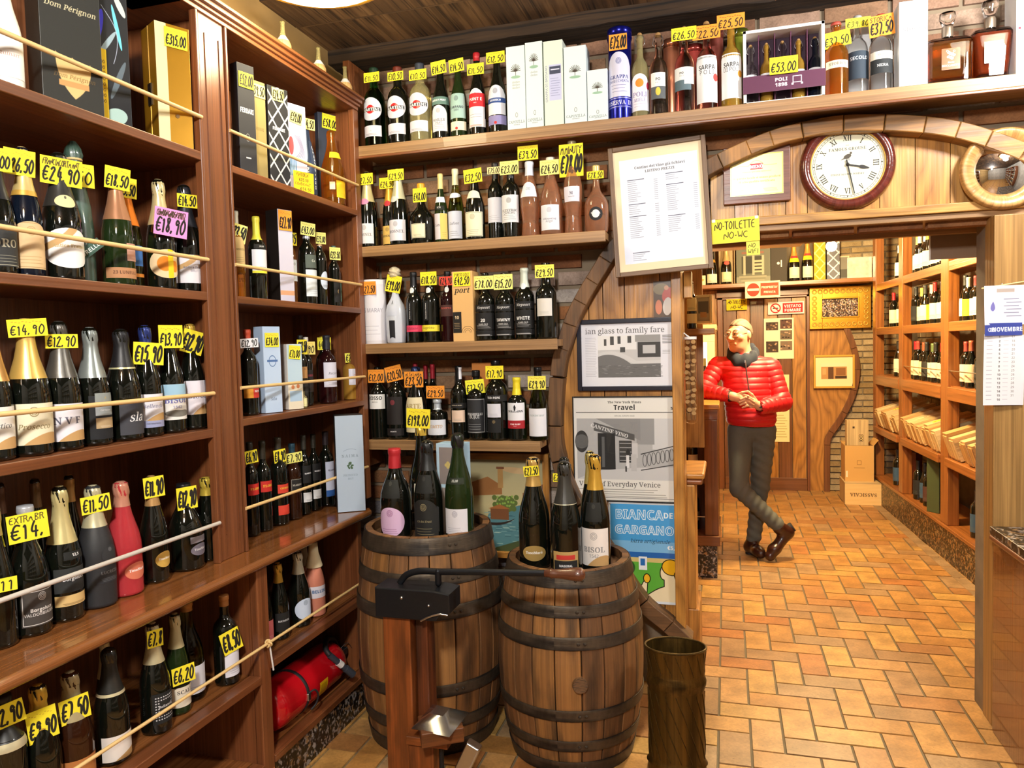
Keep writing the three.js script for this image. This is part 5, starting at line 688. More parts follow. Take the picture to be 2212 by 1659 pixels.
{ const v = [-1.670,0.381,0.040,0.295,0.063], t = thing('wrapped_bottle', 'bottle wrapped in dark green printed paper twisted at the top', 'bottle', [...(([x, z]) => [x, rowY, z])(settle(rowY, -1.73, v[0], v[2] * 1.04, -0.008, 0))], R(66), C2), pts = [[0, 0], [1, 0], [1.02, 0.02], [1, 0.4], [0.92, 0.55], [0.66, 0.72], [0.5, 0.84], [0.42, 0.88], [0.6, 0.93], [0.5, 0.98], [0.2, 1.03], [0, 1.03]].map(([a, b]) => [a * v[2], b * v[1]]), g = smoothLathe(pts, 40), p = g.attributes.position; for (let i = 0; i < p.count; i++) { const a = Math.atan2(p.getX(i), p.getZ(i)), y = p.getY(i), k = 1 + 0.05 * Math.sin(a * 9 + y * 60) * Math.sin(a * 3 + y * 25); p.setX(i, p.getX(i) * k); p.setZ(i, p.getZ(i) * k); } g.computeVertexNormals(); mesh('paper_wrap', g, std({ color: lin('#4c6b5d'), map: rep(TX.mottle, 1, 1), roughness: 0.4, clearcoat: 0.4 }), t); mesh('string_tie', new THREE.TorusGeometry(v[2] * 0.45, 0.004, 8, 24).rotateX(Math.PI / 2), M.rodWood, t, [0, v[1] * 0.9, 0]); const q = print('sorelle', 160, 60, (x, w, h) => { fill(x, '#3f5d50', 0, 0, w, h); txt(x, 'SORELLE', 80, 32, 34, '#e9efe9', 'sans-serif', 'center', 'bold'); }); const m = mesh('lettering', sheet(q, 0.08, 0.028, 0.0008), q.a.mat, t, [0.012, v[1] * 0.24, v[2] * 1.03]); m.rotation.z = 0.7; priceTag(t, { p: '1,50', ph: '~' }, v[3], v[2] * 0.8, 0.075, v[4], 0); }
lf([-1.771,0.335,0.043,0.306,0.063], { k: 'champ', g: 'green', a: 68, c: [0.56, '#b8835e'], p: '€18,50', tr: -5, L: 'green sparkling bottle with copper capsule priced 18,50', grp: C2, l: [['#b9855a|#5a3520|23 LUNELLE|||nB', 0.06, 0.15, 150], ['#c99a86|#7a3f35|||l', 0.21, 0.36, 50, 'r', 30]] });
lf([-1.852,0.334,0.043,0.299,0.060], { k: 'champ', g: 'olive', a: 68, xx: -1.735, c: [0.56, '#e8801e'], p: '€13,50', tw: 0.056, tr: -3, L: 'yellow-green sparkling bottle with bright orange capsule priced 13,50', grp: C2, l: [['#3a70b8|#e9c02a|||', 0.2, 0.38, 50, 'r', 20], ['#d9862a|#fff|||', 0.1, 0.13, 60, 'r', 20]] });
lf([-1.942,0.342,0.043,0.204,0.084], { k: 'champ', a: 66, c: [0.58, '#e3d39a'], p: '€18,90', pc: PINK, ph: 'CHANDON GARDEN SPRITZ', tw: 0.1, tx: 0.012, tz: 0.02, tr: -6, L: 'gold-foiled sparkling bottle with orange-slice label and pink price note', grp: C2, l: [['#ecd0a0|#fff|||o', 0.1, 0.36, 150, 'o']] });
lf([-2.057,0.348,0.047,0.294,0.043], { k: 'champ', a: 66, c: [0.6, '#34363c'], p: '€14,50', tw: 0.064, ph: '', L: 'dark sparkling bottle with white and gold sweep label priced 14,50', grp: C2, l: [['#e6e3e6|#778|Antica Fratta|BRUT|s', 0.08, 0.34, 150]] });
rowY = 1.313; rowX = -1.695;
lf([-1.368,0.338,0.039], { k: 'champ', a: 64, c: [0.56, '#b98a4a'], L: 'dark sparkling bottle with a plain white rustic script label', grp: C3, l: [['#e9e6dc|#333|Rustico||iu', 0.08, 0.38, 150]] });
lf([-1.462,0.343,0.049,0.319,0.044], { k: 'champ', a: 60, c: [0.56, '#d9b45e'], p: '€14,90', tw: 0.086, tr: 4, L: 'gold-capsuled sparkling bottle with cream script label priced 14,90', grp: C3, l: [['#ebe4c4|#7a6a3a|Prosecco||iuc', 0.08, 0.38, 150]] });
lf([-1.560,0.339,0.045,0.286,0.037], { k: 'champ', a: 60, c: [0.56, '#57544e'], p: '€12,90', tw: 0.076, ph: '', L: 'sparkling bottle with grey capsule and white monogram label priced 12,90', grp: C3, l: [['#e6e4ea|#556|N V F||u', 0.07, 0.36, 150]] });
lf([-1.659,0.325,0.044], { k: 'champ', a: 64, c: [0.57, '#8c938f'], L: 'black sparkling bottle with silver capsule and stacked silver labels', grp: C3, l: [['#14161a|#cfcaa8|||', 0.05, 0.42, 110, 'r', 22], ['#8c928e|#caa24a|b|||i', 0.35, 0.44, 70, 'r', 22], ['#9aa2a4|#f2f2f2|Col Vetoraz|||iB', 0.25, 0.33, 70, 'r', 22], ['#b39a72|#e6dcc6|||l', 0.14, 0.23, 70, 'r', 22]] });
lf([-1.768,0.322,0.049], { k: 'champ', a: 66, c: [0.64, '#1e1e20', 1, 0.1], c2: [0.64, 0.655, '#d6d2a0'], L: 'black sparkling bottle with slate label and white flowing signature', grp: C3, l: [['#3c3d44|#f1f1f1|sla|||iB', 0.05, 0.33, 110, 'r', 18]] });
lf([-1.862,0.335,0.041,0.249,0.067], { k: 'champ', a: 64, c: [0.7, '#2c3a78'], p: '€15,90', tw: 0.088, tr: -4, ph: '', L: 'blue-foiled sparkling bottle with white and sand label priced 15,90', grp: C3, l: [['#e9e8ee|#779|Bellenda||iu', 0.14, 0.38, 150], ['#9aa0c4|#445|FONTANAFREDDA|||n', 0.08, 0.14, 150]] });
lf([-1.960,0.337,0.043,0.301,0.072], { k: 'champ', a: 66, c: [0.86, '#c23a35', 0.9], p: '€13,90', tw: 0.074, L: 'sparkling bottle with red ring and stone picture label priced 13,90', grp: C3, l: [['#eceae4|#66a|BISOL|1542|w', 0.12, 0.45, 150]] });
lf([-2.060,0.344,0.041,0.284,0.076], { k: 'champ', a: 66, c: [0.86, '#d9b24a'], p: '€12,90', tw: 0.072, tr: -16, ph: '', L: 'gold-topped sparkling bottle with pale sandy label priced 12,90', grp: C3, l: [['#e6e2ea|#667|BISOL||u', 0.14, 0.46, 140]] });
for (const [v, c] of [[[-1.411,0.328,0.031], '#a5803f'], [[-1.595,0.337,0.034], '#3c3a36'], [[-1.710,0.320,0.033], '#2c2c2e'], [[-1.814,0.316,0.035], '#303034']]) lf(v, { k: 'champ', xx: -1.86, c: [0.56, c], L: 'dark sparkling bottle in the second row of the third cabinet shelf', grp: 'second row on the third cabinet shelf', far: 1 });
rowY = 0.867; rowX = -1.69;
lf([-1.343,0.342,0.039,0.154,0.033], { k: 'champ', a: 70, p: '€11', ph: '', c: [0.78, '#b9a46a'], L: 'dark bottle at the near end of the ledge with a yellow tag low on it', grp: C4 });
lf([-1.429,0.322,0.049,0.271,0.070], { k: 'burg', a: 74, c: [0.8, '#c9ccd0'], c2: [0.76, 0.8, '#e4e4e6'], p: '€14,', ph: 'EXTRA BR', tw: 0.088, tr: 4, L: 'dark bottle with grey framed spiral label priced 14 on a curling tag', grp: C4, l: [['#3f3a36|#e6e2dc|Borgoluce|VALDOBBIADENE|cfn', 0.08, 0.36, 120, 'r', 10]] });
lf([-1.530,0.352,0.044], { k: 'champ', a: 70, c: [0.58, '#d8c98c'], L: 'pale gold capsuled bottle with white painted price and black label', grp: C4, l: [['#26292a|#f1f1f1|Borgoluce|||n', 0.22, 0.4, 130, 'r', 12], ['#d9b878|#8a6a3a|||l', 0.12, 0.2, 130, 'r', 12], ['#101210|#f4f4f4|12,5||nB', 0.46, 0.52, 80, 'r', 20]] });
lf([-1.636,0.335,0.048,0.285,0.048], { k: 'champ', g: 'matte', a: 70, c: [0.66, '#cfc8a2'], p: '€11,50', tw: 0.074, tr: 4, ph: '', L: 'matt black velvet-looking bottle with silver capsule priced 11,50', grp: C4, l: [['#26272a|#77787c|LUCREZIA||nl', 0.2, 0.36, 100, 'r', 20], ['#26272a|#8d8e92|||c', 0.36, 0.5, 60, 'o', 22]] });
lf([-1.735,0.328,0.048], { k: 'champ', g: 'pink', a: 70, c: [0.78, '#d99a80'], L: 'bright pink-red rosé sparkling bottle with coral oval label', grp: C4, l: [['#d9785a|#fff|TosoMarè|||B', 0.14, 0.29, 90, 'o', 18]] });
lf([-1.854,0.324,0.040,0.291,0.063], { k: 'champ', a: 70, c: [0.72, '#c49a62'], p: '€11,90', tw: 0.06, ph: '', tr: 3, L: 'dark bottle with tan capsule and gold oval label priced 11,90', grp: C4, l: [['#c9a24a|#fff|TosoMarè|||B', 0.14, 0.29, 90, 'o', 18]] });
lf([-1.991,0.275,0.054,0.230,0.072], { k: 'burg', a: 70, c: [0.86, '#26262a'], p: '€12,90', tw: 0.064, ph: '', tr: 2, L: 'wide dark bottle with grey oval label priced 12,90', grp: C4, l: [['#6a6470|#ddd|TosoMarè|||B', 0.16, 0.3, 80, 'o', 24], ['#7d7880|#ddd|||', 0.31, 0.39, 80, 'k', 24]] });
lf([-2.099,0.277,0.047], { k: 'champ', a: 70, c: [0.78, '#dcc04a'], L: 'dark bottle with gold foil and tan oval label beside the cabinet post', grp: C4, l: [['#c9995a|#fff|||f', 0.16, 0.3, 80, 'o', 24], ['#c9a05e|#fff|||', 0.31, 0.4, 80, 'k', 24]] });
for (const [v, c] of [[[-1.399,0.376,0.029], '#8d7c4a'], [[-1.469,0.369,0.030], '#6b4a38'], [[-1.572,0.362,0.031], '#7a5c3a'], [[-1.681,0.353,0.032], '#b88a4a']]) lf(v, { k: 'champ', xx: -1.82, c: [0.78, c], L: 'dark foil-topped bottle in the second row on the ledge', grp: 'second row on the ledge', far: 1 });
rowY = 0.462; rowX = -1.615;
lf([-1.282,0.320,0.042,0.276,0.054], { k: 'bord', a: 70, p: '€12,90', tw: 0.075, tr: 8, ph: '', c2: [0.62, 0.68, '#d8cfa8'], c: [0.68, '#1c1c1a', 1, 0.1], L: 'dark bottle with cream collar under the ledge priced 12,90', grp: C5 });
lf([-1.371,0.304,0.044,0.214,0.078], { k: 'champ', a: 70, c: [0.66, '#c9a43e'], p: '€9,90', tw: 0.064, tr: 5, L: 'gold-foiled dark bottle under the ledge priced 9,90', grp: C5 });
lf([-1.463,0.296,0.047,0.208,0.063], { k: 'champ', g: 'brown', a: 70, c: [0.6, '#a89a72', 1, 0.2], p: '€7,50', tw: 0.068, tr: 5, ph: '', L: 'brown-red rosé bottle under the ledge priced 7,50', grp: C5, l: [['#b8763a|#6a3a1a|||l', 0.05, 0.28, 150]] });
lf([-1.587,0.307,0.044], { k: 'champ', a: 66, c: [0.62, '#1f1f1c', 1, 0.1], c2: [0.6, 0.625, '#e3d9ae'], L: 'dark bottle with white and copper wave label under the ledge', grp: C5, l: [['#ebe4da|#333|||u', 0.04, 0.26, 140, 'r', 12]] });
lf([-1.657,0.305,0.029], { k: 'champ', a: 70, xx: -1.70, c: [0.62, '#c4b98e', 1, 0.2], L: 'dark bottle with white square dot label and pale strip under the ledge', grp: C5, l: [['#131416|#e4e4e4|Ballancin|||d', 0.08, 0.3, 110, 'r', 16]] });
lf([-1.747,0.318,0.042,0.276,0.051], { k: 'champ', a: 68, c: [0.64, '#b9ad86', 1, 0.2], p: '€7,8', tw: 0.044, ph: '', L: 'dark bottle with small dotted square label priced 7,8', grp: C5, l: [['#141516|#d9d9dc|Ballancin|||d', 0.1, 0.38, 110, 'r', 16]] });
lf([-1.856,0.306,0.035,0.129,0.054], { k: 'champ', g: 'green', a: 66, xx: -1.63, c: [0.66, '#b5aa80', 1, 0.2], p: '€6,20', tw: 0.068, tz: 0.01, tr: 3, ph: '', L: 'green bottle with cream scrawled label priced 6,20', grp: C5, l: [['#e6dcc6|#333|SCALI|||L', 0.08, 0.28, 130, 'r', 10], ['#20312a|#e6e6e6|BALLANCIN|||n', 0.29, 0.35, 140, 'r', 10]] });
lf([-1.942,0.313,0.046], { k: 'burg', g: 'olive', a: 66, xx: -1.66, c: [0.9, '#a8763a', 1, 0.1], L: 'clear green bottle with white wave-line label under the ledge', grp: C5, l: [['#d9dae2|#667|||l', 0.08, 0.36, 130, 'r', 10]] });
lf([-2.066,0.294,0.039,0.149,0.075], { k: 'bord', a: 66, c: [0.88, '#a8703a', 1, 0.1], p: '€8,50', tw: 0.066, tr: 14, ph: '', L: 'dark bottle with white arched label beside the lower post priced 8,50', grp: C5, l: [['#e3e4ee|#667|||l', 0.1, 0.44, 110, 'a', 20]] });
// second bay
const K1 = 'gift packs on the top shelf of the corner bay', K2 = 'bottles on the second shelf of the corner bay', K3 = 'bottles on the third shelf of the corner bay', K4 = 'fortified wines on the corner end of the ledge', K5 = 'bottles on the low shelf of the corner bay';
rowY = 2.201; rowX = -1.7;
cl([-2.362,0.395,0.034,0.337,0.054], { w: 0.072, a: 72, d: 0.04, col: '#1e1f24', ro: 0.3, me: 0.4, p: '€52,00', ph: '', tw: 0.062, L: 'flat black gift pouch with white lettering priced 52,00', grp: K1, f: (x, a, b) => { fill(x, '#23242b', 0, 0, a, b); txt(x, 'FERRARI', a / 2, b * 0.42, 26, '#e9e9e9', 'sans-serif', 'center', 'bold'); x.strokeStyle = '#777'; x.lineWidth = 3; x.beginPath(); x.arc(a / 2, b * 0.66, 14, 0, 7); x.stroke(); fill(x, '#ddd', a * 0.35, b * 0.84, a * 0.3, 5); } });
cl([-2.455,0.367,0.024,0.330,0.048], { w: 0.06, a: 74, d: 0.06, xx: -1.667, col: '#8a7a4a', p: '39,50', ph: '', pc: LEM, tw: 0.056, L: 'khaki cardboard gift box priced 39,50', grp: K1, f: (x, a, b) => { fill(x, '#8f7f4e', 0, 0, a, b); txt(x, 'FERRARI', a / 2, b * 0.48, 20, '#6d5f36', 'sans-serif', 'center', 'bold'); } });
cl([-2.561,0.377,0.036,0.348,0.048], { w: 0.095, a: 72, d: 0.075, col: '#1b1c20', p: '€24,50', ph: '', pc: LEM, tw: 0.056, L: 'black gift box with white lattice pattern priced 24,50', grp: K1, f: (x, a, b) => { fill(x, '#1c1d22', 0, 0, a, b); x.strokeStyle = '#c6c9cf'; x.lineWidth = 8; for (let i = -3; i < 6; i++) { x.beginPath(); x.moveTo(-20, i * 90); x.lineTo(a + 20, i * 90 + 190); x.stroke(); x.beginPath(); x.moveTo(-20, i * 90 + 190); x.lineTo(a + 20, i * 90); x.stroke(); } txt(x, 'FERRARI', a / 2, b * 0.42, 20, '#fff', 'sans-serif', 'center', 'bold'); } });
cl([-2.682,0.350,0.039,0.297,0.048], { w: 0.1, a: 70, d: 0.08, col: '#b9cde0', p: '€59,00', ph: '', pc: LEM, tw: 0.058, tr: -6, L: 'pale blue and pink illustrated gift box priced 59,00', grp: K1, f: (x, a, b) => { fill(x, '#c2bfe0', 0, 0, a, b); x.fillStyle = '#c24a50'; x.beginPath(); x.ellipse(30, b * 0.48, 16, 44, 0, 0, 7); x.fill(); x.strokeStyle = '#6a6a8a'; x.lineWidth = 3; for (let i = 0; i < 5; i++) { x.beginPath(); x.moveTo(50 + i * 8, b * 0.35); x.quadraticCurveTo(120, b * 0.5, 60 + i * 12, b * 0.6); x.stroke(); } fill(x, '#5b84b8', 10, b * 0.62, 50, b * 0.2); for (let i = 0; i < 5; i++) fill(x, '#dfe8f2', 14 + i * 9, b * 0.62, 2, b * 0.2); }, x: (t, w) => { const p = print('pricelist2', 128, 110, (x, a, b) => { fill(x, '#f3c61a', 0, 0, a, b); hand(x, 'VINTOLA', 14, 8, 80, 18, '#5a4210', 0.12); hand(x, '€35,50', 34, 36, 60, 16); hand(x, 'CONDENAT', 8, 60, 100, 14, '#5a4210'); hand(x, '€54,50', 40, 84, 70, 16); }); mesh('handwritten_price_list', sheet(p, 0.1, 0.082), p.a.mat, t, [0.02, 0.042, 0.012]); } });
lf([-2.827,0.336,0.041,0.313,0.046], { k: 'champ', g: std({ color: lin('#3b4a6a'), roughness: 0.25, metalness: 0.4 }), a: 66, p: '€54,50', ph: '', pc: LEM, tw: 0.068, n: 'wrapped_bottle', L: 'bottle in dark blue foil wrap with white block lettering priced 54,50', grp: K1, l: [['#2f3c58|#eef0f4|BELLAVISTA||v', 0.06, 0.72, 55, 'r', 22], ['#3b4a6a|#dfe3ee|SATEN||v', 0.06, 0.4, 40, 'r', -28]] });
lf([-3.010,0.337,0.052], { k: 'champ', g: 'amber', a: 66, xx: -1.68, L: 'amber bottle in shiny yellow cellophane with yellow label', grp: K1, l: [['#f2c81a|#a8801a|||l', 0.1, 0.32, 70, 'r', 14], ['#f4d21e|#fff|||', 0.62, 0.7, 110], ['#e9dcc0|#888|||f', 0.2, 0.3, 26, 'r', -40]] });
cl([-3.106,0.444,0.062,0.407,0.067], { w: 0.12, a: 60, d: 0.03, xx: -1.74, col: '#2a3244', p: '€58,00', tw: 0.08, tr: -3, L: 'dark navy gift box with pale blue printed label priced 58,00', grp: K1, f: (x, a, b) => { fill(x, '#2c3547', 0, 0, a, b); x.save(); x.translate(66, b * 0.42); x.rotate(-Math.PI / 2); txt(x, 'Collezione', 0, 0, 28, '#161c2a', 'serif', 'center', 'italic'); x.restore(); x.fillStyle = '#9cc0d4'; x.beginPath(); x.moveTo(60, b * 0.86); x.lineTo(60, b * 0.68); x.quadraticCurveTo(85, b * 0.6, 100, b * 0.68); x.lineTo(128, b * 0.7); x.lineTo(128, b * 0.86); x.fill(); txt(x, 'Bosca', 98, b * 0.78, 20, '#2a4052', 'serif'); } });
rowY = 1.755; rowX = -1.7;
lf([-2.329,0.315,0.028,0.235,0.066], { k: 'bord', g: 'amber', a: 66, c: [0.78, '#d9d8c4', 1, 0.1], p: '€33,50', pc: LEM, tw: 0.066, tr: -12, ph: '', L: 'amber dessert wine bottle with cream label priced 33,50', grp: K2, l: [['#cdb27a|#5a4a2a|PASSITO||l', 0.38, 0.7, 130]] });
lf([-2.402,0.290,0.026], { k: 'bord', g: 'brown', a: 66, xx: -1.79, c: [0.8, '#2a2522', 1, 0.1], L: 'brown bottle with low pale blue label behind the amber bottle', grp: K2, l: [['#d3deec|#445|SPE|||nL', 0.05, 0.33, 120]] });
lf([-2.453,0.315,0.033], { k: 'bord', a: 66, c: [0.72, '#d9cf3e', 1, 0.1], L: 'dark bottle with yellow capsule and white painted price', grp: K2, l: [['#dfe2ea|#556|||yl', 0.32, 0.6, 130], ['#0d0e0c|#f3f3f3|34,00||iB', 0.61, 0.66, 100]] });
cl([-2.577,0.359,0.026,0.317,0.079], { w: 0.068, a: 70, d: 0.075, col: '#17120f', p: '€27,90', pc: ORA, tw: 0.062, L: 'tall black carton with lilac front priced 27,90 on orange', grp: K2, f: (x, a, b) => { fill(x, '#c9c8dc', 0, 0, a, b); fill(x, '#d8a27a', 0, b * 0.88, a, b * 0.05); } });
lf([-2.651,0.316,0.021,0.271,0.048], { k: 'bord', g: 'amber', a: 66, xx: -1.71, p: '35,50', pc: '#f0ea3a', tw: 0.05, ph: '', c: [0.86, '#26231e', 1, 0.1], L: 'slim amber bottle with white label and dark roundel priced 35,50', grp: K2, l: [['#d6e0ec|#556|||cl', 0.34, 0.6, 140]] });
lf([-2.718,0.313,0.019,0.267,0.053], { k: 'bord', g: 'amber', a: 66, xx: -1.72, p: '€35', tw: 0.04, ph: '', c: [0.86, '#26231e', 1, 0.1], L: 'slim amber bottle with white label beside the grey-labelled bottle', grp: K2, l: [['#d9e3ee|#556|||cl', 0.3, 0.58, 140]] });
lf([-2.802,0.348,0.037,0.317,0.054], { k: 'bord', a: 66, p: '€43,00', pc: LEM, tw: 0.068, tr: -4, c: [0.8, '#b9bcc6', 0.9, 0.4], L: 'dark bottle with grey and white double label priced 43,00', grp: K2, l: [['#55605a|#cfd4cc|Ca|||', 0.44, 0.6, 110, 'r', 10], ['#d6e2ec|#667|||l', 0.1, 0.42, 110, 'r', 10]] });
lf([-2.907,0.325,0.028,0.294,0.050], { k: 'bord', a: 66, p: '€35,00', pc: LEM, tw: 0.05, L: 'dark bottle with pale blue oval label priced 35,00', grp: K2, c: [0.8, '#c9a878', 0.9, 0.2], l: [['#cfdcf2|#456|||l', 0.22, 0.46, 90, 'o', 10]] });
lf([-3.027,0.277,0.025,0.241,0.056], { k: 'bord', a: 66, p: '€23,50', pc: LEM, tw: 0.056, L: 'short dark bottle with gold crescent mark priced 23,50', grp: K2, c: [0.82, '#4f6a64', 1, 0.3], l: [['#151515|#d9b878|(|||B', 0.08, 0.4, 90]] });
lf([-3.094,0.256,0.023], { k: 'bord', a: 66, xx: -1.73, L: 'short dark bottle with green label at the corner upright', grp: K2, c: [0.85, '#20302c', 1, 0.3], l: [['#5f8a78|#dfe|||l', 0.12, 0.45, 120]] });
rowY = 1.329; rowX = -1.7;
lf([-2.370,0.315,0.033,0.265,0.034], { k: 'bord', a: 66, c: [0.82, '#c0492a', 1, 0.1], p: '€12,90', pc: '#eef0f2', ph: '', tw: 0.07, tr: 3, L: 'dark bottle with red cap and white price tag 12,90', grp: K3, l: [['#d9932a|#fff|||', 0.2, 0.33, 90, 'r', -20], ['#c9372c|#fff|NERO|||n', 0.2, 0.34, 70, 'r', 30]] });
cl([-2.456,0.327,0.026,0.276,0.053], { w: 0.075, a: 68, d: 0.06, col: '#b9d0ea', p: '€34,00', pc: '#f3e93a', tw: 0.06, L: 'tall pale blue carton with round blue stamp priced 34,00', grp: K3, f: (x, a, b) => { fill(x, '#bcd3ee', 0, 0, a, b); x.strokeStyle = '#4a6fa8'; x.lineWidth = 4; x.beginPath(); x.arc(a / 2, b * 0.4, 26, 0, 7); x.stroke(); fill(x, '#4a6fa8', 24, b * 0.385, 80, 10); txt(x, 'Saba', a / 2, b * 0.84, 20, '#3a4a6a', 'serif', 'center', 'italic'); } });
lf([-2.531,0.330,0.022], { k: 'bord', a: 66, c: [0.82, '#1d1d20', 1, 0.1], L: 'dark bottle with blue picture and orange band between two cartons', grp: K3, l: [['#7a9ad6|#fff|||b', 0.38, 0.55, 120], ['#e2683a|#fff|||', 0.33, 0.38, 120], ['#1d2436|#e6e6ee|||l', 0.15, 0.33, 120]] });
cl([-2.607,0.260,0.026,0.227,0.054], { w: 0.07, a: 68, d: 0.08, col: '#e2dcd2', p: '€71,00', pc: '#f3e93a', tw: 0.054, tr: -5, L: 'white and pale blue carton with a small fruit picture priced 71', grp: K3, f: (x, a, b) => { fill(x, '#bcd6e6', 0, 0, a, b * 0.6); fill(x, '#e8dfc6', 0, b * 0.6, a, b * 0.4); x.fillStyle = '#d98a5a'; x.beginPath(); x.arc(40, b * 0.66, 14, 0, 7); x.arc(86, b * 0.65, 14, 0, 7); x.fill(); fill(x, '#aecbe4', 10, b * 0.72, 108, b * 0.16); } });
lf([-2.671,0.067,0.013], { k: 'bord', g: 'pale', a: 66, L: 'tiny pale yellow sample bottle at the shelf edge', grp: K3, xx: -1.66, l: [['#ece6a8|#887|||l', 0.1, 0.6, 130]] });
lf([-2.726,0.298,0.025,0.249,0.060], { k: 'bord', a: 66, p: '€23,50', ph: '', tw: 0.046, L: 'dark bottle with tan figure label priced 23,50', grp: K3, c: [0.85, '#1d1d1d', 1, 0.2], l: [['#b98a52|#7a2a2a|||c', 0.4, 0.56, 70], ['#23211f|#8a8a80|||l', 0.15, 0.38, 90]] });
lf([-2.801,0.291,0.024,0.244,0.055], { k: 'bord', a: 66, p: '18,90', pc: '#f5e27a', tw: 0.072, xx: -1.72, L: 'black-labelled bottle with small red print priced 18,90', grp: K3, c: [0.88, '#d6d2c6', 1, 0.2], l: [['#1d1a1a|#b83a4a|ROSSO|||L', 0.2, 0.52, 110]] });
lf([-2.935,0.300,0.039], { k: 'bord', g: 'wine', a: 66, c: [0.79, '#23262e', 1, 0.2], L: 'red wine bottle with black capsule and large lilac-white label', grp: K3, l: [['#dcdcec|#667|Recioto|||il', 0.24, 0.6, 130, 'r', 6]] });
lf([-3.021,0.297,0.032,0.264,0.057], { k: 'bord', a: 66, xx: -1.77, p: '44,50', pc: '#f3e93a', tw: 0.07, L: 'dark bottle with small white label priced 44,50', grp: K3, c: [0.85, '#e0c83a', 1, 0.1], l: [['#d9d6e2|#a33|||', 0.34, 0.58, 90, 'r', 20]] });
lf([-3.151,0.233,0.039,0.198,0.044], { k: 'bord', g: 'sweet', a: 64, c: [0.93, '#d6cf9a', 1, 0.1], p: '€21,50', ph: '', pc: '#f3ee5a', tw: 0.084, tr: 4, L: 'short clear golden dessert wine bottle priced 21,50 in the corner', grp: K3, l: [['#dcdcec|#c97a5a|2015|||i', 0.3, 0.62, 120, 'r', 8]] });
rowY = 0.867; rowX = -1.735;
lf([-2.404,0.355,0.028,0.300,0.049], { k: 'bord', a: 66, p: '€6,90', tw: 0.05, ph: '', tr: 6, c: [0.8, '#26241c', 1, 0.1], L: 'fortified wine bottle with red and yellow band priced 6,90', grp: K4, l: [['#c8281f|#f2dc3a|FLORIO|||B', 0.44, 0.56, 130, 'r', 14]] });
lf([-2.483,0.350,0.030], { k: 'bord', a: 66, c: [0.8, '#2d281c', 1, 0.1], L: 'fortified wine bottle with red and yellow band beside the one priced 6,90', grp: K4, l: [['#c8281f|#f2dc3a|FLORIO|||B', 0.44, 0.56, 130, 'r', 14]] });
lf([-2.586,0.350,0.035,0.277,0.052], { k: 'bord', a: 66, c: [0.82, '#3a3428', 1, 0.1], p: '€8,90', tw: 0.052, ph: '', tr: 5, L: 'liqueur wine bottle with orange-red label under a white arch priced 8,90', grp: K4, l: [['#d9402a|#f2dc3a|CREMOVO|||', 0.37, 0.47, 110, 'r', 14], ['#d9402a|#fff|||', 0.12, 0.23, 110, 'r', 14]] });
lf([-2.686,0.313,0.033,0.255,0.042], { k: 'bord', g: 'brown', a: 66, p: '€7,90', pc: '#f3ee7a', tw: 0.076, ph: '', tr: 3, L: 'brown fortified wine bottle with framed black label priced 7,90', grp: K4, c: [0.86, '#2b4a5a', 1, 0.3], l: [['#1d1b18|#cfc9b8|MARSALA|||f', 0.36, 0.54, 120, 'r', 12]] });
lf([-2.774,0.337,0.027], { k: 'bord', a: 66, c: [0.82, '#2d2a22', 1, 0.1], L: 'black fortified wine bottle with white lettering beside the brown one', grp: K4, l: [['#101010|#f3f3f3|MARSALA|||n', 0.4, 0.62, 120, 'r', 12], ['#e3e3e0|#333|||l', 0.16, 0.28, 120, 'r', 12]] });
lf([-2.852,0.332,0.027], { k: 'bord', a: 66, c: [0.82, '#2d2a22', 1, 0.1], L: 'black fortified wine bottle with white lettering beside the blue-banded bottle', grp: K4, l: [['#101010|#f3f3f3|MARSALA|||n', 0.4, 0.62, 120, 'r', 12], ['#e3e3e0|#333|||l', 0.16, 0.28, 120, 'r', 12]] });
lf([-2.954,0.332,0.034], { k: 'bord', a: 66, c: [0.82, '#2a1f24', 1, 0.1], L: 'dark bottle with tall white label and bright blue band', grp: K4, l: [['#d3d9ee|#223|PELLEGRINO|||bnL', 0.13, 0.6, 110, 'r', 14]] });
{ const v = [-3.285,0.388,0.068]; carton([-1.555, rowY, -2.845], R(33), 0.118, 0.415, 0.09, { m: tint('#16191c', 0.5), L: 'tall pale grey-blue wine carton with dark sides on the ledge corner', f: (x, a, b) => { fill(x, '#aebfd0', 0, 0, a, b); txt(x, 'N A I M A', a / 2, b * 0.42, 17, '#6a7a8a', 'serif'); x.strokeStyle = '#8a9ab0'; x.lineWidth = 2; x.beginPath(); x.moveTo(34, b * 0.37); x.quadraticCurveTo(64, b * 0.33, 94, b * 0.36); x.stroke(); x.fillStyle = '#3f5a3f'; for (let i = 0; i < 9; i++) { x.beginPath(); x.ellipse(64 + Math.cos(i) * 9, b * 0.52 + Math.sin(i * 2.1) * 11, 7, 4, i, 0, 7); x.fill(); } txt(x, 'PROSECCO', a / 2, b * 0.62, 13, '#7f90a4', 'serif'); txt(x, 'BRUT', a / 2, b * 0.66, 10, '#7f90a4', 'serif'); } }); }
rowY = 0.49; rowX = -1.62;
lf([-2.298,0.275,0.025], { k: 'champ', a: 62, L: 'dark bottle with pink label behind the lower post', grp: K5, l: [['#e0787a|#fff|||l', 0.08, 0.36, 140]] });
lf([-2.383,0.284,0.035], { k: 'champ', a: 64, c: [0.74, '#c99a3a'], L: 'gold-foiled dark bottle with faint black label on the low corner shelf', grp: K5, l: [['#131313|#ddd|MATHILDE|||n', 0.12, 0.36, 110]] });
lf([-2.518,0.291,0.042], { k: 'champ', a: 62, c: [0.7, '#cfc8ae'], L: 'dark bottle with round pale blue label on the low corner shelf', grp: K5, l: [['#cfdcee|#456|||c', 0.1, 0.38, 120, 'o', 6]] });
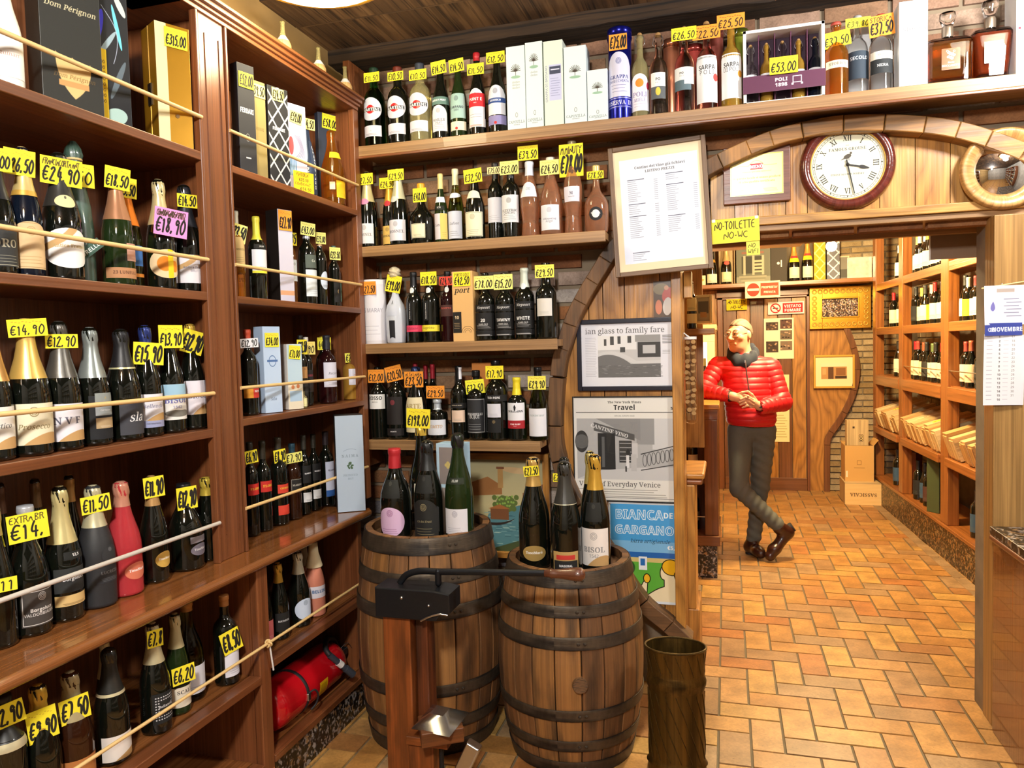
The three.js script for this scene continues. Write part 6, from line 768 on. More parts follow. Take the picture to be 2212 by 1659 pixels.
const skirt = (t, h, r) => mesh('paper_skirt', smoothLathe([[0, h], [r * 0.42, h], [r * 0.5, h * 0.86], [r * 0.85, h * 0.68], [r * 0.83, h * 0.67]], 16).toNonIndexed(), tint('#d8c49a', 0.7, { side: THREE.DoubleSide }), t);
lf([-2.633,0.294,0.041], { k: 'champ', g: 'bellini', a: 62, L: 'peach pink cocktail bottle with paper skirt, front one of two', grp: K5, x: skirt, l: [['#e9e6ee|#2f5f98|BELLINI|||nB', 0.26, 0.42, 150]] });
lf([-2.732,0.253,0.037], { k: 'champ', g: 'bellini', a: 62, xx: -1.73, L: 'peach pink cocktail bottle with paper skirt standing behind the other', grp: K5, x: skirt, l: [['#e9e6ee|#2f5f98|BELLINI|||nB', 0.26, 0.42, 150]] });
// straw-covered mini flasks on the cornice
for (const [z, n] of [[-2.615, 0], [-2.88, 1], [-3.11, 2], [-2.12, 3]]) {
  const t = thing('straw_flask', ['straw-covered mini wine flask standing midway on the cornice', 'straw-covered mini wine flask second from the brick wall on the cornice', 'straw-covered mini wine flask next to the brick wall on the cornice', 'straw-covered mini wine flask above the cabinet post on the cornice'][n], 'bottle', [-1.655, 2.7125, z], 0, 'straw flasks on the cornice');
  mesh('glass_neck', smoothLathe([[0, 0.06], [0.016, 0.062], [0.011, 0.085], [0.0085, 0.1], [0.008, 0.128], [0.0095, 0.13], [0.0095, 0.136], [0, 0.136]], 18), G.pale, t);
  const g = smoothLathe([[0, 0], [0.02, 0], [0.023, 0.004], [0.026, 0.012], [0.031, 0.03], [0.031, 0.045], [0.024, 0.062], [0.015, 0.072], [0.011, 0.074]], 32), p = g.attributes.position; for (let i = 0; i < p.count; i++) { const a = Math.atan2(p.getX(i), p.getZ(i)), k = 1 + 0.03 * Math.sin(a * 16); p.setX(i, p.getX(i) * k); p.setZ(i, p.getZ(i) * k); } g.computeVertexNormals();
  mesh('straw_cover', g, woodMat('#e3b878', TX.woodFine, 0.8), t); mesh('straw_ring', new THREE.TorusGeometry(0.023, 0.0035, 8, 24).rotateX(Math.PI / 2), tint('#c99a5a', 0.8), t, [0, 0.0036, 0]); mesh('neck_label', smoothLathe([[0.0255, 0.06], [0.0165, 0.073], [0.012, 0.08]], 20), tint('#dcd8d4', 0.6), t);
}
// ---------- bottles on the casks ----------
const B1 = 'magnum bottles on the taller cask', B2 = 'sparkling bottles on the shorter cask';
rowY = 0.811; rowZ = -2.72;
bk([-1.278,0.353,0.062], { k: 'burg', c: [0.78, '#b3242c', 1, 0.1], L: 'dark bottle with red wax capsule and pink crown-shaped label', grp: B1, z: -2.70, l: [['#dcb8d8|#8a4a7a|||cl', 0.03, 0.36, 110, 'o'], ['#10120e|#5a5a52|||c', 0.46, 0.66, 80]] });
bk([-1.225,0.431,0.056,0.460,0.080], { k: 'champ', c: [0.9, '#d9b84a'], p: '€198,00', tw: 0.105, tr: -3, z: -2.85, L: 'tall dark bottle behind the others priced 198,00', grp: B1, l: [['#cfc9b4|#555|||', 0.2, 0.45, 110, 'r', 40]] });
bk([-1.137,0.386,0.057], { k: 'champ', c: [0.7, '#1a1c1c', 1, 0.1], L: 'black-capsuled bottle with embossed crest and black and gold label', grp: B1, z: -2.70, l: [['#1a1a17|#b8a878|Cà dei Frati|||icl', 0.02, 0.42, 120, 'a'], ['#0f110d|#4a4a44|||c', 0.48, 0.66, 80]] });
bk([-1.016,0.414,0.056], { k: 'champ', c: [0.86, '#131314', 1, 0.1], L: 'tall dark green magnum with white painted price and white label', grp: B1, z: -2.72, g: 'green', l: [['#e0dfe4|#889|||cl', 0.06, 0.3, 105], ['#16200f|#f4f4f4|35,00||iB', 0.53, 0.59, 90]] });
carton([-1.085, 0.811, -2.80], R(-6), 0.115, 0.36, 0.08, { col: '#a8cbe2', L: 'pale blue and grey wine carton with a gold clover on the taller cask', f: (x, a, b) => { fill(x, '#b8d4e6', 0, 0, a, b); fill(x, '#8d817c', 14, 16, a - 34, b * 0.42); fill(x, '#9a8d86', 14, b * 0.5, a - 34, b * 0.5); fill(x, '#e9e6da', a - 14, b * 0.5, 12, b * 0.5); x.fillStyle = '#c9b46a'; for (let i = 0; i < 4; i++) { x.beginPath(); x.arc(58 + Math.cos(i * 1.57) * 9, b * 0.24 + Math.sin(i * 1.57) * 9, 8, 0, 7); x.fill(); } x.save(); x.translate(72, b * 0.72); x.rotate(-Math.PI / 2); txt(x, 'Vidalaz', 0, 0, 26, '#c9c2ba', 'serif', 'center', 'italic'); x.restore(); } });
rowY = 0.711; rowZ = -2.73;
bk([-0.719,0.421,0.060,0.371,0.039], { k: 'champ', g: 'dark', c: [0.74, '#c9a25a'], p: '€27,50', tw: 0.06, tr: 6, ph: '', z: -2.74, L: 'rough-textured dark bottle with gold oval label priced 27,50', grp: B2, l: [['#a88a4a|#fff|TosoMarè|||B', 0.08, 0.22, 90, 'o', 12]] });
bk([-0.624,0.405,0.044,0.326,0.034], { k: 'champ', c: [0.7, '#151515', 1, 0.1], p: '€25', tw: 0.04, ph: '', tx: -0.02, z: -2.86, L: 'black bottle with a twisted foil top standing behind on the shorter cask', grp: B2 });
bk([-0.583,0.416,0.058], { k: 'champ', c: [0.63, '#34332f', 1, 0.1], c2: [0.625, 0.632, '#c9c2a4'], z: -2.68, L: 'dark bottle with black capsule and framed red and black label', grp: B2, l: [['#b8985a|#222|||', 0.02, 0.22, 100, 'r', 10], ['#171717|#f2f2f2|MASERAL|||n', 0.035, 0.14, 92, 'r', 10], ['#c2352c|#fff|||', 0.15, 0.19, 70, 'r', 10]] });
bk([-0.480,0.435,0.054], { k: 'champ', c: [0.7, '#cfa23e'], z: -2.74, L: 'gold-capsuled dark bottle with embossed seal and white wave label', grp: B2, l: [['#e9e2da|#888|BISOL|1542|cu', 0.06, 0.38, 130], ['#11130f|#55554c|||c', 0.44, 0.6, 70]] });
bk([-0.523,0.428,0.042], { k: 'champ', c: [0.7, '#c2b06a'], z: -2.88, L: 'gold-capsuled bottle hidden behind the one with the white wave label', grp: B2 });
{ // things on the far shelf
  const y = 2.146, z = -7.97, far = { far: 1 };
  const put = (x, h, r, o) => bottle([x, y, o.z ?? z], R(8), h, r, { far: 1, k: 'champ', ...o }, null);
  put(0.655, 0.38, 0.052, { c: [0.6, '#d9a24a'], L: 'champagne bottle with yellow price band next to the grey carton on the far shelf', grp: 'champagne on the far shelf', l: [['#e9e0b8|#777|||l', 0.08, 0.36, 130], ['#f0dc1e|#333|€57,00|||', 0.5, 0.6, 140], ['#b8302a|#fff|||', 0.6, 0.66, 110]] }); put(0.78, 0.395, 0.052, { c: [0.6, '#d9a24a'], L: 'champagne bottle with yellow price band next to the gold lattice box', grp: 'champagne on the far shelf', l: [['#e9e0b8|#777|||l', 0.08, 0.36, 130], ['#f0dc1e|#333|€57,00|||', 0.52, 0.62, 140], ['#b8302a|#fff|||', 0.62, 0.68, 110]] });
  put(0.005, 0.385, 0.053, { c: [0.6, '#d6b878'], z: -7.95, L: 'champagne bottle with a red bow before the open wooden case', grp: 'champagne on the far shelf', l: [['#e9dcae|#777|||l', 0.06, 0.32, 130], ['#c2564a|#fff|||', 0.5, 0.62, 70, 'o']] }); put(-0.138, 0.37, 0.053, { c: [0.78, '#161616', 1, 0.1], c2: [0.62, 0.7, '#d9a23a'], L: 'dark champagne bottle with orange collar on the far shelf', grp: 'champagne on the far shelf', l: [['#e6e4c8|#777|||l', 0.06, 0.3, 130]] });
  const t = thing('wooden_case', 'open pale wooden case standing upright behind the bow bottle', 'box', [0.012, y, -8.1]); span('back_board', M.crate, t, -0.08, 0.08, 0, 0.45, -0.03, -0.02, 'y'); for (const s of [-1, 1]) span('side_board', M.crate, t, s * 0.08, s * 0.072, 0, 0.45, -0.02, 0.06, 'y'); span('top_board', M.crate, t, -0.08, 0.08, 0.442, 0.45, -0.02, 0.06);
  carton([-0.245, y, -7.92], 0, 0.09, 0.1, 0.08, { col: '#e9d9a8', L: 'small cream and orange box at the end of the far shelf', f: (x, a, b) => { fill(x, '#efe2b4', 0, 0, a, b); x.fillStyle = '#d9a03a'; x.beginPath(); x.ellipse(70, b * 0.5, 40, 18, -0.3, 0, 7); x.fill(); } });
  carton([0.27, y, -8.0], 0, 0.33, 0.395, 0.03, { n: 'cellar_print', cat: 'picture', col: '#4a4436', L: 'grey-green print of cellar steps and columns on the far shelf', f: (x, a, b) => { fill(x, '#6a6a5a', 0, 0, a, b); fill(x, '#8c8a76', 0, b * 0.82, a, b * 0.18); fill(x, '#3c3a30', 20, b * 0.3, 84, b * 0.44); for (const q of [26, 60, 96]) fill(x, '#a8a48a', q, b * 0.28, 9, b * 0.5); for (let i = 0; i < 4; i++) fill(x, '#b5ad8c', 66, b * (0.4 + i * 0.09), 34, 8); for (let i = 0; i < 4; i++) fill(x, ['#9a967e', '#837f68'][i % 2], 10 + i * 4, b * (0.8 + i * 0.05), 104 - i * 8, 7); fill(x, '#8a5a4a', 20, b * 0.18, 84, 8); } });
  carton([0.515, y, -8.0], 0, 0.15, 0.385, 0.1, { col: '#3d352c', L: 'dark grey champagne carton with a white key emblem on the far shelf', f: (x, a, b) => { fill(x, '#40382e', 0, 0, a, b); fill(x, '#efe9d8', 80, b * 0.42, 10, 60); x.fillStyle = '#efe9d8'; x.beginPath(); x.arc(60, b * 0.5, 12, 0, 7); x.fill(); } });
  const lattice = (bg, line) => (x, a, b) => { fill(x, bg, 0, 0, a, b); x.strokeStyle = line; x.lineWidth = 12; for (let i = -3; i < 8; i++) { x.beginPath(); x.moveTo(-20, i * 110); x.lineTo(a + 20, i * 110 + 168); x.stroke(); x.beginPath(); x.moveTo(-20, i * 110 + 168); x.lineTo(a + 20, i * 110); x.stroke(); } };
  carton([0.895, y, -7.97], 0, 0.105, 0.4, 0.09, { col: '#d9a520', L: 'gold gift box with pale lattice lines on the far shelf', f: lattice('#d99a1a', '#f4dc7a') }); carton([1.02, y, -7.97], 0, 0.115, 0.395, 0.09, { col: '#6a6a70', L: 'silver grey gift box with white lattice lines on the far shelf', f: lattice('#6d6d74', '#e6e6e0') });
  carton([1.13, y, -8.1], 0, 0.11, 0.24, 0.02, { n: 'framed_photo', cat: 'picture', col: '#cdb88a', L: 'small framed grey photograph leaning on the far shelf', f: (x, a, b) => { fill(x, '#d9c9a0', 0, 0, a, b); fill(x, '#8a8274', 14, 14, a - 28, b - 28); fill(x, '#5a554c', 14, b * 0.55, a - 28, b * 0.35); } });
  const mb = thing('marble_slab', 'pale veined marble slab leaning at the end of the far shelf', 'slab', [1.245, y, -7.9]); mesh('slab', at(cbox(0.22, 0.2, 0.015, 'x', 0.002), 0, 0.1, 0), std({ color: lin('#e6e0cc'), map: rep(TX.plaster, 6, 6), roughness: 0.15 }), mb);
}
{ // wall unit and duct near the passage ceiling
  const t = thing('wall_unit', 'long cream air unit hung below the passage ceiling', 'appliance', [0.12, 2.105, -4.62]); mesh('casing', cbox(0.62, 0.09, 0.2, 'x', 0.01), tint('#e3d6ae', 0.45), t, [0, 0.045, 0]); mesh('grille', cbox(0.14, 0.025, 0.006, 'x', 0.002), tint('#8a6a48', 0.6), t, [0.17, 0.065, 0.101]); for (const s of [-0.25, 0.25]) mesh('hanger', rod([s, 0.085, 0], [s, 0.625, 0], 0.005), M.blackMetal, t);
  const d = thing('air_duct', 'dark blue-grey boxed duct below the passage ceiling', 'duct', [0.6, 2.13, -4.3]); mesh('casing', cbox(0.36, 0.59, 0.36, 'x', 0.006), tint('#3c4446', 0.5), d, [0, 0.295, 0]);
}
{ // wines in the racks
  const pool = { top: [['#e6d23a', '#f0e8b0'], ['#e9e2c0', '#f2ecc4'], ['#ddd8c8', '#efe8c0'], ['#c2a04a', '#f0e6b4']], mid: [['#3c3a34', '#e9e2c8'], ['#e6cf5a', '#f0e9b8'], ['#2f2d29', '#1c1b19'], ['#d9a24a', '#efe6c2'], ['#33322c', '#e6dfc2'], ['#8a2a26', '#e4dcc0'], ['#c9c2a8', '#e9cf2a']], low: [['#a8453a', '#ece2b4'], ['#b8202c', '#e6dcae'], ['#2d2b27', '#e9e0b8'], ['#6a7a4a', '#efe6c0'], ['#2a2826', '#26241f'], ['#b05a3a', '#e6cfa0']], base: [['#1f1d1b', '#1b1a19'], ['#26231f', '#2a2624'], ['#2a2723', '#4a2a20'], ['#2f2b26', '#34506a']] };
  const run = (a, b, step, p, k = 0) => { const o = []; for (let s = a, i = k; s <= b; s += step, i++) o.push([s, ...pool[p][i % pool[p].length]]); return o; };
  const rows = [[2.06, 'topmost', [['middle', run(1.06, 1.86, 0.1, 'top')], ['far', [[2.1, '#e9d9a0', '#f1e9d0'], [2.3, '#ddd8c8', '#efe8c0']]]]], [1.65, 'second', [['near', run(0.02, 0.74, 0.095, 'mid')], ['middle', run(1.04, 1.86, 0.12, 'mid', 3)], ['far', [[2.14, '#e9dc1e', '#efe6bc'], [2.26, '#e9dc1e', '#efe6bc'], [2.44, '#b8242a', '#eadfae']]]]], [1.216, 'third', [['near', run(0.02, 0.74, 0.13, 'low', 1)], ['middle', run(1.04, 1.86, 0.11, 'low')], ['far', [[2.16, '#c22a34', '#efe8cc'], [2.34, '#2f2b28', '#e6dec0']]]]], [0.251, 'lowest', [['near', run(0.02, 0.6, 0.15, 'base')], ['middle', run(1.44, 1.8, 0.13, 'base', 2)], ['far', [[2.32, '#2f2b26', '#34506a']]]]]];
  const hue = (h) => { const c = new THREE.Color(h), o = {}; c.getHSL(o); return o.l < 0.2 ? 'black' : o.s < 0.25 ? (o.l > 0.6 ? 'white' : 'grey') : o.h < 0.04 || o.h > 0.95 ? 'red' : o.h < 0.1 ? 'brown' : o.h < 0.2 ? (o.l > 0.7 ? 'cream' : 'yellow') : o.h < 0.45 ? 'green' : 'blue'; };
  const place = { near: 'bay by the calendar', middle: 'middle bay', far: 'bay by the far wall' };
  for (const [y, rn, bays] of rows) for (const [bay, list] of bays) list.forEach(([s, cap, lab], i) => {
    const [x, yy, z] = onRack(0.066 + (i % 2) * 0.012, y + 0.0005, s), h = y < 0.5 ? rr(0.3, 0.33) : rr(0.285, 0.315);
    bottle([x, yy, z], -Math.PI / 2 + R(35), h, 0.037, { far: 1, k: i % 3 === 1 ? 'burg' : 'bord', c: [0.78, cap, 1, 0.1], L: `dark wine bottle, ${hue(cap)} cap, ${hue(lab)} label, ${rn} rack shelf, ${place[bay]}`, grp: `wines on the ${rn} rack shelf, ${place[bay]}`, l: [[lab + '|#665|||l', 0.12, 0.5, 150]] }, null);
  });
  const g = onRack(0.03, 0.251, 1.2); carton(g, -Math.PI / 2 + R(40), 0.1, 0.42, 0.1, { col: '#3f4a2e', L: 'tall dark green carton on the lowest rack shelf' }); carton(onRack(0.12, 0.251, 2.12), -Math.PI / 2 + R(40), 0.1, 0.32, 0.08, { col: '#6a2a1e', L: 'dark red carton on the lowest rack shelf by the far wall' });
}
{ // cases stacked by the far wall
  const p = print('sass', 256, 150, (x, w, h) => { fill(x, '#e3bd7e', 0, 0, w, h); for (let i = 0; i < 30; i++) fill(x, ['#d9b070', '#e9c88c'][i % 2], 0, i * 5, w, 2); x.save(); x.translate(w / 2, h * 0.52); x.rotate(Math.PI); txt(x, 'SASSICAIA', 0, 0, 34, '#5a3d20', 'serif', 'center', 'bold'); x.restore(); });
  const t = thing('wooden_case', 'pale wooden wine case with upside-down lettering on the floor', 'box', [1.215, 0, -7.53]); mesh('case_body', at(cbox(0.32, 0.2, 0.34, 'x', 0.002), 0, 0.1, -0.17), M.crate, t); mesh('lettered_front', sheet(p, 0.318, 0.198), p.a.mat, t, [0, 0.1, 0.001]); span('lid', M.crate, t, -0.162, 0.162, 0.2, 0.209, -0.342, 0.002, 'x');
  const c = thing('cardboard_box', 'open brown cardboard box standing on the lettered wine case', 'box', [1.192, 0.2095, -7.6]), cm = tint('#c79a56', 0.8); const q = print('cardmark', 128, 170, (x, w, h) => { fill(x, '#cda05c', 0, 0, w, h); x.strokeStyle = '#8a6632'; x.lineWidth = 2; x.strokeRect(54, 72, 18, 18); fill(x, '#9a763e', 40, 104, 48, 3); fill(x, '#e9dcc0', 4, 120, 8, 30); }); for (const s of [-1, 1]) { span('side', cm, c, s * 0.125, s * 0.121, 0, 0.34, -0.25, 0, 'y'); span('flap', cm, c, -0.121, 0.121, 0.338, 0.342, s < 0 ? -0.25 : 0, s < 0 ? -0.36 : 0.0, 'x'); } span('back', cm, c, -0.121, 0.121, 0, 0.34, -0.25, -0.246); span('base', cm, c, -0.121, 0.121, 0, 0.004, -0.246, -0.004); mesh('printed_front', sheet(q, 0.25, 0.34, 0.004), q.a.mat, c, [0, 0.17, 0.0]); const fl = mesh('flap', cbox(0.07, 0.004, 0.24, 'x', 0.001), cm, c, [0.145, 0.366, -0.125], [0, 0, 0.9]);
  const w = thing('wooden_case', 'pale wooden bottle case with an oval mark standing inside the cardboard box', 'box', [1.188, 0.2145, -7.72]); mesh('case_body', at(cbox(0.19, 0.57, 0.1, 'y', 0.003), 0, 0.285, 0), M.crate, w); const m = print('omark', 48, 64, (x, a, b) => { fill(x, '#e6c586', 0, 0, a, b); x.strokeStyle = '#2a1d10'; x.lineWidth = 5; x.strokeRect(6, 4, 36, 56); x.beginPath(); x.arc(24, 22, 9, 0, 7); x.stroke(); x.beginPath(); x.arc(24, 46, 9, 0, 7); x.stroke(); }); mesh('stamp', sheet(m, 0.05, 0.066), m.a.mat, w, [0.03, 0.4, 0.051]); mesh('stamp', cbox(0.018, 0.018, 0.002, 'x', 0.0005), tint('#3a2614', 0.7), w, [-0.035, 0.5, 0.051]);
}
{ // small things at the partition edge
  const t = thing('cork_tube', 'clear hanging tube filled with wine corks on the edge post', 'decoration', [-0.158, 1.2, -3.47]); mesh('tube_wall', new THREE.CylinderGeometry(0.027, 0.027, 0.37, 28, 1, true), M.pane, t, [0, 0.185, 0]); mesh('tube_cap', new THREE.CylinderGeometry(0.028, 0.028, 0.012, 24), M.whitePlastic, t, [0, 0.376, 0]); mesh('tube_base', new THREE.SphereGeometry(0.027, 20, 8, 0, Math.PI * 2, Math.PI / 2, Math.PI / 2).scale(1, 0.6, 1), M.pane, t); mesh('hook', rod([0, 0.376, 0], [-0.03, 0.4, 0], 0.004), M.steel, t);
  const cg = new THREE.CylinderGeometry(0.0105, 0.0105, 0.04, 12); for (let i = 0; i < 26; i++) mesh('wine_cork', cg, M.cork, t, [(i % 2 ? 0.011 : -0.011), 0.022 + Math.floor(i / 2) * 0.0275, i % 3 ? 0.006 : -0.008], [rr(0.8, 1.6), rr(0, 3), rr(-0.4, 0.4)]);
  const b = thing('wooden_bracket', 'bright yellow wooden block on the edge post above the cork tube', 'bracket', [-0.166, 1.757, -3.49]); mesh('block', at(cbox(0.036, 0.118, 0.08, 'y', 0.003), 0, 0.059, 0), M.oakPale, b);
  const s = thing('bottle_shelf', 'small wooden shelf behind the partition carrying a bottle and frames', 'shelf', [-0.4, 1.6, -4.25]); span('board', M.oakDark, s, -0.5, 0.34, 0, 0.03, -0.15, 0.12, 'x', 0.003); span('support', M.oakDark, s, -0.5, -0.46, -1.6, 0, -0.15, 0.12, 'y'); span('back_panel', M.oakDark, s, -0.5, 0.27, -0.65, 0.5, -0.18, -0.15, 'y');
  bottle([-0.182, 1.6305, -4.22], 0, 0.26, 0.026, { far: 1, c: [0.72, '#c9ccc8', 1, 0.2], L: 'dark bottle with two cream labels behind the wooden bracket', l: [['#e6d9a0|#776|||l', 0.38, 0.66, 150], ['#e9dca8|#776|||', 0.12, 0.32, 150]] }, null);
  framed('framed_print', 'small grey print in a cream frame behind the two-label bottle', -0.17, -0.075, 1.66, 1.82, -4.31, 0.014, tint('#e6d6a4', 0.5), 80, 120, (x, w, h) => { fill(x, '#b5ab8c', 0, 0, w, h); fill(x, '#6d6a60', 8, 20, w - 16, 60); fill(x, '#c29a6a', 20, 74, 40, 26); });
  bottle([-0.235, 0.641, -5.2], 0, 0.31, 0.038, { far: 1, k: 'bord', c: [0.8, '#2a2724', 1, 0.1], L: 'dark wine bottle with white label on the bar counter shelf', l: [['#d9cfc0|#665|||l', 0.2, 0.5, 120, 'r', 20]] }, null); bottle([-0.23, 0.281, -5.2], 0, 0.31, 0.04, { far: 1, k: 'bord', c: [0.8, '#2a2724', 1, 0.1], L: 'dark wine bottle with grey label low in the bar counter', l: [['#8a8a86|#eee|||l', 0.2, 0.4, 120, 'r', 20]] }, null);
  for (const [x, k] of [[-0.245, 'olive'], [-0.185, 'dark']]) bottle([x, 1.1205, -6.675], 0, 0.3, 0.03, { far: 1, k: 'burg', g: k, c: [0.78, k === 'dark' ? '#d9c98a' : '#3f8a7a', 1, 0.1], L: k === 'dark' ? 'dark white-wine bottle with yellow cap in the fridge door' : 'green white-wine bottle with teal cap in the fridge door', l: [['#efe4a8|#776|||l', 0.1, 0.45, 140]] }, null);
}
// ---------- things hung on the panelling ----------
function framed(name, label, x0, x1, y0, y1, z, fw, fmat, w, h, draw, o = {}) {
  const t = thing(name, label, o.cat || 'picture', [(x0 + x1) / 2, (y0 + y1) / 2, z]), W = x1 - x0, H = y1 - y0, p = print('F' + label, w, h, draw), d = o.d || 0.018; t.rotation.set(o.rx || 0, o.ry || 0, o.rz || 0);
  span('backing', M.black, t, -W / 2 + 0.003, W / 2 - 0.003, -H / 2 + 0.003, H / 2 - 0.003, 0.0005, 0.005);
  mesh('print', sheet(p, W - 2 * fw + 0.002, H - 2 * fw + 0.002), p.a.mat, t, [0, 0, d * 0.5]);
  for (const s of [-1, 1]) { span('frame_side', fmat, t, s * (W / 2 - fw), s * W / 2, -H / 2, H / 2, 0, d, 'y', 0.003); span('frame_rail', fmat, t, -W / 2 + fw, W / 2 - fw, s * (H / 2 - fw), s * H / 2, 0, d, 'x', 0.003); }
  if (o.glass) mesh('glass_pane', new THREE.PlaneGeometry(W - 2 * fw, H - 2 * fw), M.pane, t, [0, 0, d * 0.75]);
  return t;
}
const grey = (v) => `rgb(${v},${v},${v})`;
framed('price_list', 'large brown frame with a typed white price list', -0.472, -0.062, 1.853, 2.412, -3.262, 0.02, M.frameBrown, 320, 440, (x, w, h) => { fill(x, '#e9d7b4', 0, 0, w, h); fill(x, '#dfe7f6', 22, 34, w - 38, h - 62); txt(x, 'Cantine del Vino già Schiavi', w / 2 + 8, 66, 13, '#444', 'serif', 'center', 'bold'); txt(x, 'LISTINO PREZZI', w / 2 + 8, 82, 13, '#444', 'serif', 'center', 'bold'); for (const [X, Y, n] of [[48, 108, 12], [48, 196, 6], [48, 240, 12], [188, 100, 4], [188, 140, 14], [188, 252, 9], [52, 372, 5]]) for (let i = 0; i < n; i++) { x.fillStyle = i ? '#8a90a4' : '#4c5064'; x.fillRect(X, Y + i * 7, i ? 28 + 22 * hash(i, X + Y, 5) : 62, i ? 1.6 : 2.4); if (i && n > 5 && Y < 360) x.fillRect(X + 96, Y + i * 7, 14, 1.6); } }, { rz: 0.05, rx: -0.03, glass: 0, cat: 'notice' });
const paper1 = (x, w, h) => { fill(x, '#e2e3ea', 0, 0, w, h); txt(x, 'ian glass to family fare', 22, 40, 40, '#4b4b4e', 'serif', 'left'); for (let i = 0; i < 24; i++) fill(x, '#b9bac4', 22, 76 + i * 9, 54 + 10 * hash(i, 2, 2), 2.4); const X = 92, Y = 66, W = 340, H = 226; fill(x, grey(196), X, Y, W, H); fill(x, grey(226), X, Y, W * 0.62, H * 0.34); fill(x, grey(150), X + W * 0.6, Y, W * 0.4, H * 0.16); fill(x, grey(60), X + W * 0.64, Y + H * 0.17, W * 0.36, H * 0.36); fill(x, grey(190), X + W * 0.72, Y + H * 0.24, W * 0.2, H * 0.2); for (const [a, b, c, d] of [[0.2, 0.02, 0.06, 0.2], [0.32, 0.02, 0.05, 0.18], [0.48, 0.02, 0.06, 0.16], [0.36, 0.28, 0.08, 0.12], [0.1, 0.08, 0.04, 0.16]]) fill(x, grey(70), X + W * a, Y + H * b, W * c, H * d); x.fillStyle = grey(206); x.beginPath(); x.moveTo(X, Y + H * 0.42); x.quadraticCurveTo(X + W * 0.3, Y + H * 0.26, X + W * 0.62, Y + H * 0.62); x.lineTo(X + W, Y + H * 0.6); x.lineTo(X + W, Y + H * 0.68); x.lineTo(X + W * 0.6, Y + H * 0.72); x.quadraticCurveTo(X + W * 0.3, Y + H * 0.36, X, Y + H * 0.5); x.fill(); fill(x, grey(104), X, Y + H * 0.68, W, H * 0.32); x.fillStyle = grey(110); x.beginPath(); x.moveTo(X, Y + H * 0.5); x.quadraticCurveTo(X + W * 0.26, Y + H * 0.34, X + W * 0.56, Y + H * 0.72); x.lineTo(X, Y + H * 0.7); x.fill(); for (let i = 0; i < 60; i++) fill(x, grey(80 + 90 * hash(i, 1, 9)), X + W * hash(i, 2, 9), Y + H * (0.7 + 0.29 * hash(i, 3, 9)), 18, 2); for (let i = 0; i < 6; i++) fill(x, grey(90), 442, 70 + i * 8, 54, 3); for (let i = 0; i < 3; i++) fill(x, grey(150), 442, 150 + i * 8, 40, 2); };
framed('newspaper_frame', 'black framed newspaper page with a grey canal bridge photograph', -0.655, -0.195, 1.347, 1.67, -3.352, 0.021, tint('#141728', 0.25, { clearcoat: 0.5 }), 512, 340, paper1, { glass: 1 });
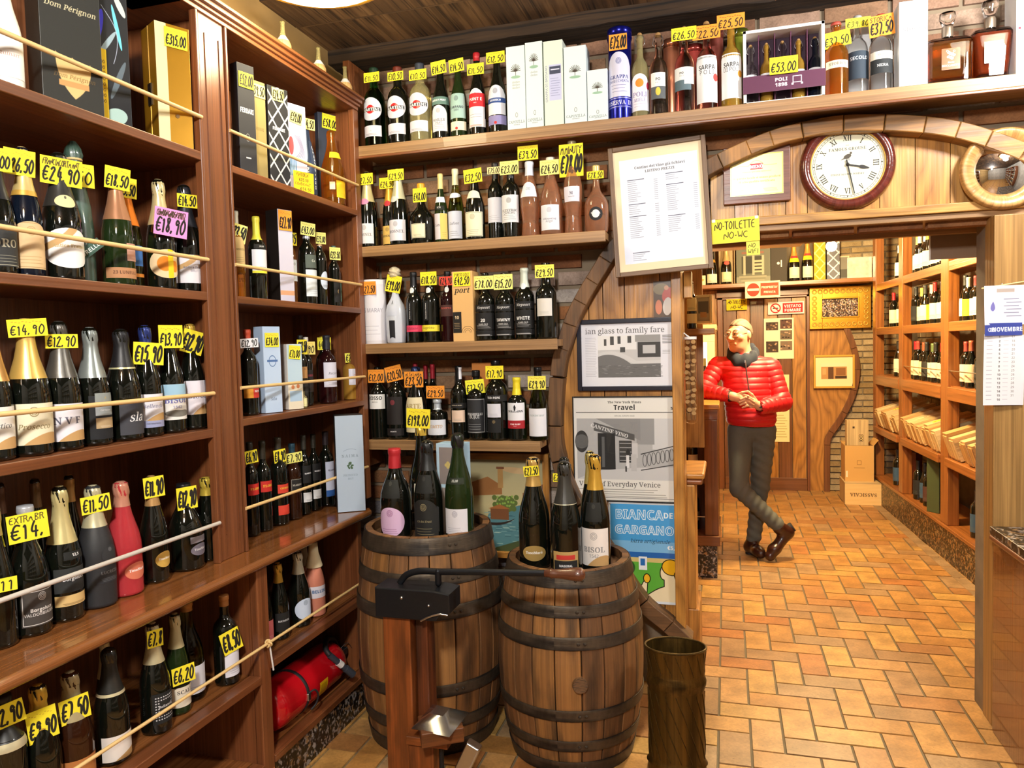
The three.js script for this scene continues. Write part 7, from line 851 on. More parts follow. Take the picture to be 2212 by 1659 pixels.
const paper2 = (x, w, h) => { fill(x, '#e6e4dd', 0, 0, w, h); txt(x, 'The New York Times', w / 2, 22, 15, '#222', 'serif', 'center', 'bold'); txt(x, 'Travel', w / 2, 48, 34, '#111', 'sans-serif', 'center', 'bold'); txt(x, '5', w - 24, 52, 20, '#111', 'sans-serif', 'center', 'bold'); fill(x, '#333', 12, 70, w - 24, 2.5); txt(x, 'SPECIAL EUROPE ISSUE', w / 2, 88, 9, '#777', 'sans-serif'); const X = 14, Y = 100, W = w - 28, H = 290; fill(x, grey(178), X, Y, W, H); fill(x, grey(208), X + W * 0.78, Y, W * 0.22, H * 0.5); fill(x, grey(150), X + W * 0.62, Y, W * 0.18, H * 0.42); x.fillStyle = grey(140); x.beginPath(); x.moveTo(X + W * 0.2, Y); x.lineTo(X + W * 0.66, Y + H * 0.36); x.lineTo(X + W * 0.66, Y); x.fill(); x.fillStyle = grey(82); x.beginPath(); x.moveTo(X + W * 0.18, Y + H * 0.06); x.lineTo(X + W * 0.6, Y + H * 0.26); x.lineTo(X + W * 0.6, Y + H * 0.36); x.lineTo(X + W * 0.18, Y + H * 0.2); x.fill(); x.save(); x.translate(X + W * 0.32, Y + H * 0.19); x.rotate(0.3); txt(x, 'CANTINE VINO', 10, 0, 24, grey(225), 'serif', 'center', 'bold'); x.restore(); fill(x, grey(34), X + W * 0.22, Y + H * 0.24, W * 0.18, H * 0.6); fill(x, grey(95), X + W * 0.26, Y + H * 0.3, W * 0.03, H * 0.5); fill(x, grey(60), X + W * 0.44, Y + H * 0.36, W * 0.13, H * 0.36); for (let i = 0; i < 5; i++) fill(x, grey(190), X + W * 0.445, Y + H * (0.4 + i * 0.07), W * 0.12, 3); fill(x, grey(200), X + W * 0.57, Y + H * 0.4, W * 0.06, H * 0.24); x.fillStyle = grey(45); x.beginPath(); x.ellipse(X + W * 0.05, Y + H * 0.38, W * 0.07, H * 0.18, 0, 0, 7); x.fill(); x.strokeStyle = grey(160); x.lineWidth = 1.5; for (let i = 0; i < 8; i++) { x.beginPath(); x.arc(X + W * 0.05, Y + H * 0.38, 4 + i * 4, 0, 7); x.stroke(); } x.fillStyle = grey(202); x.beginPath(); x.moveTo(X, Y + H); x.lineTo(X + W * 0.2, Y + H * 0.86); x.lineTo(X + W * 0.62, Y + H * 0.8); x.lineTo(X + W, Y + H * 0.78); x.lineTo(X + W, Y + H); x.fill(); x.fillStyle = grey(40); x.beginPath(); x.ellipse(X + W * 0.53, Y + H * 0.55, 10, 14, 0, 0, 7); x.fill(); fill(x, grey(225), X + W * 0.51, Y + H * 0.6, 14, 60); fill(x, grey(50), X + W * 0.5, Y + H * 0.78, 7, 26); x.strokeStyle = grey(30); x.lineWidth = 4; x.beginPath(); x.moveTo(X + W * 0.66, Y + H * 0.58); x.lineTo(X + W, Y + H * 0.44); x.moveTo(X + W * 0.66, Y + H * 0.84); x.lineTo(X + W, Y + H * 0.74); x.stroke(); x.lineWidth = 2; for (let i = 0; i < 7; i++) { x.beginPath(); x.ellipse(X + W * (0.7 + i * 0.045), Y + H * (0.68 - i * 0.016), 9, 28, 0, 0, 7); x.stroke(); } fill(x, grey(190), X + W * 0.56, Y + H * 0.58, 26, 80); txt(x, 'Views of Everyday Venice', 20, 412, 31, '#2a2a2a', 'serif', 'left'); lines(x, 20, 436, w - 60, 4, 11, '#99968e', 3); fill(x, '#333', 12, h - 14, w - 24, 2); };
framed('newspaper_frame', 'thin framed travel newspaper page with a street photograph', -0.684, -0.208, 0.842, 1.322, -3.352, 0.006, M.black, 480, 490, paper2, { d: 0.01, glass: 1 });
{ // beer poster
  const W = 0.336, H = 0.458, p = print('beer', 360, 490, (x, w, h) => { fill(x, '#dfe6ea', 0, 0, w, h); fill(x, '#4b9fdc', 8, 8, w - 16, h * 0.53); fill(x, '#7fbbe6', 8, h * 0.38, w - 16, h * 0.12); fill(x, '#2a66b4', 8, h * 0.49, w - 16, h * 0.06); fill(x, '#d9c27a', 8, h * 0.545, w - 16, h * 0.05); fill(x, '#5fae3e', 8, h * 0.59, w - 16, h * 0.38); const o = (s, X, Y, z) => { x.font = `bold ${z}px sans-serif`; x.textAlign = 'left'; x.textBaseline = 'middle'; x.strokeStyle = '#eaf4fb'; x.lineWidth = 3; x.strokeText(s, X, Y); }; o('BIANCA', 30, 58, 62); txt(x, 'DEL', 262, 58, 38, '#eaf4fb', 'sans-serif', 'left', 'bold'); o('GARGANO', 28, 132, 58); txt(x, 'birra artigianale', 198, 186, 24, '#123', 'serif', 'center', 'italic'); txt(x, '€5,00', 312, 214, 26, '#fff', 'sans-serif', 'center', 'bold'); x.fillStyle = '#2d5a2a'; x.beginPath(); x.arc(84, 318, 40, 0, 7); x.fill(); x.fillStyle = '#eef'; for (let i = 0; i < 14; i++) { x.beginPath(); x.arc(60 + 48 * hash(i, 1, 4), 294 + 50 * hash(i, 2, 4), 4, 0, 7); x.fill(); } fill(x, '#eef0f2', 142, 262, 40, 66); fill(x, '#2f6fb8', 150, 272, 22, 34); x.lineWidth = 4; x.strokeStyle = '#171410'; x.fillStyle = '#f0e0b8'; x.beginPath(); x.moveTo(150, 478); x.quadraticCurveTo(210, 420, 262, 404); x.lineTo(262, 372); x.quadraticCurveTo(240, 366, 244, 330); x.quadraticCurveTo(250, 290, 290, 290); x.lineTo(320, 380); x.quadraticCurveTo(346, 420, 350, 478); x.fill(); x.stroke(); x.fillStyle = '#f0b41e'; x.beginPath(); x.ellipse(296, 310, 44, 38, 0.3, 0, 7); x.fill(); x.stroke(); x.beginPath(); x.arc(330, 346, 20, 0, 7); x.fill(); x.stroke(); x.fillStyle = '#f0e0b8'; x.beginPath(); x.moveTo(140, 478); x.quadraticCurveTo(140, 420, 166, 380); x.lineTo(184, 380); x.quadraticCurveTo(180, 430, 176, 478); x.fill(); x.stroke(); x.fillStyle = '#f2b92a'; x.beginPath(); x.ellipse(180, 368, 16, 22, 0, 0, 7); x.fill(); x.stroke(); x.fillStyle = '#1d3a24'; for (let i = 0; i < 5; i++) { x.beginPath(); x.ellipse(60 + i * 12, 420 + i * 12, 34, 9, -0.7 + i * 0.4, 0, 7); x.fill(); } });
  const g = new THREE.PlaneGeometry(W, H, 10, 10), ps = g.attributes.position, uv = g.attributes.uv; for (let i = 0; i < ps.count; i++) { ps.setZ(i, 0.004 + 0.004 * Math.sin(ps.getY(i) * 14) * (ps.getX(i) > 0.1 ? 1 : 0.4)); uv.setXY(i, mix(p.u0, p.u1, uv.getX(i)), mix(p.v0, p.v1, uv.getY(i))); } g.computeVertexNormals();
  const t = thing('beer_poster', 'blue and green illustrated beer poster pinned below the newspaper frame', 'poster', [-0.358, 0.61, -3.352]); mesh('poster_sheet', g, p.a.gloss, t); for (const [a, b] of [[-0.16, 0.222], [0.16, 0.222]]) mesh('pin', new THREE.SphereGeometry(0.004, 8, 6), M.steel, t, [a, b, 0.009]);
}
{ const p = print('holycard', 96, 140, (x, w, h) => { fill(x, '#5a4636', 0, 0, w, h); x.fillStyle = '#8a7a58'; x.beginPath(); x.ellipse(30, 30, 30, 22, 0, 0, 7); x.fill(); x.fillStyle = '#c2564a'; x.beginPath(); x.ellipse(56, 54, 22, 30, 0.3, 0, 7); x.fill(); x.fillStyle = '#d9d2cc'; x.beginPath(); x.ellipse(54, 96, 18, 34, 0.1, 0, 7); x.fill(); x.fillStyle = '#d8a07a'; x.beginPath(); x.arc(50, 26, 9, 0, 7); x.fill(); x.fillStyle = '#c97a5a'; x.beginPath(); x.ellipse(20, 98, 13, 28, 0, 0, 7); x.fill(); }); const t = thing('picture_card', 'small colour devotional picture card above the black framed newspaper', 'picture', [-0.2545, 1.748, -3.3535]); mesh('card', sheet(p, 0.109, 0.163), p.a.gloss, t, [0, 0, 0.001]); }
{ // plaque
  const t = thing('award_plaque', 'dark wooden plaque with a gold plate and red emblem', 'plaque', [0.129, 2.256, -3.352]); mesh('board', at(cbox(0.27, 0.238, 0.02, 'x', 0.004), 0, 0, 0.01), M.darkPlaque, t); const p = print('plaque', 240, 196, (x, w, h) => { fill(x, '#e3cf86', 0, 0, w, h); x.strokeStyle = '#b89a4a'; x.lineWidth = 4; x.strokeRect(3, 3, w - 6, h - 6); x.strokeStyle = '#8a7030'; x.lineWidth = 1.5; x.beginPath(); x.moveTo(30, 56); x.lineTo(84, 56); x.quadraticCurveTo(120, 8, 156, 56); x.lineTo(212, 56); x.stroke(); fill(x, '#c9282c', 92, 46, 56, 28); txt(x, 'MENÙ', 120, 61, 19, '#fff', 'serif', 'center', 'bold'); txt(x, 'Industria Specialità Alimentari', 120, 84, 9, '#7a6430', 'serif', 'center', 'italic'); txt(x, 'In questo locale si usano prodotti', 120, 112, 13, '#6d5828', 'serif', 'center', 'bold'); txt(x, 'di alta qualità certificata', 120, 130, 13, '#6d5828', 'serif', 'center', 'bold'); lines(x, 20, 168, 50, 2, 6, '#9a8440', 1.5); lines(x, 150, 166, 66, 3, 6, '#9a8440', 1.5); }); mesh('gold_plate', sheet(p, 0.212, 0.172, 0.002), p.a.metal, t, [0, -0.002, 0.0215]); mesh('hook', new THREE.TorusGeometry(0.007, 0.0015, 6, 16), M.gold, t, [0, 0.126, 0.004]);
}
{ // clock
  const t = thing('wall_clock', 'round dark mahogany wall clock with Roman numerals', 'clock', [0.481, 2.262, -3.352]); const Rr = 0.182;
  mesh('case', new THREE.LatheGeometry([[0, 0], [Rr, 0], [Rr + 0.001, 0.012], [Rr - 0.006, 0.034], [Rr - 0.02, 0.044], [0.146, 0.038], [0.142, 0.03], [0.138, 0.022], [0, 0.022]].map((q) => new THREE.Vector2(...q)), 72).rotateX(Math.PI / 2), M.mahogany, t);
  const p = print('dial', 480, 480, (x, w, h) => { fill(x, '#e3e2c6', 0, 0, w, h); const c = 240; x.strokeStyle = '#22201c'; x.lineWidth = 2; x.beginPath(); x.arc(c, c, 226, 0, 7); x.stroke(); x.beginPath(); x.arc(c, c, 214, 0, 7); x.stroke(); for (let i = 0; i < 60; i++) { const a = i * Math.PI / 30; x.lineWidth = i % 5 ? 2 : 6; x.beginPath(); x.moveTo(c + Math.sin(a) * 214, c - Math.cos(a) * 214); x.lineTo(c + Math.sin(a) * 226, c - Math.cos(a) * 226); x.stroke(); } ['XII', 'I', 'II', 'III', 'IIII', 'V', 'VI', 'VII', 'VIII', 'IX', 'X', 'XI'].forEach((s, i) => { const a = i * Math.PI / 6; x.save(); x.translate(c + Math.sin(a) * 182, c - Math.cos(a) * 182); x.rotate(a > 1.7 && a < 4.6 ? a + Math.PI : a); x.scale(0.8, 1.15); txt(x, s, 0, 0, 46, '#1c1a17', 'serif', 'center', 'bold'); x.restore(); }); txt(x, 'THE', c, 108, 12, '#333', 'serif'); txt(x, 'FAMOUS GROUSE', c, 132, 27, '#3a3a32', 'serif', 'center', 'bold'); txt(x, 'FINEST SCOTCH WHISKY', c, 306, 17, '#3a3a32', 'serif', 'center', 'bold'); x.fillStyle = '#4a443a'; x.beginPath(); x.ellipse(c, 184, 26, 15, -0.4, 0, 7); x.fill(); x.beginPath(); x.arc(c + 22, 162, 8, 0, 7); x.fill(); x.beginPath(); x.moveTo(c - 20, 190); x.lineTo(c - 46, 208); x.lineTo(c - 14, 200); x.fill(); x.fillRect(c - 4, 196, 4, 16); x.fillRect(c + 8, 196, 4, 16); });
  const d = new THREE.CircleGeometry(0.14, 64), uv = d.attributes.uv; for (let i = 0; i < uv.count; i++) uv.setXY(i, mix(p.u0, p.u1, uv.getX(i)), mix(p.v0, p.v1, uv.getY(i))); mesh('dial', d, p.a.mat, t, [0, 0, 0.0235]);
  const handM = tint('#14120f', 0.4), hh = new THREE.Shape(); hh.moveTo(-0.003, 0); hh.lineTo(-0.003, 0.045); hh.quadraticCurveTo(-0.012, 0.055, 0, 0.085); hh.quadraticCurveTo(0.012, 0.055, 0.003, 0.045); hh.lineTo(0.003, 0); const mh = new THREE.Shape(); mh.moveTo(-0.003, -0.02); mh.lineTo(-0.002, 0.122); mh.lineTo(0.002, 0.122); mh.lineTo(0.003, -0.02);
  mesh('hour_hand', new THREE.ExtrudeGeometry(hh, { depth: 0.0012, bevelEnabled: false }), handM, t, [0, 0, 0.026], [0, 0, -R(104)]); mesh('minute_hand', new THREE.ExtrudeGeometry(mh, { depth: 0.0012, bevelEnabled: false }), handM, t, [0, 0, 0.028], [0, 0, -R(168)]); mesh('hand_boss', new THREE.SphereGeometry(0.007, 16, 10), handM, t, [0, 0, 0.028]); mesh('bezel', new THREE.TorusGeometry(0.1405, 0.003, 10, 64), M.goldMatte, t, [0, 0, 0.028]); mesh('maker_plate', cbox(0.045, 0.012, 0.003, 'x', 0.001), M.mahogany, t, [0, 0.16, 0.043]);
}
{ // convex mirror
  const t = thing('convex_mirror', 'round convex mirror in a wide pale wooden ring', 'mirror', [1.035, 2.192, -3.325]); const r = 0.107, rs = 0.17;
  mesh('wooden_ring', new THREE.LatheGeometry([[0.1, 0], [0.152, 0], [0.156, 0.012], [0.152, 0.03], [0.142, 0.036], [0.12, 0.03], [0.109, 0.016], [0.1, 0.012], [0.1, 0]].map((q) => new THREE.Vector2(...q)), 72).rotateX(Math.PI / 2), woodMat('#c99a5c', TX.woodFine, 0.35, { clearcoat: 0.3 }), t);
  const a = Math.asin(r / rs); mesh('mirror_glass', new THREE.SphereGeometry(rs, 48, 24, 0, Math.PI * 2, 0, a).rotateX(Math.PI / 2), M.mirror, t, [0, 0, 0.012 - rs * Math.cos(a)]);
}
function paperSign(name, label, pos, w, h, pw, ph, draw, o = {}) { const t = thing(name, label, 'sign', pos), p = print('S' + label, pw, ph, draw); mesh('sheet', sheet(p, w, h, o.d || 0.0015), o.gloss ? p.a.gloss : p.a.mat, t); if (o.rz) t.rotation.z = o.rz; if (o.pins) for (const s of [-1, 1]) mesh('tape', sheet(p, 0.014, 0.012, 0.0006).clone(), tint('#dcdcd4', 0.4), t, [s * (w / 2 - 0.01), h / 2 - 0.004, 0.0018]); return t; }
paperSign('notice', 'yellow handwritten sign saying no toilette, no wc', [0.041, 2.024, -3.31], 0.194, 0.102, 220, 116, (x, w, h) => { fill(x, '#f3e243', 0, 0, w, h); hand(x, 'NO-TOILETTE', 14, 14, 188, 36, '#16140f', 0.1, 0.05); hand(x, 'NO-WC', 54, 64, 116, 32, '#16140f', 0.1, 0.05); }, { pins: 1, rz: 0.03 });
paperSign('notice', 'small yellow handwritten sign saying no wifi', [0.112, 1.945, -3.313], 0.054, 0.058, 80, 86, (x, w, h) => { fill(x, '#f3e95a', 0, 0, w, h); hand(x, 'NO', 12, 12, 44, 26, '#16140f', 0.12); hand(x, 'WIFI', 8, 48, 64, 26, '#16140f', 0.12); }, { rz: 0.03 });
{ const t = thing('hanging_board', 'plain brown hardboard sheet hung behind the lintel', 'board', [0.98, 1.975, -3.66]); mesh('sheet', cbox(0.24, 0.17, 0.006, 'x', 0.001), tint('#7a6046', 0.5), t); mesh('edge_strip', cbox(0.005, 0.175, 0.009, 'y', 0.001), M.whitePlastic, t, [-0.121, 0, 0]); mesh('hanger', rod([0, 0.08, 0], [0, 0.75, 0], 0.004), M.blackMetal, t); }
{ // calendar
  const t = thing('wall_calendar', 'torn paper wall calendar with a blue month band on the pale board', 'calendar', [1.018, 1.282, -3.285]);
  const curve = (w, h, p, k, y0) => { const g = new THREE.PlaneGeometry(w, h, 10, 14), ps = g.attributes.position, uv = g.attributes.uv; for (let i = 0; i < ps.count; i++) { const x = ps.getX(i), y = ps.getY(i); ps.setZ(i, 0.004 + k * 0.003 + 0.006 * Math.sin((y + y0) * 11 + x * 9) + 0.03 * clamp((w / 2 - x) / w) * k * 0.4); uv.setXY(i, mix(p.u0, p.u1, uv.getX(i)), mix(p.v0, p.v1, uv.getY(i))); } g.computeVertexNormals(); return g; };
  const top = print('caltop', 160, 150, (x, w, h) => { fill(x, '#dcdae6', 0, 0, w, h); x.fillStyle = '#6a66a8'; x.beginPath(); x.moveTo(36, 60); x.quadraticCurveTo(52, 90, 34, 98); x.quadraticCurveTo(14, 90, 36, 60); x.fill(); for (let i = 0; i < 6; i++) fill(x, '#8a8aa0', 78 + (i % 2) * 10, 50 + i * 13, 60, 4); fill(x, '#a89a92', 50, 12, 70, 14); }), band = print('calband', 160, 50, (x, w, h) => { fill(x, '#2b3a8c', 0, 0, w, h); txt(x, 'NOVEMBRE', 96, 26, 24, '#fff', 'sans-serif', 'center', 'bold'); x.strokeStyle = '#fff'; x.lineWidth = 2; for (const a of [22, 30, 38]) { x.beginPath(); x.arc(a, 26, 7, 0, 7); x.stroke(); } }), body = print('calbody', 160, 290, (x, w, h) => { fill(x, '#e6e3e6', 0, 0, w, h); for (let i = 0; i < 16; i++) { txt(x, String(i + 1), 66, 12 + i * 17, 13, '#444', 'sans-serif', 'center', 'bold'); if (i < 15) txt(x, String(i + 17), 124, 12 + i * 17, 13, '#555', 'sans-serif'); fill(x, '#b9b6c0', 12, 10 + i * 17, 24, 3); fill(x, '#c2bfc8', 82, 10 + i * 17, 22, 2); } });
  const ds = (p) => { const m = p.a.mat.clone(); m.side = THREE.DoubleSide; return m; };
  mesh('backing_sheets', curve(0.128, 0.27, body, 0, 0.1), ds(body), t, [0.012, 0.135, -0.003]); mesh('month_sheet', curve(0.13, 0.275, body, 1, 0), ds(body), t, [0, 0.138, 0.003]); mesh('month_band', curve(0.132, 0.048, band, 1.4, 0.2), ds(band), t, [0, 0.293, 0.006]); mesh('header_sheet', curve(0.142, 0.15, top, 1.8, 0.4), ds(top), t, [0.004, 0.385, 0.006]); mesh('hanger_rod', rod([-0.07, 0.452, 0.01], [0.075, 0.472, 0.01], 0.003), M.rodWood, t); mesh('nail', new THREE.SphereGeometry(0.004, 8, 6), M.steel, t, [0.0, 0.466, 0.006]);
}
{ // canal painting leaning behind the casks
  framed('canal_painting', 'old oil painting of a canal with houses behind the casks', -1.36, -0.792, 0.565, 1.06, -3.33, 0.03, M.oak, 512, 420, (x, w, h) => { const g = x.createLinearGradient(0, 0, 0, h); g.addColorStop(0, '#a89f78'); g.addColorStop(0.5, '#c9ba86'); g.addColorStop(1, '#6d7a68'); x.fillStyle = g; x.fillRect(0, 0, w, h); x.fillStyle = '#c9a878'; x.beginPath(); x.ellipse(380, 50, 70, 14, 0.1, 0, 7); x.fill(); x.fillStyle = '#4f7f86'; x.beginPath(); x.moveTo(180, h); x.lineTo(240, 250); x.lineTo(420, 200); x.lineTo(w, 230); x.lineTo(w, h); x.fill(); for (let i = 0; i < 90; i++) { fill(x, ['#7fa7a8', '#35616c', '#a5c0b4'][i % 3], 200 + 300 * hash(i, 1, 8), 240 + 170 * hash(i, 2, 8), 30, 2.5); } x.fillStyle = '#a06a36'; x.beginPath(); x.moveTo(150, 110); x.lineTo(240, 80); x.lineTo(310, 120); x.lineTo(310, 160); x.lineTo(150, 170); x.fill(); fill(x, '#b58a4e', 290, 40, 26, 90); fill(x, '#7a4a28', 284, 34, 38, 10); x.fillStyle = '#5d6f2e'; for (let i = 0; i < 40; i++) { x.beginPath(); x.arc(270 + 110 * hash(i, 3, 8), 170 + 60 * hash(i, 4, 8), 12, 0, 7); x.fill(); } x.fillStyle = '#8db04a'; for (let i = 0; i < 18; i++) { x.beginPath(); x.arc(280 + 90 * hash(i, 5, 8), 165 + 50 * hash(i, 6, 8), 5, 0, 7); x.fill(); } fill(x, '#7a4a24', 250, 225, 90, 50); x.fillStyle = '#a8662e'; x.beginPath(); x.moveTo(240, 226); x.lineTo(296, 205); x.lineTo(350, 226); x.fill(); x.fillStyle = '#2b1d12'; x.beginPath(); x.moveTo(220, 285); x.quadraticCurveTo(300, 300, 370, 268); x.quadraticCurveTo(320, 310, 230, 300); x.fill(); fill(x, '#9a6a48', 410, 150, 40, 70); fill(x, '#8a5a3e', 455, 110, 57, 120); for (let i = 0; i < 8; i++) fill(x, '#3a2a20', 460 + (i % 4) * 13, 124 + Math.floor(i / 4) * 40, 6, 16); x.fillStyle = '#3d4a24'; x.beginPath(); x.moveTo(220, h); x.lineTo(w, 330); x.lineTo(w, h); x.fill(); }, { d: 0.03, cat: 'painting' });
  const s = thing('wall_socket', 'small grey electrical socket on the brick wall below the lowest shelf', 'socket', [-1.57, 1.06, -3.378]); mesh('plate', cbox(0.075, 0.06, 0.012, 'x', 0.004), tint('#6a5a48', 0.5), s, [0, 0, 0.006]); mesh('insert', cbox(0.04, 0.035, 0.004, 'x', 0.002), tint('#8a7a64', 0.4), s, [0, 0, 0.0145]);
}
// ---------- room behind: signs, pictures, small things ----------
paperSign('sign', 'cream and red private property sign on the far shelf edge', [0.35, 2.072, -7.848], 0.33, 0.165, 240, 110, (x, w, h) => { fill(x, '#efe6b4', 0, 0, w, h); x.fillStyle = '#d43a22'; x.beginPath(); x.arc(56, 55, 44, 0, 7); x.fill(); fill(x, '#f3ecc6', 16, 46, 80, 16); fill(x, '#d8452a', 106, 12, 124, 84); txt(x, "PROPRIETA'", 168, 40, 20, '#f6eccb', 'sans-serif', 'center', 'bold'); txt(x, 'PRIVATA', 168, 72, 20, '#f6eccb', 'sans-serif', 'center', 'bold'); }, { d: 0.004 });
paperSign('sign', 'white and red no smoking sign on the far door', [0.59, 1.892, -8.14], 0.348, 0.125, 260, 96, (x, w, h) => { fill(x, '#ece6d6', 0, 0, w, h); fill(x, '#c4171f', 106, 10, 144, 76); txt(x, 'VIETATO', 178, 34, 30, '#fff', 'sans-serif', 'center', 'bold'); txt(x, 'FUMARE', 178, 66, 30, '#fff', 'sans-serif', 'center', 'bold'); x.strokeStyle = '#c4171f'; x.lineWidth = 9; x.beginPath(); x.arc(54, 48, 34, 0, 7); x.stroke(); fill(x, '#222', 34, 44, 40, 8); x.beginPath(); x.moveTo(30, 24); x.lineTo(78, 72); x.stroke(); }, { d: 0.004 });
paperSign('notice', 'small yellow no toilette note on the far door frame', [0.107, 1.945, -8.135], 0.207, 0.115, 120, 66, (x, w, h) => { fill(x, '#efd51e', 0, 0, w, h); hand(x, 'NO-TOILETTE', 8, 8, 104, 20); hand(x, 'NO-WC', 24, 38, 72, 20); });
paperSign('photo_sheet', 'white sheet of small dark photographs on the far door', [0.52, 1.58, -8.165], 0.29, 0.42, 150, 220, (x, w, h) => { fill(x, '#eee6c2', 0, 0, w, h); [[10, 20, 62, 44], [82, 8, 60, 50], [82, 66, 60, 50], [82, 124, 60, 50], [10, 124, 62, 60]].forEach(([a, b, c, d], i) => { fill(x, ['#4a352a', '#5a3a34', '#6a5a4a', '#7a6656', '#3f2f28'][i], a, b, c, d); for (let k = 0; k < 10; k++) fill(x, ['#8a6a4a', '#2b1d18', '#b8967a'][k % 3], a + c * hash(k, i, 6) * 0.8, b + d * hash(k, i + 9, 6) * 0.8, 9, 7); }); });
paperSign('notice', 'long pale printed notice sheet on the far door', [0.527, 0.856, -8.165], 0.18, 0.7, 90, 300, (x, w, h) => { fill(x, '#e9dfa8', 0, 0, w, h); lines(x, 12, 20, 64, 9, 12, '#b8a868', 3); fill(x, '#c9954a', 14, 130, 60, 34); lines(x, 12, 180, 64, 9, 12, '#b8a868', 3); });
{ const t = framed('gilt_picture', 'ornate gilt frame with a crowded mosaic picture on the far wall', 0.815, 1.385, 1.665, 2.085, -8.17, 0.12, M.gold, 200, 110, (x, w, h) => { fill(x, '#3a2a22', 0, 0, w, h); for (let i = 0; i < 900; i++) { x.fillStyle = ['#e0c9b0', '#8a6a5a', '#c29a72', '#54352c', '#b8b0c0', '#2a1a18'][i % 6]; x.beginPath(); x.arc(w * hash(i, 1, 77), h * hash(i, 2, 77), 3, 0, 7); x.fill(); } }, { d: 0.05 }); const sp = new THREE.TorusGeometry(0.018, 0.007, 6, 14); for (let i = 0; i < 10; i++) for (const s of [-1, 1]) mesh('gilt_scroll', sp, M.goldMatte, t, [-0.24 + i * 0.053, s * 0.165, 0.05]); for (let i = 0; i < 5; i++) for (const s of [-1, 1]) mesh('gilt_scroll', sp, M.goldMatte, t, [s * 0.24, -0.1 + i * 0.05, 0.05]); for (const s of [-1, 1]) { span('inner_slip', M.gold, t, s * 0.165, s * 0.178, -0.1, 0.1, 0.03, 0.058, 'y', 0.004); span('inner_slip', M.gold, t, -0.178, 0.178, s * 0.09, s * 0.103, 0.03, 0.058, 'x', 0.004); } }
framed('framed_print', 'small gilt framed shop-front print beside the far door', 0.85, 1.238, 1.062, 1.4, -8.165, 0.02, M.goldMatte, 180, 160, (x, w, h) => { fill(x, '#e6dcae', 0, 0, w, h); fill(x, '#b98a52', 28, 34, 124, 86); fill(x, '#e9dcb6', 28, 34, 124, 20); fill(x, '#5a3a22', 62, 56, 26, 64); fill(x, '#8a5a30', 100, 60, 46, 40); fill(x, '#3f2a18', 96, 104, 56, 14); fill(x, '#caa06a', 34, 62, 18, 34); }, { d: 0.03 });
// ---------- shelving opposite, which the convex mirror shows ----------
{
  const t = thing('wine_rack', 'dark wooden wine shelving along the wall opposite the long cabinet', 'shelf', [2.24, 0, 0]), W = M.cabinet;
  for (const z of [-1.55, -0.6, 0.35, 1.3, 2.25]) span('post', W, t, 0, 0.35, 0, 2.6, z - 0.02, z + 0.02, 'y');
  const ys = [0.35, 0.8, 1.25, 1.7, 2.15, 2.6]; for (const y of ys) span('shelf', M.shelf, t, 0, 0.35, y - 0.025, y, -1.55, 2.25, 'z');
  const caps = ['#d9c07a', '#a4202e', '#2a2a2c', '#c9ccd0'], labs = ['#e9e4d4|#666|||l', '#e3dfe8|#666|||cl', '#d9c08a|#555|||l'], protos = [];
  ys.slice(0, 5).forEach((y, j) => { for (let i = 0; i < 16; i++) { const z = -1.55 + Math.floor(i / 4) * 0.95 + 0.13 + (i % 4) * 0.225, k = (i + j) % 4, nm = ['gold', 'red', 'black', 'silver'][k]; const L = `dark bottle with ${nm} capsule on the shelving opposite the long cabinet`, g = 'bottles on the shelving opposite';
    if (!protos[k]) protos[k] = bottle([2.34, y + 0.0005, z], -Math.PI / 2, 0.31, 0.04, { far: 1, k: k % 2 ? 'bord' : 'champ', c: [0.7, caps[k], 1, 0.3], L, grp: g, l: [[labs[k % 3], 0.1, 0.42, 140]] }, null);
    else { const c = protos[k].clone(); c.name = numbered('wine_bottle'); c.position.set(2.34, y + 0.0005, z); scene.add(c); } } });
}
// ---------- the man leaning on the bar ----------
const V = { sub: (a, b) => [a[0] - b[0], a[1] - b[1], a[2] - b[2]], dot: (a, b) => a[0] * b[0] + a[1] * b[1] + a[2] * b[2], len: (a) => Math.hypot(a[0], a[1], a[2]) };
const cone = (p, a, b, ra, rb) => { const pa = V.sub(p, a), ba = V.sub(b, a), h = clamp(V.dot(pa, ba) / V.dot(ba, ba)); return Math.hypot(pa[0] - ba[0] * h, pa[1] - ba[1] * h, pa[2] - ba[2] * h) - mix(ra, rb, h); };
const along = (p, a, b) => { const pa = V.sub(p, a), ba = V.sub(b, a); return clamp(V.dot(pa, ba) / V.dot(ba, ba)) * V.len(ba); };
const egg = (p, c, r) => { const q = V.sub(p, c), k0 = Math.hypot(q[0] / r[0], q[1] / r[1], q[2] / r[2]), k1 = Math.hypot(q[0] / r[0] ** 2, q[1] / r[1] ** 2, q[2] / r[2] ** 2); return k1 < 1e-6 ? -Math.min(...r) : k0 * (k0 - 1) / k1; };
const smin = (a, b, k) => { const h = clamp(0.5 + 0.5 * (b - a) / k); return mix(b, a, h) - k * h * (1 - h); };
const smax = (a, b, k) => -smin(-a, -b, k);
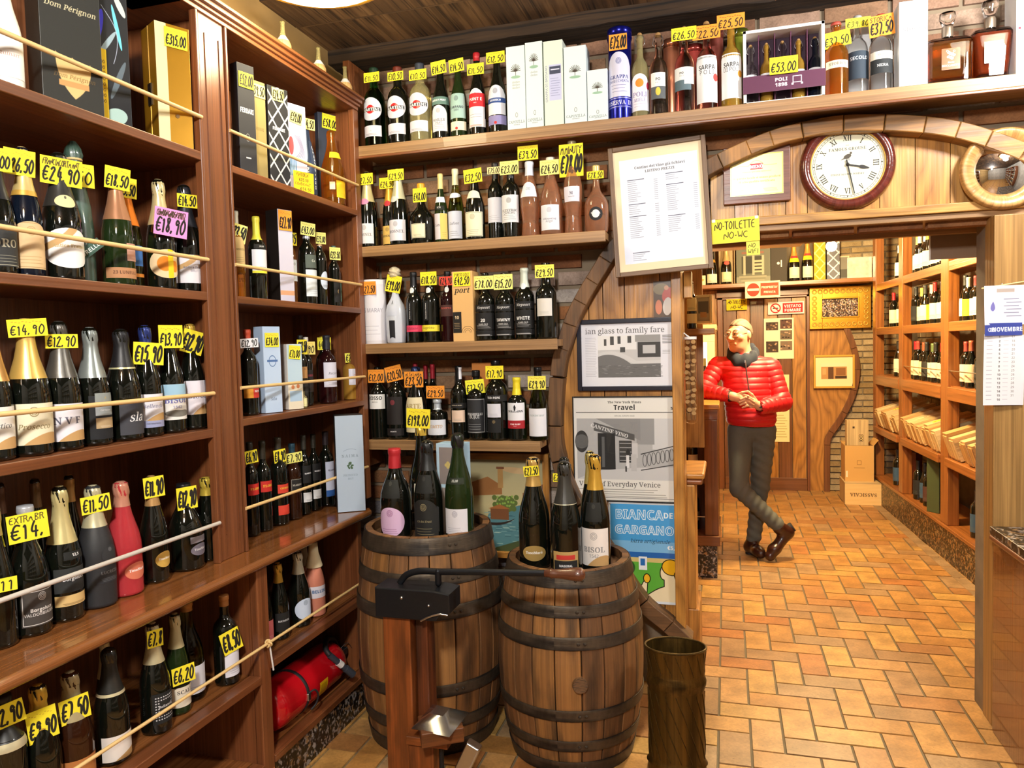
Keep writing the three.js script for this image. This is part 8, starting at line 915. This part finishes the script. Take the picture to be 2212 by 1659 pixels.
function surface(f, lo, hi, cell) { // surface nets
  const n = [0, 1, 2].map((i) => Math.ceil((hi[i] - lo[i]) / cell) + 1), [nx, ny, nz] = n, S = new Float32Array(nx * ny * nz), id = new Int32Array(nx * ny * nz).fill(-1), pos = [], idx = [];
  const I = (i, j, k) => i + nx * (j + ny * k);
  for (let k = 0; k < nz; k++) for (let j = 0; j < ny; j++) for (let i = 0; i < nx; i++) S[I(i, j, k)] = f([lo[0] + i * cell, lo[1] + j * cell, lo[2] + k * cell]);
  const C = [[0, 0, 0], [1, 0, 0], [0, 1, 0], [1, 1, 0], [0, 0, 1], [1, 0, 1], [0, 1, 1], [1, 1, 1]], E = [[0, 1], [2, 3], [4, 5], [6, 7], [0, 2], [1, 3], [4, 6], [5, 7], [0, 4], [1, 5], [2, 6], [3, 7]];
  for (let k = 0; k < nz - 1; k++) for (let j = 0; j < ny - 1; j++) for (let i = 0; i < nx - 1; i++) {
    const v = C.map(([a, b, c]) => S[I(i + a, j + b, k + c)]); let m = 0; const s = [0, 0, 0];
    for (const [a, b] of E) if (v[a] < 0 !== v[b] < 0) { const t = v[a] / (v[a] - v[b]); for (let q = 0; q < 3; q++) s[q] += mix(C[a][q], C[b][q], t); m++; }
    if (m) { id[I(i, j, k)] = pos.length / 3; pos.push(lo[0] + (i + s[0] / m) * cell, lo[1] + (j + s[1] / m) * cell, lo[2] + (k + s[2] / m) * cell); }
  }
  for (let k = 1; k < nz - 1; k++) for (let j = 1; j < ny - 1; j++) for (let i = 1; i < nx - 1; i++) {
    const a = S[I(i, j, k)] < 0; const quad = (b, p, q, r, s) => { if (a === S[b] < 0) return; const w = [p, q, r, s].map((z) => id[z]); if (w.some((z) => z < 0)) return; a ? idx.push(w[0], w[1], w[2], w[0], w[2], w[3]) : idx.push(w[0], w[2], w[1], w[0], w[3], w[2]); };
    quad(I(i + 1, j, k), I(i, j - 1, k - 1), I(i, j, k - 1), I(i, j, k), I(i, j - 1, k)); quad(I(i, j + 1, k), I(i - 1, j, k - 1), I(i - 1, j, k), I(i, j, k), I(i, j, k - 1)); quad(I(i, j, k + 1), I(i - 1, j - 1, k), I(i, j - 1, k), I(i, j, k), I(i - 1, j, k));
  }
  const nor = new Float32Array(pos.length), e = cell * 0.5; for (let q = 0; q < pos.length; q += 3) { const p = [pos[q], pos[q + 1], pos[q + 2]], g = [0, 1, 2].map((a) => { const u = [...p], w = [...p]; u[a] += e; w[a] -= e; return f(u) - f(w); }), l = V.len(g) || 1; for (let a = 0; a < 3; a++) nor[q + a] = g[a] / l; }
  const G_ = new THREE.BufferGeometry(); G_.setAttribute('position', new THREE.Float32BufferAttribute(pos, 3)); G_.setAttribute('normal', new THREE.Float32BufferAttribute(nor, 3)); G_.setIndex(idx); return G_;
}
{
  const O = [0.18, 0, -5.58], t = thing('person', 'man in a red quilted jacket and jeans leaning on the bar with crossed legs', 'person', O);
  const J = (x, y, z) => [x - O[0], y - O[1], z - O[2]];
  const pel = J(0.165, 0.93, -5.6), shA = J(-0.06, 1.385, -5.6), shB = J(0.3, 1.37, -5.6), elA = J(-0.168, 1.212, -5.5), wrA = J(0.012, 1.182, -5.375), elB = J(0.372, 1.125, -5.53), wrB = J(0.232, 1.1, -5.385), neck = J(0.118, 1.43, -5.61), hd = J(0.088, 1.602, -5.59);
  const hipA = J(0.09, 0.9, -5.59), knA = J(0.073, 0.515, -5.48), anA = J(0.325, 0.262, -5.5), hipB = J(0.24, 0.9, -5.61), knB = J(0.222, 0.505, -5.62), anB = J(0.175, 0.13, -5.63);
  const skin = std({ color: lin('#cf9a7c'), roughness: 0.5, sheen: 0.2 }), jacket = std({ color: lin('#c0101a'), roughness: 0.5 }), navy = std({ color: lin('#1a2233'), roughness: 0.9 }), denim = std({ color: lin('#6a6e68'), map: rep(TX.mottle, 4, 4), roughness: 0.85 }), hairM = std({ color: lin('#6a5a4b'), roughness: 0.7 }), leather = std({ color: lin('#33170f'), roughness: 0.28, clearcoat: 0.3 });
  // head
  const turn = R(-34), ca = Math.cos(turn), sa = Math.sin(turn), toHead = (p) => { const q = V.sub(p, hd); return [q[0] * ca - q[2] * sa, q[1] + 0.0, q[0] * sa + q[2] * ca]; };
  const skull = (q) => egg(q, [0, 0.022, -0.014], [0.074, 0.092, 0.094]);
  const headF = (p) => { const q = toHead(p), m = [Math.abs(q[0]), q[1], q[2]]; let d = skull(q); d = smin(d, egg(q, [0, -0.035, 0.016], [0.068, 0.088, 0.076]), 0.03); d = smin(d, egg(q, [0, -0.09, 0.034], [0.048, 0.034, 0.046]), 0.03); d = smin(d, cone(q, [-0.03, 0.028, 0.08], [0.03, 0.028, 0.08], 0.012, 0.012), 0.018); d = smin(d, cone(q, [0, 0.018, 0.09], [0, -0.026, 0.115], 0.0085, 0.015), 0.012); d = smin(d, egg(m, [0.012, -0.03, 0.098], [0.01, 0.009, 0.011]), 0.008); d = smin(d, egg(m, [0.044, -0.018, 0.058], [0.02, 0.018, 0.018]), 0.02); d = smax(d, -(V.len(V.sub(m, [0.03, 0.008, 0.106])) - 0.0165), 0.012); d = smin(d, egg(m, [0.03, 0.019, 0.09], [0.017, 0.0075, 0.012]), 0.006); d = smin(d, egg(m, [0.03, -0.008, 0.089], [0.015, 0.005, 0.01]), 0.006); d = smin(d, cone(q, [-0.02, -0.062, 0.083], [0.02, -0.062, 0.083], 0.0085, 0.0085), 0.008); d = smax(d, -cone(q, [-0.021, -0.0625, 0.094], [0.021, -0.0625, 0.094], 0.0022, 0.0022), 0.003); d = smin(d, egg(m, [0.077, -0.002, -0.006], [0.012, 0.031, 0.019]), 0.008); d = smin(d, cone(p, J(0.1, 1.53, -5.6), neck, 0.058, 0.068), 0.025); return d; };
  const bones = (p) => { let d = cone(p, neck, pel, 0.08, 0.1); for (const [a, b, r, s] of [[shA, elA, 0.045, 0.038], [elA, wrA, 0.036, 0.027], [shB, elB, 0.045, 0.038], [elB, wrB, 0.036, 0.027], [shA, shB, 0.05, 0.05], [hipA, knA, 0.07, 0.05], [knA, anA, 0.045, 0.035], [hipB, knB, 0.07, 0.05], [knB, anB, 0.045, 0.035]]) d = smin(d, cone(p, a, b, r, s), 0.03); return smin(d, headF(p) + 0.004, 0.01); };
  const hands = []; const fa = (x, y, z) => J(x, y, z);
  const palmA = [fa(0.035, 1.178, -5.365), fa(0.088, 1.162, -5.345)], palmB = [fa(0.215, 1.108, -5.378), fa(0.166, 1.138, -5.352)];
  const fingers = []; for (let i = 0; i < 4; i++) { const k = i * 0.0185, l = [0.0, 0.008, 0.004, -0.01][i]; fingers.push([fa(0.098, 1.192 - k, -5.338), fa(0.136 + l, 1.182 - k, -5.317), fa(0.168 + l, 1.16 - k, -5.322), 0.0088]); fingers.push([fa(0.156, 1.164 - k, -5.343), fa(0.122 - l, 1.173 - k, -5.313), fa(0.09 - l, 1.16 - k, -5.312), 0.0088]); }
  fingers.push([fa(0.06, 1.186, -5.352), fa(0.1, 1.205, -5.335), fa(0.128, 1.212, -5.33), 0.0098], [fa(0.19, 1.15, -5.358), fa(0.163, 1.19, -5.342), fa(0.136, 1.214, -5.336), 0.0098]);
  const handF = (p) => { let d = smin(cone(p, wrA, palmA[0], 0.026, 0.027), cone(p, palmA[0], palmA[1], 0.027, 0.03), 0.02); d = smin(d, cone(p, fa(0.09, 1.185, -5.342), fa(0.09, 1.138, -5.342), 0.014, 0.014), 0.015); let e = smin(cone(p, wrB, palmB[0], 0.026, 0.027), cone(p, palmB[0], palmB[1], 0.027, 0.029), 0.02); e = smin(e, cone(p, fa(0.162, 1.16, -5.347), fa(0.162, 1.112, -5.347), 0.014, 0.014), 0.015); fingers.forEach(([a, b, c, r], i) => { const q = smin(cone(p, a, b, r + 0.0008, r), cone(p, b, c, r, r - 0.0018), 0.004); if (i % 2) e = smin(e, q, 0.005); else d = smin(d, q, 0.005); }); return Math.min(d, e); };
  const skinParts = [surface(bones, J(-0.28, 0.06, -5.78), J(0.5, 1.52, -5.3), 0.014), surface(headF, J(-0.05, 1.38, -5.74), J(0.24, 1.74, -5.44), 0.0036), surface(handF, J(-0.03, 1.06, -5.43), J(0.27, 1.24, -5.27), 0.003)];
  mesh('body', mergeGeometries(skinParts), skin, t);
  // hair
  const hairF = (p) => { const q = toHead(p), d = skull(q) - 0.0045 - 0.0018 * Math.sin(q[0] * 180 + q[2] * 60); const line = 0.028 + 0.62 * q[2] - (q[2] > 0 ? 0.25 * Math.max(0, 0.05 - Math.abs(q[0])) : 0) - q[1]; const ear = 0.03 - Math.hypot(Math.abs(q[0]) - 0.078, q[1] + 0.0, q[2] + 0.0); return smax(smax(d, line, 0.022), ear, 0.012); };
  mesh('hair', surface(hairF, J(-0.05, 1.5, -5.74), J(0.24, 1.75, -5.44), 0.005), hairM, t);
  const hg = new THREE.Group(); hg.name = 'spectacles'; hg.position.set(...hd); hg.rotation.y = turn; t.add(hg);
  for (const s of [-1, 1]) { mesh('rim', new THREE.TorusGeometry(0.022, 0.0013, 6, 28).scale(1.08, 0.85, 1), tint('#b8b2a8', 0.3, { metalness: 0.8 }), hg, [s * 0.03, 0.008, 0.107]); mesh('lens', new THREE.CircleGeometry(0.0215, 20).scale(1.08, 0.85, 1), M.pane, hg, [s * 0.03, 0.008, 0.107]); mesh('temple_arm', rod([s * 0.054, 0.012, 0.106], [s * 0.078, 0.014, 0.0], 0.0013, 6), tint('#8a847c', 0.3, { metalness: 0.8 }), hg); }
  mesh('bridge', tube([[-0.009, 0.012, 0.108], [0, 0.016, 0.112], [0.009, 0.012, 0.108]], 0.0012, 8, 6), tint('#b8b2a8', 0.3, { metalness: 0.8 }), hg);
  for (const s of [-1, 1]) { mesh('eye', new THREE.SphereGeometry(0.0105, 14, 10), tint('#c9bfb4', 0.3), t, [hd[0] + s * 0.03 * ca + 0.087 * sa, hd[1] + 0.009, hd[2] - s * 0.03 * sa + 0.087 * ca]); mesh('iris', new THREE.SphereGeometry(0.0052, 10, 8), tint('#2b2620', 0.2), t, [hd[0] + (s * 0.03 - 0.004) * ca + 0.0955 * sa, hd[1] + 0.008, hd[2] - (s * 0.03 - 0.004) * sa + 0.0955 * ca]); mesh('eyebrow', tube([[-0.016, -0.002, 0], [0, 0.004, 0.002], [0.016, 0.0, -0.004]], 0.0028, 8, 6), hairM, t, [hd[0] + s * 0.031 * ca + 0.092 * sa, hd[1] + 0.034, hd[2] - s * 0.031 * sa + 0.092 * ca], [0, turn, 0]); }
  // jacket: horizontal quilting on the trunk, rings on the sleeves
  const puff = (s) => 0.0062 * Math.pow(Math.abs(Math.sin(Math.PI * s / 0.042)), 0.5);
  const cA = [J(0.075, 1.33, -5.6), J(0.105, 1.02, -5.58)], cB = [J(0.19, 1.325, -5.6), J(0.225, 1.01, -5.59)];
  const jackF = (p) => { let d = smin(cone(p, cA[0], cA[1], 0.113, 0.112), cone(p, cB[0], cB[1], 0.112, 0.108), 0.06); d = smin(d, cone(p, J(0.15, 1.2, -5.55), J(0.165, 1.03, -5.545), 0.1, 0.11), 0.06); d = smin(d, cone(p, shA, shB, 0.06, 0.058), 0.05); d = smin(d, cone(p, J(0.118, 1.4, -5.6), J(0.118, 1.44, -5.6), 0.088, 0.075), 0.03); d -= puff(p[1]) * clamp((0.13 - Math.abs(d)) * 30); d = Math.max(d, 0.955 - p[1] - 0.05 * (p[0] + 0.02)); d = smax(d, p[1] - 1.475, 0.01);
    const armA = smin(cone(p, shA, elA, 0.064, 0.057), cone(p, elA, wrA, 0.06, 0.043), 0.02) - puff(p[1] > elA[1] + 0.03 ? along(p, shA, elA) : along(p, elA, wrA) + 0.02), armB = smin(cone(p, shB, elB, 0.064, 0.058), cone(p, elB, wrB, 0.06, 0.045), 0.02) - puff(p[1] > elB[1] + 0.03 ? along(p, shB, elB) : along(p, elB, wrB) + 0.02);
    d = smin(d, armA, 0.018); d = smin(d, armB, 0.018); d = Math.max(d, -(Math.hypot(p[0] - wrA[0] - 0.012, (p[1] - wrA[1]) * 0.9, p[2] - wrA[2] - 0.008) - 0.04)); d = Math.max(d, -(Math.hypot(p[0] - wrB[0] + 0.012, p[1] - wrB[1], p[2] - wrB[2] - 0.008) - 0.04)); return d; };
  mesh('jacket', surface(jackF, J(-0.29, 0.93, -5.78), J(0.5, 1.52, -5.27), 0.0065), jacket, t);
  mesh('zip', tube([[-0.055, 1.42, 0.105], [-0.05, 1.36, 0.128], [-0.04, 1.27, 0.143], [-0.03, 1.19, 0.155]].map(([a, b, c]) => [a - 0.0, b, c]), 0.0045, 24, 8), tint('#3a2426', 0.5), t); mesh('zip_puller', cbox(0.006, 0.022, 0.004, 'y', 0.001), M.steel, t, [-0.057, 1.415, 0.112]);
  const hoodF = (p) => { const q = V.sub(p, J(0.112, 1.462, -5.605)), r = Math.hypot(q[0], q[2]); let d = Math.hypot(r - (0.08 + 0.1 * Math.max(0, q[2])), (q[1] + 0.5 * q[2]) * 0.62) - 0.031 - 0.004 * Math.sin(Math.atan2(q[0], q[2]) * 9); d = smin(d, egg(p, J(0.125, 1.43, -5.685), [0.1, 0.06, 0.05]), 0.03); return d; };
  mesh('hood', surface(hoodF, J(-0.05, 1.36, -5.79), J(0.28, 1.57, -5.46), 0.007), navy, t);
  const jeanF = (p) => { let d = smin(cone(p, hipA, knA, 0.095, 0.066), cone(p, knA, anA, 0.064, 0.05), 0.02), e = smin(cone(p, hipB, knB, 0.094, 0.066), cone(p, knB, anB, 0.06, 0.052), 0.02); d -= 0.003 * Math.sin(along(p, knA, anA) * 90 + p[0] * 40); e -= 0.003 * Math.sin(p[1] * 95 + p[0] * 50); let m = smin(d, e, 0.012); m = smin(m, cone(p, J(0.12, 0.95, -5.59), J(0.22, 0.945, -5.6), 0.1, 0.1), 0.04); return Math.max(m, p[1] - 1.02); };
  mesh('jeans', surface(jeanF, J(-0.06, 0.06, -5.77), J(0.42, 1.04, -5.36), 0.008), denim, t);
  // shoes, both resting on the floor
  const hA = J(0.398, 0.2, -5.53), tA = J(0.278, 0.043, -5.465), hB = J(0.15, 0.052, -5.655), tB = J(0.218, 0.042, -5.515);
  const shoe = (heel, toe, an) => (p) => { let d = smin(cone(p, heel, toe, 0.042, 0.036), cone(p, an, heel, 0.048, 0.042), 0.03); d = smin(d, egg(p, [(toe[0] * 3 + heel[0]) / 4, (toe[1] * 3 + heel[1]) / 4 + 0.01, (toe[2] * 3 + heel[2]) / 4], [0.046, 0.036, 0.05]), 0.02); return Math.max(d, 0.004 - p[1]); };
  mesh('shoe', surface(shoe(hA, tA, J(0.345, 0.235, -5.505)), J(0.2, -0.01, -5.62), J(0.48, 0.3, -5.38), 0.006), leather, t); mesh('shoe', surface(shoe(hB, tB, J(0.172, 0.115, -5.632)), J(0.06, -0.01, -5.74), J(0.3, 0.19, -5.43), 0.006), leather, t);
  mesh('heel', new THREE.CylinderGeometry(0.034, 0.036, 0.024, 20), M.rubber, t, J(0.428, 0.232, -5.548), [0, 0, -0.95]); mesh('heel', new THREE.CylinderGeometry(0.034, 0.036, 0.018, 20), M.rubber, t, J(0.15, 0.01, -5.655));
  mesh('wristband', new THREE.TorusGeometry(0.03, 0.009, 8, 24), M.rubber, t, wrA.map((v, i) => v + [0.004, -0.001, 0.004][i]), [0, R(62), 0]); const w = new THREE.Group(); w.name = 'wristwatch'; w.position.set(...wrB.map((v, i) => v + [-0.006, 0.006, 0.004][i])); w.rotation.set(0, R(-58), 0.4); t.add(w); mesh('strap', new THREE.TorusGeometry(0.03, 0.007, 8, 24), M.rubber, w); mesh('watch_face', new THREE.CylinderGeometry(0.019, 0.019, 0.01, 24).rotateX(Math.PI / 2), M.black, w, [0.02, 0.0, 0.024], [0, 0.8, 0]);
}
// ---------- lamps ----------
function ceilingLamp(pos, label, color, power, r = 0.24, drop = 0.015) {
  const t = thing('ceiling_lamp', label, 'lamp', pos, 0, undefined);
  mesh('rim', new THREE.TorusGeometry(r, 0.012, 10, 40).rotateX(Math.PI / 2), M.gold, t, [0, -0.02, 0]);
  mesh('mount', new THREE.CylinderGeometry(0.07, 0.07, 0.03, 24), M.gold, t, [0, drop - 0.005, 0]); if (drop > 0.05) mesh('stem', rod([0, 0.0, 0], [0, drop, 0], 0.012), M.gold, t);
  const glow = std({ color: lin('#fff2c0'), emissive: new THREE.Color(...color), emissiveIntensity: 3, roughness: 0.3 });
  mesh('shade', new THREE.SphereGeometry(r, 32, 8, 0, Math.PI * 2, Math.PI * 0.5, Math.PI * 0.5).scale(0.97, 0.25, 0.97), glow, t, [0, -0.015, 0]);
  const l = new THREE.PointLight(new THREE.Color(...color), power, 0, 2); l.castShadow = true; l.shadow.radius = 6; l.position.set(0, -0.2, 0); t.add(l); return t;
}
ceilingLamp([-1.37, 2.905, -2.38], 'round yellow glowing ceiling lamp with brass rim above the cabinet', [1, 0.85, 0.55], POWER.visible, 0.26, 0.08);
ceilingLamp([1.25, 2.96, -2.4], 'round glowing ceiling lamp over the granite counter', LAMP_COOL, POWER.front);
ceilingLamp([-0.25, 2.96, 0.35], 'round glowing ceiling lamp near the shop entrance', LAMP_COOL, POWER.near);
{
  const t = thing('pendant_lamp', 'bare bright bulb hanging before the far wall shelf', 'lamp', [0.875, 2.355, -6.95]);
  mesh('cord', rod([0, 0.09, 0], [0, 0.367, 0], 0.004), M.black, t); mesh('socket', new THREE.CylinderGeometry(0.02, 0.024, 0.07, 16), M.gold, t, [0, 0.07, 0]);
  mesh('bulb', new THREE.SphereGeometry(0.045, 20, 14), std({ color: 0xffffff, emissive: new THREE.Color(1, 0.85, 0.55), emissiveIntensity: 30 }), t);
  const l = new THREE.PointLight(new THREE.Color(...LAMP_WARM), POWER.bulb, 0, 2); l.castShadow = true; l.shadow.radius = 2; l.position.set(0, 0, 0); t.add(l);
  ceilingLamp([0.55, 2.70, -5.3], 'round warm glowing ceiling lamp in the room behind', LAMP_WARM, POWER.back);
}
renderer.render(scene, camera);
